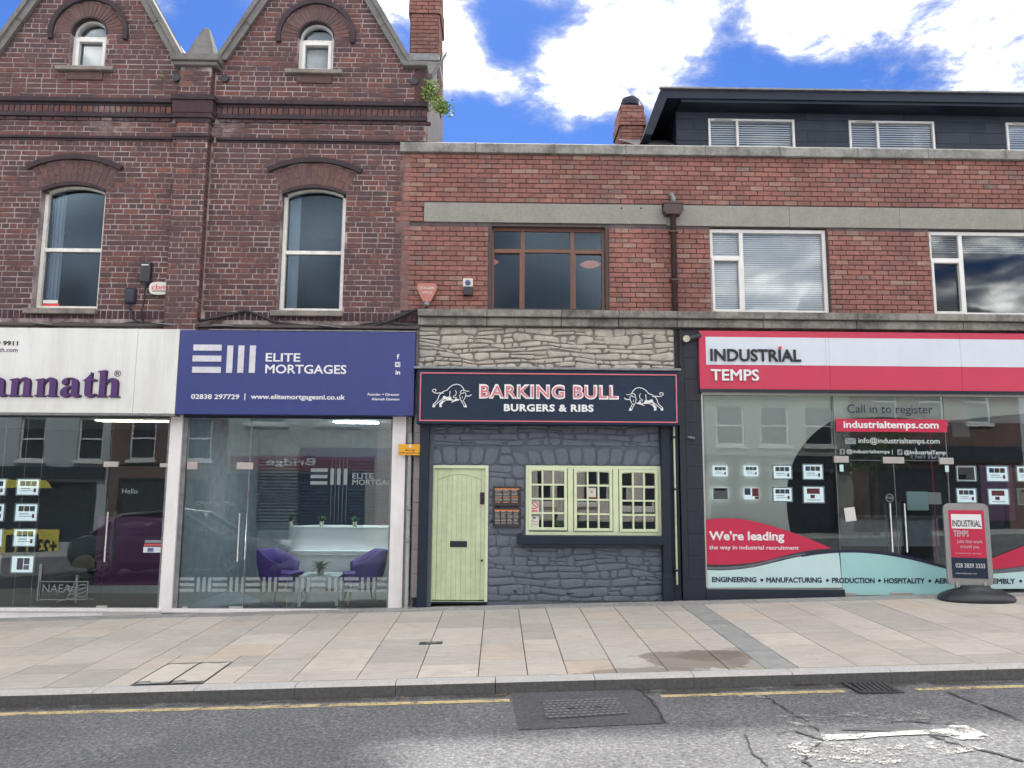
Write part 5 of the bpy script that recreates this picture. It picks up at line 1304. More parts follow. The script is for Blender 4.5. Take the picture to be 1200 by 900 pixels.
q = rc(527.3, 547.3, 634, 641, .03); box('letterbox', 'black_gloss', dl, q[0], q[1], .024, .034, q[2], q[3], .003); box('letterbox_flap', 'black_paint', dl, q[0]+.02, q[1]-.02, .018, .023, q[2]+.02, q[3]-.018, .002)
q = rc(562.5, 567.5, 577, 591, .03); kk = box('knocker', 'black_gloss', dl, q[0], q[1], .018, .03, q[2], q[3], .004); MB().tube([((q[0]+q[1])/2, .012, q[3]-.02), ((q[0]+q[1])/2+.012, -.01, (q[2]+q[3])/2), ((q[0]+q[1])/2, .0, q[2]+.02)], .009, 8).build('knocker_ring', 'black_gloss', dl)
x_, z_ = X(564.7, 656.7, .03); MB().tube([(x_, .015, z_), (x_, .031, z_)], .016, 14).build('lock', 'black_gloss', dl)
box('threshold', 'black_paint', flat, DR[0], DR[1], -.01, .09, zlow-.035, zlow-.011)
# three-light casement
wz0, wz1 = WN[2], WN[3]
cw = MB().frame(WN[0], WN[1], wz0, wz1, .05, -.03, .06, .06).build('window', 'green_paint_pale', flat, .005)
def sash3(l, r, t_, b_):
    q = rc(l, r, t_, b_, -.02); x0, x1, z0, z1 = q; s = MB().frame(x0, x1, z0, z1, .042, -.045, .03).build('casement', 'green_paint_pale', cw, .004)
    X0, X1, Z0, Z1 = x0+.042, x1-.042, z0+.042, z1-.042; gb = MB()
    for k in (1, 2): xm = X0+(X1-X0)*k/3; gb.box(xm-.012, xm+.012, -.038, .02, Z0, Z1)
    for k in (1, 2, 3): zm = Z0+(Z1-Z0)*k/4; gb.box(X0, X1, -.035, .018, zm-.012, zm+.012)
    c = (X0+X1)/2; hw = (X1-X0)/2; N_ = 10
    for k in range(N_):
        a, b = X0+(X1-X0)*k/N_, X0+(X1-X0)*(k+1)/N_; hh = lambda x: Z1-.011*((x-c)/hw)**2-.003
        gb.prism([(a, hh(a)), (b, hh(b)), (b, Z1), (a, Z1)], -.036, .02)
    gb.build('glazing_bar', 'green_paint_pale', s)
    for i in range(3):
        for j in range(4):
            xa, xb = X0+(X1-X0)*i/3+.006, X0+(X1-X0)*(i+1)/3-.006; za, zb = Z0+(Z1-Z0)*j/4+.006, Z0+(Z1-Z0)*(j+1)/4-.006; ty = random.uniform(-.0015, .0015)
            MB().add([(xa, -.002-ty, za), (xb, -.002+ty, za), (xb, -.002+ty, zb), (xa, -.002-ty, zb)], [(0, 1, 2, 3)]).build('pane', 'pub_glass', s)
    return X0, X1, Z0, Z1
s1 = sash3(619.5, 664.5, 548, 621.5); sash3(672.5, 717.5, 549.3, 622.5); sash3(725.5, 771, 550.5, 623.5)
for xm in (668.5, 721.5): q = rc(xm-3.2, xm+3.2, 551, 622, -.02); box('mullion', 'green_paint_pale', cw, q[0], q[1], -.034, .058, wz0+.06, wz1-.05, .004)
q = rc(606, 777.5, 629, 638.5, -.14); box('window_sill', 'black_paint', flat, q[0], q[1], -.16, .2, q[2], q[3]+.015, .012)
# notices in the lower left panes
def notice(label, l, r, t_, b_, items):
    q = rc(l, r, t_, b_, -.006); t = thing('window_notice', (q[0], -.006, q[2]), label, 'notice'); box('sheet', 'sticker_paper', t, q[0], q[1], -.006, -.004, q[2], q[3])
    for (m_, a, b, c, d) in items: box('print', m_, t, q[0]+(q[1]-q[0])*a, q[0]+(q[1]-q[0])*b, -.008, -.0065, q[2]+(q[3]-q[2])*c, q[2]+(q[3]-q[2])*d)
    return t, q
t, q = notice('white notice with red no-smoking circle in the small window pane', 620.5, 631.5, 587, 601.5, [('pink_print', .12, .88, .05, .28)])
MB().ribbon([((q[0]+q[1])/2+.05*math.cos(k*.524), q[2]+(q[3]-q[2])*.65+.05*math.sin(k*.524)) for k in range(12)], .013, -.0085, True).build('red_ring', 'bright_red', t); MB().ribbon([((q[0]+q[1])/2-.035, q[2]+(q[3]-q[2])*.65+.035), ((q[0]+q[1])/2+.035, q[2]+(q[3]-q[2])*.65-.035)], .012, -.009).build('red_bar', 'bright_red', t)
notice('white notice with coloured symbols in the lowest left window pane', 620.5, 631.5, 605, 619.5, [('bright_red', .08, .3, .55, .72), ('notice_green', .08, .3, .32, .45), ('bright_red', .08, .3, .1, .24), ('photo_blue', .35, .65, .8, .95), ('menu_grey', .4, .9, .55, .6), ('menu_grey', .4, .9, .3, .35)])
notice('small white card with an orange mark in a pane of the middle sash', 688.5, 698.5, 571.5, 583, [('menu_orange', .38, .62, .45, .7), ('menu_orange', .05, .95, .0, .08)])
box('green_box', 'notice_green', setp(thing('window_display', (X(658, 612, .3)[0], .3, 1.0), 'bright green item on the ledge behind the left sash of the restaurant window', 'display item'), None), *rc(651, 662, 608, 617, .25)[:2], .25, .5, *rc(651, 662, 609, 617, .25)[2:], .01)
# menu boards
for (t_, b_, lb, n) in ((570, 593, 'upper black-framed menu board with orange bands beside the green door', 3), (595, 618, 'lower black-framed menu board with plain columns beside the green door', 4)):
    q = rc(577.5, 610.5, t_, b_, -.04); x0, x1, z0, z1 = q; t = thing('menu_board', ((x0+x1)/2, -.05, z0), lb, 'menu board', 'menu boards by the door')
    MB().frame(x0, x1, z0, z1, .02, -.065, -.03).build('board_frame', 'menu_black', t, .003); box('board_back', 'menu_black', t, x0+.02, x1-.02, -.05, -.035, z0+.02, z1-.02)
    W_, H = x1-x0-.05, z1-z0-.05; bx, bz = x0+.025, z0+.025
    box('print_band', 'menu_orange', t, bx, bx+W_, -.053, -.0505, bz+H*.90, bz+H)
    for c in range(n):
        for k in range(9): 
            zz_ = bz+H*(.84-.092*k); wc = W_/n
            box('print_line', 'menu_orange' if (n == 3 and (k in (5, 8) or (k == 4 and c == 2))) else 'menu_grey', t, bx+wc*c+.008, bx+wc*(c+random.uniform(.7, .93)), -.0525, -.0505, zz_, zz_+H*(.035 if k % 3 else .055))
# restaurant interior
box('back_wall', 'room_dark', flat, px0, px1+.2, 2.6, 2.65, -.1, 3.2); box('shop_floor', 'room_dark', flat, px0, px1+.2, .3, 3, -.1, .0); box('shop_ceiling', 'room_dark', flat, px0, px1+.2, .3, 3, 2.6, 2.65)
for (l, r, t_, b_) in ((630, 645, 550, 565), (655, 664, 550, 600), (703, 716, 550, 580), (726, 742, 552, 583), (756, 760, 560, 600), (620, 780, 608, 640)):
    q = rc(l, r, t_, b_, 1.3); box('reflected_shape', 'room_dark', flat, q[0], q[1], 1.3, 1.4, q[2], q[3])  # dark boxes stand in for the dark shapes reflected in the panes
# fascia box sign
BS = -.26
bs = thing('shop_sign', (.6, -.15, 3.05), 'black fascia sign reading BARKING BULL BURGERS & RIBS between two white bulls', 'shop sign')
a, b, c_, d_ = rc(488.5, 796, 433.5, 497.5, BS)
box('sign_box', 'charcoal_panel', bs, a, b, BS, .06, c_, d_, .008); box('top_flashing', 'lead', bs, a-.05, b+.03, BS-.03, .06, d_+.002, d_+.035, .006)
ra, rb, rc_, rd_ = rc(491.8, 793.5, 437.5, 494.5, BS-.01)
MB().frame(ra, rb, rc_, rd_, .017, BS-.012, BS-.001).build('red_border', 'pink_print', bs)
T1 = rc(561.5, 725, 450.6, 468, BS)
letters('BARKING BULL', T1, BS-.008, 'print_white', bs, bold=.055, ext=.006, space=1.12)
i_ = .026
letters('BARKING BULL', (T1[0]+i_, T1[1]-i_, T1[2]+i_, T1[3]-i_), BS-.014, 'pink_print', bs, 'letter_inlay', bold=-.012, space=1.12)
letters('BURGERS & RIBS', rc(590.5, 695.5, 473.8, 482.5, BS), BS-.01, 'print_white', bs, bold=.04, ext=.004, space=1.1)
def bull(mirror, pxm):
    """line drawing traced from the sign: coordinates in photo pixels x 7.5, left bull"""
    L = [([(300, 232), (262, 228), (235, 232), (215, 225), (200, 210), (208, 198), (228, 196), (234, 206), (226, 216)], 7),
         ([(275, 232), (300, 215), (330, 205), (352, 180), (380, 160), (415, 152), (445, 160), (468, 182), (480, 205)], 7),
         ([(275, 232), (258, 255), (250, 285), (235, 305), (212, 325), (203, 350)], 7), ([(203, 352), (222, 352), (222, 338), (245, 318), (270, 298), (290, 280), (300, 258)], 7),
         ([(300, 256), (330, 268), (352, 262), (356, 212)], 6), ([(356, 268), (372, 288), (395, 296), (425, 295), (440, 285)], 6),
         ([(265, 350), (283, 352), (278, 335), (295, 310), (320, 292), (360, 292), (400, 296)], 7), ([(265, 350), (265, 325), (285, 300), (305, 282)], 8),
         ([(402, 205), (412, 225), (405, 250), (385, 258), (382, 270), (412, 268), (418, 285), (400, 300), (368, 312)], 6),
         ([(480, 205), (455, 208), (445, 225), (455, 235), (475, 230), (480, 218)], 7), ([(480, 205), (500, 214), (525, 214)], 6), ([(495, 255), (520, 258), (545, 245)], 8),
         ([(448, 235), (440, 255), (445, 275), (452, 298), (468, 302), (480, 285), (492, 262), (496, 240), (485, 222)], 6), ([(462, 258), (466, 275), (460, 278)], 4),
         ([(455, 302), (472, 330), (480, 352), (502, 355), (498, 340), (482, 318), (476, 302)], 6)]
    Fl = [[(300, 256), (330, 272), (362, 262), (372, 288), (345, 292), (318, 285), (296, 282)], [(203, 352), (222, 352), (220, 335), (208, 330)], [(263, 350), (284, 352), (280, 335), (300, 300), (285, 298), (266, 325)],
          [(480, 352), (504, 356), (498, 338), (486, 335)], [(418, 285), (400, 275), (395, 296), (368, 308), (370, 315), (400, 302), (425, 297), (432, 282)]]
    def cv(p):
        px, py = 480+p[0]/7.5, 430+p[1]/7.5
        if mirror: px = pxm-(px-527.5); py += 4
        return X(px, py, BS)
    mb = MB(); k = 0
    for pts, w in L: mb.ribbon([cv(p) for p in pts], w/7.5/81*.95, BS-.0105-.0002*k); k += 1
    for pts in Fl: q = [cv(p) for p in pts]; mb.sheet([(x, BS-.0108-.0002*k, z) for x, z in q]); k += 1
    mb.build('bull_emblem', 'print_white', bs)
bull(False, 0); bull(True, 756.5)

# ================================================================ RIGHT-HAND SHOP (flat building)
IS = -.10
iz = thing('shop_sign', (6, -.1, 3.1), 'long pink fascia sign with white band reading INDUSTRIAL TEMPS', 'shop sign')
a = X(819.5, 420, IS)[0]; z1_ = X(830, 387.5, IS)[1]; z0_ = X(1000, 457, IS)[1]; zb1, zb0 = X(960, 396, IS)[1], X(960, 428.5, IS)[1]
sm1, sm2 = X(972, 425, IS)[0], X(1126, 425, IS)[0]; e = XR-.5
for (p, q) in ((a, sm1), (sm1, sm2), (sm2, e)): box('sign_panel', 'sign_pink', iz, p+.0015, q-.0015, IS, .0, z0_, z1_, .002)
wl0 = X(827, 412, IS)[0]
for (p, q) in ((wl0, sm1-.05), (sm1-.047, sm1-.001), (sm1+.001, sm2), (sm2+.003, e)): box('white_band', 'sign_light', iz, p+.0005, q-.0005, IS-.006, IS-.001, zb0, zb1)
letters('INDUSTRIAL', rc(832, 938, 409.3, 423.8, IS), IS-.022, 'print_black', iz, bold=.022, ext=.025); letters('TEMPS', rc(832.5, 889, 433, 446.6, IS), IS-.016, 'print_white', iz, bold=.022, ext=.022)
q = rc(912, 915.2, 406.4, 409.0, IS); box('red_dot', 'bright_red', iz, q[0], q[1], IS-.035, IS-.008, q[2], q[3])
box('sign_underside', 'black_gloss', iz, a, e, IS+.0, .03, z0_-.05, z0_-.001)
# black glossy pilaster with raised blocks
p0, p1 = X(797.5, 560, -.02)[0], X(824, 560, -.02)[0]
box('pilaster', 'granite_black', flat, p0, p1, -.02, .3, .05, 4.04, .004)
for k in range(11):
    zc = 3.75-k*.32
    box('facing_block', 'granite_black', flat, (p0+.09), p1-.006-(.08 if k % 2 else 0), -.028, -.021, zc-.15, zc+.15, .006)
box('plinth', 'granite_black', flat, p1+.001, X(989.5, 696, 0)[0], -.03, .2, .05, X(900, 690.5, 0)[1], .004)
box('plinth', 'granite_black', flat, X(1118, 696, 0)[0], XR, -.03, .2, .1, X(1190, 693, 0)[1], .004)
box('pilaster', 'black_paint', flat, q2[1]+.02, p0-.02, .0, .3, .04, 3.95)
# shop window
gx0, gx1, gx2, gx3 = X(826.5, 580, 0)[0], X(982.5, 580, 0)[0], X(1114, 580, 0)[0], XR-.6
gxm = X(1053, 620, 0)[0]; gzb, gzd, gzt = X(900, 689.5, 0)[1], X(1050, 698, 0)[1], z0_-.06; zdt = X(1050, 539.5, 0)[1]
sh = MB().box(gx0-.02, gx0, .01, .06, gzb, gzt).box(gx0, gx1, .01, .06, gzb-.03, gzb).box(gx0, gx3, .015, .06, gzt-.012, gzt+.03).build('shop_window', 'steel', flat)
glass_panel(sh, gx0, gx1-.004, gzb, gzt, .03); glass_panel(sh, gx1+.004, gx2-.004, zdt+.005, gzt, .03); glass_panel(sh, gx2+.004, gx3, gzb-.02, gzt, .03)
glass_panel(sh, gx1+.006, gxm-.004, gzd, zdt-.004, .03); glass_panel(sh, gxm+.004, gx2-.006, gzd, zdt-.004, .03)
for xe in (gx1, gx2): box('glass_edge', 'lead', sh, xe-.004, xe+.004, .028, .044, gzb, gzt)
box('glass_edge', 'lead', sh, gxm-.003, gxm+.003, .028, .044, gzd, zdt); box('glass_edge', 'frost_dim', sh, gx1, gx2, .028, .044, zdt-.003, zdt+.003)
for (l, r, t_, b_) in ((978, 995, 534.5, 542), (1035.5, 1060, 535.5, 543), (1101.5, 1118, 536.5, 544), (991, 1003, 694.5, 698.5), (1044, 1071, 694.5, 698.5)): patch(sh, *rc(l, r, t_, b_), .03)
pull_handle(sh, X(1044.5, 618, -.04)[0], X(1044, 646.5, 0)[1], X(1044, 589.5, 0)[1], .03); pull_handle(sh, X(1061.5, 618, -.04)[0], X(1062, 647, 0)[1], X(1062, 590, 0)[1], .03)
# vinyl graphics on the glass (behind: y .045, in front: y .026)
def vinyl(name, mat, pts, y, par=sh):
    q = [X(px, py, 0) for px, py in pts]; c = (sum(p[0] for p in q)/len(q), sum(p[1] for p in q)/len(q))
    return MB().sheet([(x, y, z) for x, z in q]).build(name, mat, par)
def cpts(pts, n=6):   # smooth curve through points (Catmull-Rom)
    P = [pts[0]]+list(pts)+[pts[-1]]; o = []
    for i in range(1, len(P)-2):
        for k in range(n):
            t = k/n; o.append(tuple(.5*((2*P[i][j])+(-P[i-1][j]+P[i+1][j])*t+(2*P[i-1][j]-5*P[i][j]+4*P[i+1][j]-P[i+2][j])*t*t+(-P[i-1][j]+3*P[i][j]-3*P[i+1][j]+P[i+2][j])*t**3) for j in (0, 1)))
    o.append(tuple(pts[-1])); return o
arc = cpts([(978, 493), (957, 508), (938, 532), (928, 560), (926, 590), (928, 612), (932, 632)])
vinyl('window_film', 'film_haze', [(827, 462.5)]+[(977.5, 462.5)]+arc+[(932, 640), (827, 640)], .135)
arc2 = cpts([(980, 492), (1010, 488.5), (1050, 488), (1110, 492), (1160, 488), (1215, 483)])
vinyl('window_film', 'film_haze', [(979, 463)]+[(1215, 465)]+arc2[::-1], .136)
redtop = cpts([(826, 609.5), (845, 607.6), (868, 608.3), (890, 612.5), (915, 619.5), (945, 630), (975, 642.8)]); redbot = cpts([(975, 642.8), (950, 645), (925, 650), (900, 656.5), (870, 661), (845, 662), (826, 661.5)])
vinyl('red_swoosh', 'film_red', redtop+redbot[1:], .0215)
g1 = cpts([(826, 664), (850, 664.5), (880, 661.5), (905, 656), (930, 650.5), (945, 648.5)]); g2_ = cpts([(945, 650), (930, 652.5), (905, 658.5), (880, 664.5), (850, 667.5), (826, 667)])
vinyl('grey_line', 'film_grey', g1+g2_, .0223)
top = cpts([(826, 668), (850, 668.5), (880, 665.5), (905, 660), (935, 653), (960, 649.5), (984, 648)])
vinyl('pale_band', 'film_blue', top+[(988, 689), (827, 689)], .0245)
topd = cpts([(985.5, 648), (1010, 648), (1040, 651), (1070, 656.5), (1095, 663), (1118, 669)])
vinyl('pale_band', 'film_teal', topd+[(1121, 697.5), (989, 697.5)], .0245)
dl1 = cpts([(940, 650.5), (960, 646.5), (985, 644.5), (1015, 645), (1045, 648), (1080, 655), (1118, 666)]); dl2 = cpts([(1118, 669.3), (1080, 658.5), (1045, 651.5), (1015, 648.3), (985, 648), (960, 650), (940, 653)])
vinyl('dark_line', 'film_navy', dl1+dl2, .0238)
rt_ = cpts([(1118, 668), (1150, 659), (1175, 650), (1215, 634)]); rb_ = cpts([(1215, 661), (1180, 666), (1150, 668), (1118, 669)])
vinyl('red_swoosh', 'film_red', rt_+rb_, .0215)
vinyl('grey_line', 'film_grey', cpts([(1118, 669.5), (1150, 668.7), (1180, 666.7), (1215, 661.7)])+cpts([(1215, 668), (1180, 671), (1150, 672.5), (1118, 672)]), .0223)
vinyl('pale_band', 'film_blue', cpts([(1121, 672.5), (1150, 673), (1180, 671.5), (1215, 668.5)])+[(1215, 690), (1122, 690.5)], .0245)
vinyl('red_band', 'film_red', [(980, 490.5), (1110.5, 491.5), (1111, 506.5), (980.5, 505.5)], .0215)
VY = .019
for (s_, l, r, t_, b_, m_, bo) in (("Call in to register", 993, 1093, 474.2, 487.5, 'film_navy', .0), ('industrialtemps.com', 988.5, 1100, 493.5, 504.5, 'print_white', .03), ('info@industrialtemps.com', 1006, 1101, 513, 521.5, 'film_text', .0),
        ('@industrialtemps |', 992, 1046, 526.6, 532.6, 'film_text', .0), ('@IndustrialTemp', 1059.5, 1108.5, 527.6, 533.8, 'film_text', .0), ("We're leading", 831, 919, 622.5, 636.5, 'print_white', .03), ('the way in industrial recruitment', 831, 936, 639.3, 645.5, 'print_white', .01),
        ('ENGINEERING', 834.5, 886.5, 676, 682.3, 'film_navy', .03), ('MANUFACTURING', 898, 963, 676.5, 682.8, 'film_navy', .03), ('PRODUCTION', 975, 1025, 677, 683.5, 'film_navy', .03), ('HOSPITALITY', 1036, 1084, 677.4, 683.8, 'film_navy', .03),
        ('AEROSPACE', 1095, 1141, 677.6, 684, 'film_navy', .03), ('ASSEMBLY', 1149, 1190, 677.8, 684.2, 'film_navy', .03), ('•', 891, 894.5, 678, 681.5, 'film_navy', 0), ('•', 968, 971.5, 678.3, 681.8, 'film_navy', 0), ('•', 1029, 1032.5, 678.6, 682.1, 'film_navy', 0),
        ('•', 1088, 1091.5, 679, 682.5, 'film_navy', 0), ('•', 1194.5, 1198, 679.2, 682.7, 'film_navy', 0), ('PUSH', 1038.8, 1046.2, 582, 584.8, 'frost', .02)):
    text(s_, rc(l, r, t_, b_, VY), VY, m_, sh, bold=bo)
mb = MB(); x_, z_ = X(1042.5, 583.5, VY); mb.ribbon([(x_+.055*math.cos(k*.314), z_+.055*math.sin(k*.314)) for k in range(20)], .009, VY, True); mb.build('push_ring', 'frost', sh)
q = rc(990, 1003, 513.3, 520.3, VY); box('envelope_icon', 'frost', sh, q[0], q[1], VY, VY+.001, q[2], q[3]); MB().ribbon([(q[0], q[3]), ((q[0]+q[1])/2, q[2]+.03), (q[1], q[3])], .008, VY-.001).build('envelope_fold', 'film_navy', sh)
q = rc(984, 990, 526, 532.5, VY); box('social_icon', 'frost', sh, q[0], q[1], VY, VY+.001, q[2], q[3]); text('f', (q[0]+.025, q[1]-.015, q[2]+.005, q[3]-.012), VY-.001, 'film_navy', sh, bold=.03)
q = rc(1051.5, 1057.5, 526.5, 533, VY); box('social_icon', 'frost', sh, q[0], q[1], VY, VY+.001, q[2], q[3]); mb = MB(); mb.sheet([(q[0]+.015, VY-.001, q[2]+.02), (q[1]-.02, VY-.001, q[2]+.025), (q[1]-.012, VY-.001, q[3]-.02), (q[1]-.03, VY-.001, q[3]-.015), (q[0]+.03, VY-.001, q[3]-.035)]); mb.build('bird_icon', 'film_navy', sh)
for (l, r, t_, b_) in ((984, 988.5, 544.5, 552.5), (1107.5, 1112, 545.5, 553)): q = rc(l, r, t_, b_, VY); box('door_sticker', 'film_blue', sh, q[0], q[1], VY, VY+.001, q[2], q[3])
q = rc(989.5, 1004, 594.5, 611, VY); vinyl('paper_note', 'sticker_paper', [(989.5, 595.5), (1002, 594), (1004.5, 610), (992, 611.5)], .020)
# inside the right-hand shop
box('shop_floor', 'room_grey', flat, p1, XR, .1, 4.2, .0, .10); box('back_wall', 'room_dark', flat, p1, XR, 4.2, 4.25, .0, 3.2); box('shop_ceiling', 'room_pale', flat, p1, XR, .1, 4.2, gzt+.02, gzt+.07); box('side_wall', 'room_grey', flat, p1-.03, p1+.02, .3, 4.2, 0, 3.2)
box('window_soffit', 'room_pale', flat, gx0, gx3, .9, 1.0, gzt-.32, gzt)
box('red_column', 'film_red', flat, X(1095, 600, 2.5)[0], X(1096.5, 600, 2.5)[0], 2.5, 2.52, .1, 3.0)
for (l, r, t_, b_, y, m_, nm) in ((1150, 1188, 545, 610, .6, 'interior_purple', 'poster_panel'), (1063, 1088, 576, 598, 1.1, 'film_blue', 'notice_sheet'), (1088, 1103, 577, 591, 1.2, 'sticker_paper', 'notice_sheet'), (1116, 1136, 495, 512, 2.0, 'room_grey', 'notice_board'), (985, 1100, 606, 640, 2.8, 'room_grey', 'desk_front'), (985, 1120, 604, 607, 2.7, 'slate_roof', 'desk_top')):
    q = rc(l, r, t_, b_, y); box(nm, m_, flat, q[0], q[1], y, y+.03, q[2], q[3])
for i, (px, py) in enumerate(((851, 466.5), (884, 467), (930, 468), (964, 468.5), (1037, 470), (1131, 473))):
    x_, z_ = X(px, py, .35); nm = ['leftmost white spotlight inside the shop, above the pale film', 'white spotlight second from the black pilaster', 'white spotlight above the pair of framed cards on the pale film', 'white spotlight nearest the left edge of the glass doors', 'white spotlight above the words Call in to register', 'white spotlight right of the glass doors'][i]
    t = thing('spotlight', (x_, .35, z_), nm, 'spotlight', 'spotlights inside the right shop'); s_ = (-1)**i*.02
    MB().tube([(x_-s_, .30, z_-.05), (x_+s_, .36, z_+.04)], [.05, .04], 10).build('lamp_head', 'plastic_white', t, smooth=False); MB().tube([(x_+s_, .36, z_+.03), (x_+s_, .36, gzt+.0)], .012, 6).build('stem', 'plastic_white', t); MB().box(x_-.05, x_+.05, .34, .38, z_+.055, z_+.075).build('bracket', 'plastic_white', t)
G1c = 'job cards hung in the right shop window'
for (l, r, t_, b_, fr_, st, lb) in ((834.5, 853.5, 545, 559, 0, 0, 'unframed job card at upper left of the pink sign shop window'), (871, 889.5, 545, 559, 0, 0, 'unframed job card, upper, second from the black pilaster'), (905, 928.5, 544.5, 562, 1, 0, 'framed job card on pale film, upper one left of the dark circle'), (940, 965, 543.5, 562.5, 1, 0, 'framed job card on the dark circle, upper one with blue photo'),
        (834.5, 854, 571, 586, 0, 5, 'grey job card at lower left of the pink sign shop window'), (871, 890, 571, 586, 0, 3, 'blue and red job card in the lower row of the pale film'), (905, 929, 570.5, 588.5, 1, 0, 'framed job card on pale film, lower one left of the dark circle'), (940.5, 966.5, 569.5, 590, 1, 4, 'framed job card with red photo, lower one on the dark circle'),
        (1120, 1144.5, 545.5, 564.5, 1, 2, 'framed card with large reddish picture right of the glass doors'), (1155, 1182, 545.5, 565, 1, 0, 'framed card on the dark red poster panel, upper one'), (1120, 1145, 571.5, 590, 1, 0, 'framed card right of the glass doors, just above the pavement sign'), (1157, 1183, 572, 592, 1, 4, 'framed card with pink picture on the dark red poster panel'), (1190.5, 1216, 545.5, 565, 1, 0, 'upper framed card cut by the right edge of the photo'), (1192, 1217, 572, 592, 1, 5, 'lower framed card cut by the right edge of the photo')):
    card(l, r, t_, b_, .09, lb, framed=bool(fr_), grp=G1c, style=st)

# ================================================================ THINGS ON THE FRONTS
# downpipe with hopper
t = thing('drainpipe', (2.5, -.06, 4.3), 'dark brown downpipe with box hopper crossing the concrete band', 'drainpipe')
hx0, hx1, hz0, hz1 = rc(778.5, 800, 238, 250, -.16); cxp = X(789.5, 300, -.08)[0]
MB().prism([(hx0, hz1), (hx1, hz1), (hx1, hz0+.05), (hx1-.03, hz0), (hx0+.03, hz0), (hx0, hz0+.05)], -.18, -.03).build('hopper', 'plastic_brown', t, .01)
box('hopper_lip', 'plastic_brown', t, hx0-.015, hx1+.015, -.19, -.025, hz1-.012, hz1+.012, .004)
MB().tube([(cxp, -.09, hz0+.02), (cxp, -.09, 4.29)], .042, 14).build('pipe', 'plastic_brown', t, smooth=True)
MB().tube([(cxp, .0, hz1+.19), (cxp, -.05, hz1+.17), (cxp, -.10, hz1+.10), (cxp, -.105, hz1)], .042, 12).build('outlet_bend', 'lead', t, smooth=True)
for z in (4.75, 5.5): box('pipe_clip', 'plastic_brown', t, cxp-.06, cxp+.06, -.14, .0, z, z+.03, .004)
t = thing('drainpipe', (-1.25, -.06, -.05), 'grey galvanised pipe standing beside the white pillar below the yellow notice', 'drainpipe')
cxq = X(478.5, 610, -.06)[0]
MB().tube([(cxq, -.065, -.08), (cxq, -.065, X(478, 507, -.06)[1])], .028, 14).build('pipe', 'pipe_grey', t, smooth=True)
for z in (.9, 1.35, 2.3): MB().tube([(cxq, -.065, z), (cxq, -.065, z+.06)], .034, 12).build('pipe_collar', 'pipe_grey', t)
t = thing('street_notice', (-1.2, -.1, 2.15), 'small yellow parking notice fixed over the grey pipe', 'sign')
q = rc(467, 494.5, 520.5, 533.5, -.10); box('plate', 'yellow_sign', t, q[0], q[1], -.105, -.10, q[2], q[3], .004)
text('Mon - Sat', (q[0]+.10, q[1]-.10, q[2]+.062, q[2]+.088), -.1065, 'print_black', t, bold=.03); text('8.30 am-6.30 pm', (q[0]+.015, q[1]-.02, q[2]+.02, q[2]+.045), -.1065, 'print_black', t, bold=.03)
MB().tube([((q[0]+q[1])/2, -.107, q[3]-.03), ((q[0]+q[1])/2, -.105, q[3]-.03)], .022, 14).build('clearway_disc', 'sign_white', t)
# alarm boxes
t = thing('alarm_box', (*X(168, 338, -.05)[:1], -.05, 4.6), 'tall black alarm box with thin white strip beside the left sash window', 'alarm box')
q = rc(165, 177, 307, 331, -.06); box('housing', 'plastic_black', t, q[0], q[1], -.09, .0, q[2], q[3], .02); box('light_strip', 'print_white', t, q[0]+.02, q[1]-.03, -.094, -.09, q[3]-.06, q[3]-.045)
MB().tube([((q[0]+q[1])/2, -.045, q[2]+.01), ((q[0]+q[1])/2, -.04, q[2]-.07)], [.05, .02], 10).build('nozzle', 'plastic_black', t)
t = thing('junction_box', (*X(152, 347, -.05)[:1], -.05, 4.5), 'dull grey-black junction box on the brick wall, lower left of the oval badge', 'junction box')
q = rc(146, 159, 337, 356, -.06); box('housing', 'fascia_dark', t, q[0], q[1], -.08, .0, q[2], q[3], .03); box('cover_plate', 'black_gloss', t, q[0]+.02, q[1]-.02, -.087, -.08, q[2]+.03, q[3]-.03, .006)
t = thing('alarm_badge', (*X(189, 338, -.05)[:1], -.05, 4.6), 'cream oval alarm badge with red letters cbm', 'alarm badge')
q = rc(175.5, 198.8, 331, 345, -.06); cx_, cz_, rx, rz_ = (q[0]+q[1])/2, (q[2]+q[3])/2, (q[1]-q[0])/2, (q[3]-q[2])/2
def oval(rx, rz_, n=24): return [(cx_+rx*abs(math.cos(a))**.6*(1 if math.cos(a) > 0 else -1), cz_+rz_*abs(math.sin(a))**.75*(1 if math.sin(a) > 0 else -1)) for a in [k*2*math.pi/n for k in range(n)]]
MB().prism(oval(rx, rz_), -.075, .0).build('badge_body', 'plastic_white', t, .006); text('cbm', (cx_-rx*.78, cx_+rx*.8, cz_-rz_*.25, cz_+rz_*.6), -.077, 'bright_red', t, bold=.01); box('small_print', 'print_black', t, cx_-rx*.7, cx_+rx*.7, -.077, -.0755, cz_-rz_*.55, cz_-rz_*.42)
t = thing('alarm_badge', (*X(500, 345, -.05)[:1], -.05, 4.5), 'faded terracotta shield-shaped alarm box with a grey lamp beneath it', 'alarm box')
q = rc(489, 512, 333, 352, -.06); cx_ = (q[0]+q[1])/2; w_ = (q[1]-q[0])/2
MB().prism([(cx_-w_*.8, q[3]), (cx_+w_*.8, q[3]), (cx_+w_, q[3]-.04), (cx_+w_*.9, q[3]-.09), (cx_+w_*.35, q[2]-.01), (cx_-w_*.35, q[2]-.01), (cx_-w_*.9, q[3]-.09), (cx_-w_, q[3]-.04)], -.08, .0).build('badge_body', 'terracotta_plastic', t, .01)
text('D.I.ALARMS', (cx_-w_*.75, cx_+w_*.75, q[3]-.085, q[3]-.045), -.083, 'sticker_paper', t, bold=.02); text('ARMAGH', (cx_-w_*.5, cx_+w_*.5, q[3]-.15, q[3]-.115), -.083, 'sticker_paper', t, bold=.01)
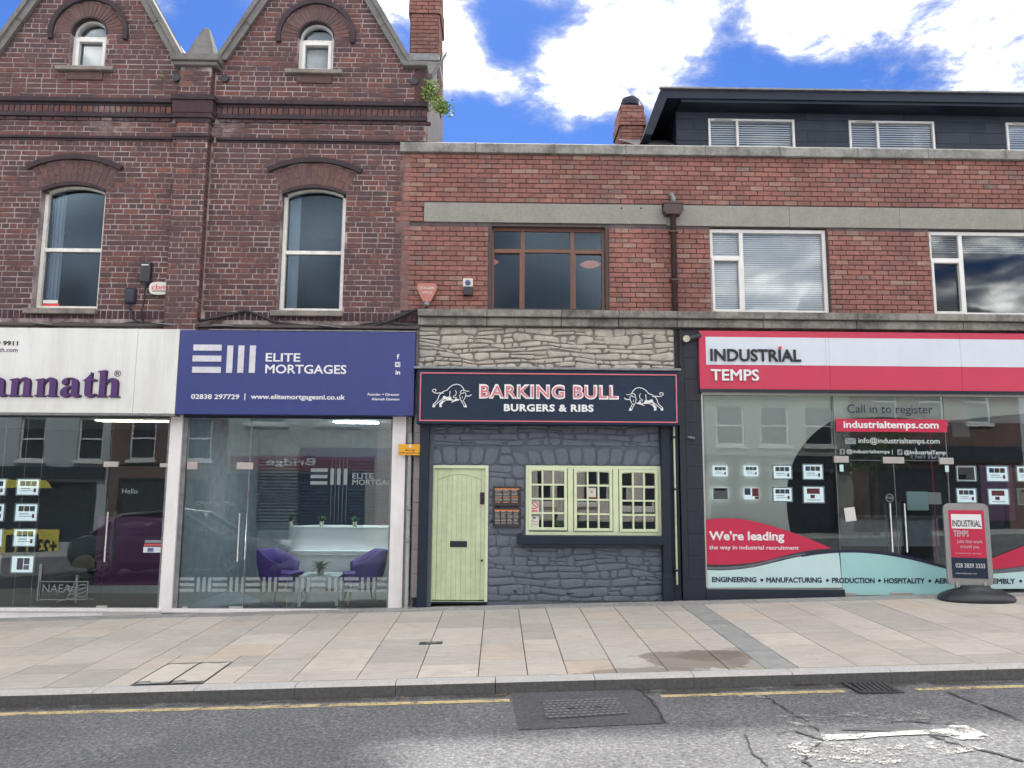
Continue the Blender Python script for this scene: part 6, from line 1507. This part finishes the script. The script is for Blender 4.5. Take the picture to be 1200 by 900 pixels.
MB().lathe([(.03, 0), (.045, .02), (.045, .06), (.03, .07)], (cx_, -.05, q[2]-.09), 12).build('lamp', 'lead', t)
t = thing('bell_box', (*X(548, 336, -.05)[:1], -.05, 4.5), 'small pale box with dark bell and black case left of the brown window', 'alarm box')
q = rc(542.5, 554, 326.5, 346, -.06); zm = (q[2]+q[3])/2
box('upper_case', 'plastic_white', t, q[0], q[1], -.08, .0, zm, q[3], .006); box('lower_case', 'plastic_black', t, q[0]+.01, q[1], -.085, .0, q[2], zm-.002, .01)
MB().lathe([(.001, .04), (.03, .03), (.042, 0), (.03, -.03), (.001, -.04)], ((q[0]+q[1])/2, -.09, zm+.06), 12).build('bell', 'photo_blue', t)
# cylindrical lamp on the black pilaster
t = thing('wall_lamp', (*X(805, 398, -.1)[:1], -.1, 3.9), 'pale-ended black cylinder fitting sticking out from the black pilaster', 'wall lamp')
x_, z_ = X(804, 397.5, -.2); x2, z2 = X(820, 392.5, -.12)
MB().tube([(x_, -.24, z_), (x2, -.08, z2)], .045, 14).build('lamp_body', 'plastic_black', t); MB().tube([(x_-.012, -.262, z_-.004), (x_, -.24, z_)], [.05, .05], 14).build('lamp_rim', 'pot_pale', t)
MB().tube([(x2, -.09, z2), (x2, -.0, z2)], .02, 8).build('arm', 'plastic_black', t)
t = thing('wall_tap', (*X(810, 512, -.05)[:1], -.03, 2.4), 'small corroded fixing on the black pilaster level with the window film', 'bracket')
x_, z_ = X(810, 513, -.05); MB().tube([(x_-.05, -.05, z_+.01), (x_, -.07, z_), (x_+.05, -.05, z_-.01)], .013, 8).build('bracket', 'lead', t); MB().tube([(x_, -.07, z_), (x_, -.02, z_)], .02, 8).build('stem', 'lead', t)
# cables
def cable(label, pts, r=.014, n=10, sag=None):
    t = thing('cable', (X(*pts[0][:2], -.05)[0], -.05, X(*pts[0][:2], -.05)[1]), label, 'cable')
    P = cpts([(p[0], p[1]) for p in pts], n); Q = [(X(px, py, -.05)[0], -.06+.006*math.sin(k), X(px, py, -.05)[1]) for k, (px, py) in enumerate(P)]
    MB().tube(Q, r, 6).build('sheath', 'cable_black', t, smooth=True); return t
cable('thick black cable looping over the top of the purple-blue sign', [(212, 380), (245, 374), (270, 369), (288, 365), (305, 370), (325, 378), (360, 382), (400, 384), (440, 381), (465, 373), (485, 364), (500, 362)], .022)
cable('thin black cable dropping from the tall black alarm box', [(171, 331), (170, 345), (168, 358), (165, 370), (168, 376)], .012); cable('black cable below the junction box above the white sign', [(152, 356), (154, 366), (158, 375), (175, 380), (200, 377), (218, 380)], .016)
cable('black cable lying along the top edge of the white sign', [(0, 379), (40, 380), (90, 379), (130, 381), (165, 378), (210, 382), (250, 380)], .018)
cable('black cable curling beneath the sill of the right sash window', [(245, 383), (275, 381), (300, 383), (330, 381), (370, 385), (410, 383), (445, 378), (480, 382)], .014)
cable('thin black cable running along the stone cornice by the black pilaster', [(786, 384), (794, 380), (797, 384), (797, 430)], .02)
box('ledge_board', 'dark_reveal', vic, -11.35, -1.22, -.10, .02, 3.985, 4.03, .006)
for (l, r, py, a_) in ((180, 215, 380, 4), (250, 272, 381, -3), (40, 60, 379, 2), (372, 400, 382, 3)):
    q = rc(l, r, py-1.5, py+1.5, -.12); MB().box(-(q[1]-q[0])/2, (q[1]-q[0])/2, -.05, .05, -.008, .008).build('slate_fragment', 'lead', vic, loc=((q[0]+q[1])/2, -.12, (q[2]+q[3])/2)).rotation_euler = (.2, R_(a_), .3)
# buddleia on the corner, and small weed
def sprig(name, label, pix, y, leaf, n, mats=('bud_leaf', 'bud_dark'), stem='wood_stem'):
    rr = random.Random(len(label)); P = [Vector((X(px, py, y)[0], y+.05*math.sin(i*2), X(px, py, y)[1])) for i, (px, py) in enumerate(pix)]
    t = thing(name, P[0], label, 'plant'); MB().tube(P, [.012]+[.008]*(len(P)-2)+[.003], 6).build('stem', stem, t)
    for mi, m_ in enumerate(mats):
        mb = MB()
        for k in range(n):
            u = rr.random()**.8*(len(P)-1); i = min(int(u), len(P)-2); c = P[i].lerp(P[i+1], u-i)+Vector((rr.gauss(0, leaf*1.1), rr.gauss(0, leaf*1.2), rr.gauss(0, leaf*.9)))
            d = Vector((rr.gauss(0, 1), rr.gauss(0, 1), rr.gauss(-.2, .7))).normalized(); s = d.cross(Vector((rr.gauss(0, 1), rr.gauss(0, 1), rr.gauss(0, 1)))).normalized(); L = leaf*rr.uniform(.6, 1.3)
            mb.add([c, c+d*L*.5+s*L*.28, c+d*L, c+d*L*.5-s*L*.28], [(0, 1, 2, 3)])
        mb.build('leaves', m_, t)
    return t
sprig('wall_shrub', 'bright green leafy shrub growing from the top right corner of the old brick building', [(499, 116), (502, 106), (505, 100), (507, 112), (513, 122), (519, 127), (524, 130)], -.12, .05, 420)
sprig('wall_weed', 'tiny yellow-flowered weed rooted in the brickwork left of the pier plinth', [(190, 93), (191, 89), (193, 86)], -.05, .035, 12, ('bud_dark', 'yellow_flower'))

# pavement sign on its rubber base
sgx, sgy = 6.28, -.62; q0 = gz(sgx, sgy)
t = thing('pavement_sign', (sgx, sgy, q0), 'grey-framed swing pavement sign with red INDUSTRIAL TEMPS poster on black rubber base', 'pavement sign')
cxs, czs = X(1134, 640, sgy)[0], 0
zt_s = X(1130, 590.5, sgy)[1]; zb_s = X(1138, 685.5, sgy)[1]; hw = .275
yaw = R_(-14)
def S3(x, y, z): return (cxs+x*math.cos(yaw)-y*math.sin(yaw), sgy+x*math.sin(yaw)+y*math.cos(yaw), z)
def sprism(pts, y0, y1):
    n = len(pts); return MB().add([S3(p[0], y0, p[1]) for p in pts]+[S3(p[0], y1, p[1]) for p in pts], [tuple(range(n)), tuple(range(2*n-1, n-1, -1))]+[(i, (i+1) % n, n+(i+1) % n, n+i) for i in range(n)])
def rrect(x0, x1, z0, z1, r, n=6):
    o = []
    for (cx, cz, a0) in ((x1-r, z1-r, 0), (x0+r, z1-r, 90), (x0+r, z0+r, 180), (x1-r, z0+r, 270)):
        o += [(cx+r*math.cos(R_(a0+90*k/n)), cz+r*math.sin(R_(a0+90*k/n))) for k in range(n+1)]
    return o
H_ = zt_s-zb_s
sprism(rrect(-hw, hw, zb_s, zt_s, .07), -.018, .018).build('frame', 'sign_frame_grey', t, .008)
sprism(rrect(-hw-.008, hw+.008, zb_s-.008, zt_s+.008, .075), -.008, .008).build('frame_rim', 'plastic_black', t)
pz0, pz1 = zb_s+.09, zt_s-.085; pw_ = hw-.055
sprism([(-pw_, pz0), (pw_, pz0), (pw_, pz1), (-pw_, pz1)], -.022, -.0185).build('poster', 'film_red', t)
sprism([(-pw_, pz0), (pw_, pz0), (pw_, pz0+(pz1-pz0)*.30), (-pw_, pz0+(pz1-pz0)*.30)], -.0245, -.0222).build('poster_footer', 'photo_blue', t).data.materials[0] = MATS['charcoal_panel']
sprism([(-pw_+.03, pz1-.25), (pw_-.035, pz1-.25), (pw_-.035, pz1-.055), (-pw_+.03, pz1-.055)], -.0245, -.0222).build('poster_logo_panel', 'print_white', t)
def stext(s_, x0, x1, z0, z1, m_, bo=.02):
    o = text(s_, (x0, x1, z0, z1), 0, m_, None, bold=bo); me = o.data
    for v in me.vertices: v.co = S3(v.co.x, -.026, v.co.z)
    adopt(o, t)
ph = pz1-pz0
stext('INDUSTRIAL', -pw_+.04, pw_-.045, pz1-.225, pz1-.135, 'print_black'); stext('TEMPS', -pw_+.045, -pw_+.235, pz1-.36, pz1-.275, 'print_white')
stext('Jobs that work', -pw_+.08, pw_-.04, pz0+ph*.50, pz0+ph*.565, 'print_white', .01); stext('around you.', -pw_+.12, pw_-.08, pz0+ph*.425, pz0+ph*.49, 'print_white', 0); stext('industrial temps', -pw_+.06, pw_-.06, pz0+ph*.35, pz0+ph*.375, 'print_white', 0)
stext('028 3839 3333', -pw_+.045, pw_-.03, pz0+ph*.15, pz0+ph*.22, 'print_white', .03); stext('industrialtemps.com', -pw_+.04, pw_-.14, pz0+ph*.05, pz0+ph*.085, 'print_white', 0)
for s in (-1, 1): MB().tube([S3(s*.17, -.03, zb_s-.03), S3(s*.17, -.03, zb_s+.04)], .018, 8).build('hinge_bolt', 'steel', t)
bp = [(.0, 0), (.46, 0), (.475, .03), (.44, .075), (.33, .125), (.19, .165), (.17, .20), (.0, .205)]
mb = MB(); n = 28; vs = []
for (r_, z) in bp:
    for k in range(n):
        a = 2*math.pi*k/n; ca, sa = math.cos(a), math.sin(a); e_ = .8; x_ = r_*abs(ca)**e_*(1 if ca > 0 else -1); y_ = r_*.62*abs(sa)**e_*(1 if sa > 0 else -1)
        p = S3(x_+.06, y_, 0); vs.append((p[0], p[1], gz(p[0], p[1])+z+.002))
fs = [(i*n+k, i*n+(k+1) % n, (i+1)*n+(k+1) % n, (i+1)*n+k) for i in range(len(bp)-1) for k in range(n)]
mb.add(vs, fs+[tuple(range(n))]).build('rubber_base', 'plastic_black', t, smooth=True)

# ================================================================ THE OTHER SIDE OF THE STREET (seen in the glass)
OY = -17.9
def opp(x0, x1, h, mat, label, roof=1.6, wins=(), shop=None, chim=None, sign=None, plinth=None):
    t = thing('terrace_house', ((x0+x1)/2, OY, 0), label, 'house'); g0 = min(gz(x0, 0), gz(x1, 0))-.6
    holes = [(a, b, c, d) for (a, b, c, d) in wins]+([shop] if shop else [])
    def al(z):
        iv = [(x0, x1)]
        for (a, b, c, d) in holes:
            if c < z < d: iv = sub(iv, a, b)
        return iv
    zs_ = sorted(set([g0, h]+[v for o in holes for v in o[2:]])); mb = MB()
    for a, b in zip(zs_[:-1], zs_[1:]):
        for (p, q) in al((a+b)/2): mb.box(p, q, OY-.3, OY, a, b)
    mb.box(x0, x1, OY-8, OY-7.8, g0, h); mb.box(x0, x0+.2, OY-7.8, OY-.31, g0, h); mb.box(x1-.2, x1, OY-7.8, OY-.31, g0, h); mb.build('wall', mat, t)
    MB().prismx([(OY+.25, h), (OY-4, h+roof), (OY-8.2, h), (OY-8.2, h-.1), (OY+.25, h-.1)], x0, x1).build('roof', 'slate_roof', t)
    for (a, b, c, d) in wins:
        w = MB().frame(a, b, c, d, .07, OY-.16, OY-.08).box(a+.07, b-.07, OY-.155, OY-.085, (c+d)/2-.03, (c+d)/2+.03).box(a-.08, b+.08, OY+.0, OY+.1, c-.12, c-.002).build('window', 'white_frame', t)
        box('pane', 'opp_dark', w, a+.07, b-.07, OY-.13, OY-.12, c+.07, d-.07)
    if shop:
        a, b, c, d = shop; w = MB().frame(a, b, c, d, .08, OY-.16, OY-.05).build('shop_window', 'opp_dark', t); box('pane', 'opp_dark', w, a+.08, b-.08, OY-.13, OY-.12, c+.08, d-.08)
    if sign:
        m_, za, zb, s_, xa, xb, tm = sign; sgn = box('shop_fascia', m_, t, x0+.1, x1-.1, OY+.002, OY+.14, za, zb)
        if s_: text(s_, (xa, xb, za+.12, zb-.08), OY+.145, tm, sgn, flip=True, bold=.02)
    if plinth:
        box('plinth', 'opp_dark', t, plinth[0]+.02, plinth[1]-.02, OY+.005, OY+.06, g0, plinth[2]); MB().tube([(plinth[0]+2.1, OY+.09, g0), (plinth[0]+2.1, OY+.09, .3), (plinth[0]+2.3, OY+.09, 1.1), (plinth[0]+2.3, OY+.09, 7)], .05, 8).build('downpipe', 'opp_dark', t)
    if chim:
        for c in chim: box('chimney', 'opp_brick', t, c-.5, c+.5, OY-4.4, OY-3.6, h+roof-.6, h+roof+1.3); MB().lathe([(.13, 0), (.1, .4)], (c-.2, OY-4, h+roof+1.3), 8).build('chimney_pot', 'terracotta_plastic', t)
def wrow(xs, z0, z1, w=.95): return [(x-w/2, x+w/2, z0, z1) for x in xs]
opp(-26, -19.2, 7.6, 'opp_cream', 'cream rendered house across the street at the far left of the reflections', wins=wrow((-24.5, -22.4, -20.4), 2.6, 4.3)+wrow((-24.5, -22.4, -20.4), 5.2, 6.6), shop=(-25, -20, -.3, 1.9))
opp(-19.2, -14.6, 7.8, 'opp_white', 'pale blue-white rendered house reflected in the white shop window', wins=wrow((-17.5, -15.35), 2.55, 4.15)+wrow((-17.5, -15.35), 5.2, 6.6), shop=(-18.8, -15.0, -.45, 1.75), chim=(-19,), sign=('opp_dark', 1.85, 2.3, None, 0, 0, None))
opp(-14.6, -10.2, 7.6, 'opp_brick', 'dark brick house reflected between the two shop doors', wins=wrow((-13.4, -11.3), 2.6, 4.2)+wrow((-13.4, -11.3), 5.2, 6.6), shop=(-14.2, -10.8, -.3, 1.9))
opp(-10.2, -4.6, 8.2, 'opp_cream', 'pale rendered building with red fascia reflected above the purple chairs', wins=wrow((-8.8, -6.1), 4.0, 5.6, 1.5), shop=(-11.45, -5.0, -.3, 2.1), sign=('opp_red', 2.22, 2.75, 'Bridge', -8.7, -6.9, 'print_white'))
opp(-4.6, .55, 7.4, 'opp_pink', 'greyish pink rendered house facing the restaurant', wins=wrow((-3.4, -1.8, -.3), 3.9, 5.4), shop=(-3.8, -1.0, -.2, 2.0), chim=(.4,))
opp(.55, 7.4, 7.9, 'opp_pink', 'wide greyish house facing the restaurant window', wins=wrow((2.5, 4.3, 6.1), 3.2, 4.5)+wrow((2.5, 4.3, 6.1), 5.2, 6.6)+[(.9, 1.6, 1.05, 2.5), (2.85, 4.15, 1.05, 2.5), (5.3, 6.4, .9, 2.4)], shop=None, plinth=(.55, 7.4, .42))
opp(7.4, 13.4, 7.3, 'opp_cream', 'cream shop building reflected at the left of the pink sign shop', wins=wrow((8.8, 10.5, 12.2), 3.3, 4.8, 1.1), shop=(8.0, 12.8, .0, 2.3), sign=('opp_dark', 2.4, 2.9, None, 0, 0, None))
opp(13.4, 20, 8.4, 'opp_brick', 'dark brick shop reflected at the right edge with a grey fascia', wins=wrow((14.8, 16.6, 18.4), 4.2, 5.8), shop=(14, 19.3, .2, 2.5), sign=('opp_dark', 2.7, 3.3, 'munch', 15.6, 17.0, 'sign_light'))
opp(20, 27, 7.6, 'opp_white', 'white house across the street beyond the dark brick shop', wins=wrow((21.5, 23.5, 25.5), 3.6, 5.2), shop=(20.6, 26.3, .3, 2.5))
pv = MB(); gsheet(pv, [(-60, -30), (60, -30), (60, -11.62), (-60, -11.62)], gz, .0); setp(pv.build('far_pavement', 'kerb_granite'), kind='structure')
# phone shop poster with yellow panel, reflected low in the white shop's window
t = thing('phone_shop_poster', (-17, OY+.1, .5), 'black and yellow phone shop poster reflected in the white shop window', 'poster')
def oq(px, py): d_ = (px-614)*(11.3+17.9)/905; return d_, 1.7-(py-567)*(11.3+17.9)/905
x0o, z1o = oq(48, 620); x1o, z0o = oq(112, 650); MB().box(x0o, x1o, OY+.02, OY+.03, z0o, z1o).build('yellow_panel', 'ee_yellow', t)
text('+23', (x0o+(x1o-x0o)*.62, x0o+(x1o-x0o)*.97, z0o+.12, z0o+.62), OY+.04, 'print_black', t, flip=True, bold=.04)
a_, b_ = oq(46, 563.5); c_, d_ = oq(99, 572.5); MB().prism([(a_, d_), (c_+.1, d_), (c_-.15, b_), (a_, b_)], OY+.16, OY+.18).build('yellow_strip', 'ee_yellow', t)
for k in range(3): MB().box(x0o+.15+k*.42, x0o+.48+k*.42, OY+.035, OY+.05, z0o+.12, z0o+.78).build('phone_picture', 'phone_black', t)
# parked car seen only in the shop glass
def car(x0, yc, label):
    L, Wd = 4.5, .88; g0 = rz(x0+L/2, yc)+.0
    t = thing('parked_car', (x0+L/2, yc, g0), label, 'car')
    st = [(0, .70, .35, .78), (.12, .80, .26, .90), (.55, .87, .22, .96), (1.3, Wd, .22, .98), (2.4, Wd, .22, .96), (3.2, .87, .22, .92), (3.9, .84, .22, .80), (4.3, .76, .25, .68), (4.5, .60, .34, .58)]
    V = []; m_ = 9
    for (x, w, zb, zt) in st:
        half = [(w*.86, zb), (w, zb+.14), (w, zb+(zt-zb)*.6), (w*.95, zt-.05)]
        ring = [(-p, z) for p, z in half]+[(0, zt+.02)]+[(p, z) for p, z in half[::-1]]
        V += [(x0+x, yc+p, g0+z) for p, z in ring]
    F = []
    for i in range(len(st)-1):
        for k in range(m_): F.append((i*m_+k, i*m_+(k+1) % m_, (i+1)*m_+(k+1) % m_, (i+1)*m_+k))
    F += [tuple(range(m_)), tuple((len(st)-1)*m_+k for k in range(m_))]
    MB().add(V, F).build('body', 'car_paint', t, .03, True)
    cb = [(.45, .74, .92, .97), (1.05, .66, .95, 1.36), (1.9, .64, .96, 1.43), (2.5, .64, .94, 1.38), (3.25, .76, .88, .93)]; V = []
    for (x, w, zb, zt) in cb: V += [(x0+x, yc-.80, g0+zb), (x0+x, yc-w, g0+zt-.03), (x0+x, yc, g0+zt+.02), (x0+x, yc+w, g0+zt-.03), (x0+x, yc+.80, g0+zb)]
    F = [(i*5+k, i*5+k+1, i*5+6+k, i*5+5+k) for i in range(4) for k in range(4)]
    MB().add(V, F).build('windows', 'car_glass', t, 0, True)
    rf = [(x0+1.0, 1.345, .62), (x0+1.9, 1.44, .61), (x0+2.55, 1.385, .61)]; V = []
    for x, z, w in rf: V += [(x, yc-w, g0+z), (x, yc, g0+z+.03), (x, yc+w, g0+z)]
    MB().add(V, [(0, 1, 4, 3), (1, 2, 5, 4), (3, 4, 7, 6), (4, 5, 8, 7)]).build('roof', 'car_paint', t, 0, True)
    for s in (-1, 1):
        MB().tube([(x0+3.25, yc+s*.80, g0+.92), (x0+2.5, yc+s*.66, g0+1.37), (x0+1.9, yc+s*.65, g0+1.43), (x0+1.05, yc+s*.67, g0+1.35), (x0+.5, yc+s*.78, g0+.96)], .03, 6).build('window_surround', 'steel', t)
        for wx in (.85, 3.65):
            w = MB().tube([(x0+wx, yc+s*.70, g0+.32), (x0+wx, yc+s*.895, g0+.32)], .32, 24).build('wheel', 'rubber', t)
            MB().tube([(x0+wx, yc+s*.896, g0+.32), (x0+wx, yc+s*.905, g0+.32)], .12, 12).build('hub', 'steel', w)
            mb = MB()
            for k in range(5): a = k*1.2566; mb.tube([(x0+wx, yc+s*.902, g0+.32), (x0+wx+.2*math.cos(a), yc+s*.902, g0+.32+.2*math.sin(a))], .025, 5)
            mb.ribbon([(x0+wx+.215*math.cos(k*.3), g0+.32+.215*math.sin(k*.3)) for k in range(21)], .03, yc+s*.903); mb.build('rim', 'steel', w)
        MB().prismx([(yc+s*.52, g0+.62), (yc+s*.80, g0+.64), (yc+s*.79, g0+.74), (yc+s*.55, g0+.72)], x0+4.18, x0+4.43).build('headlight', 'print_white', t, .02)
        MB().box(x0+2.95, x0+3.1, yc+s*.88 if s > 0 else yc-1.02, yc+1.02 if s > 0 else yc-.88, g0+.93, g0+1.05).build('mirror', 'car_paint', t, .03)
car(-9.2, -6.3, 'dark grey saloon car reflected in the two shop windows')
# street tree opposite, mirrored in the glass doors
def tree(x, y, label):
    g0 = gz(x, 0); t = thing('street_tree', (x, y, g0), label, 'tree'); MB().tube([(x, y, g0-.3), (x+.05, y, g0+1.6), (x-.05, y, g0+3)], [.13, .09, .06], 8).build('trunk', 'wood_stem', t); rr = random.Random(4)
    for m_ in ('bud_dark', 'leaf_green'):
        mb = MB()
        for c in range(26):
            a = rr.random()*6.28; r = rr.random()**.5*1.25; cc_ = Vector((x+r*math.cos(a), y+r*math.sin(a), g0+rr.uniform(1.9, 3.9)))
            for k in range(45):
                p = cc_+Vector((rr.gauss(0, .2), rr.gauss(0, .2), rr.gauss(0, .16))); d_ = Vector((rr.gauss(0, 1), rr.gauss(0, 1), rr.gauss(0, 1))).normalized(); s = d_.cross(Vector((rr.gauss(0, 1), rr.gauss(0, 1), 1))).normalized()
                mb.add([p, p+d_*.05+s*.03, p+d_*.1, p+d_*.05-s*.03], [(0, 1, 2, 3)])
        mb.build('crown', m_, t)
tree(12.9, -15.2, 'leafy street tree on the far pavement, reflected in the glass doors')
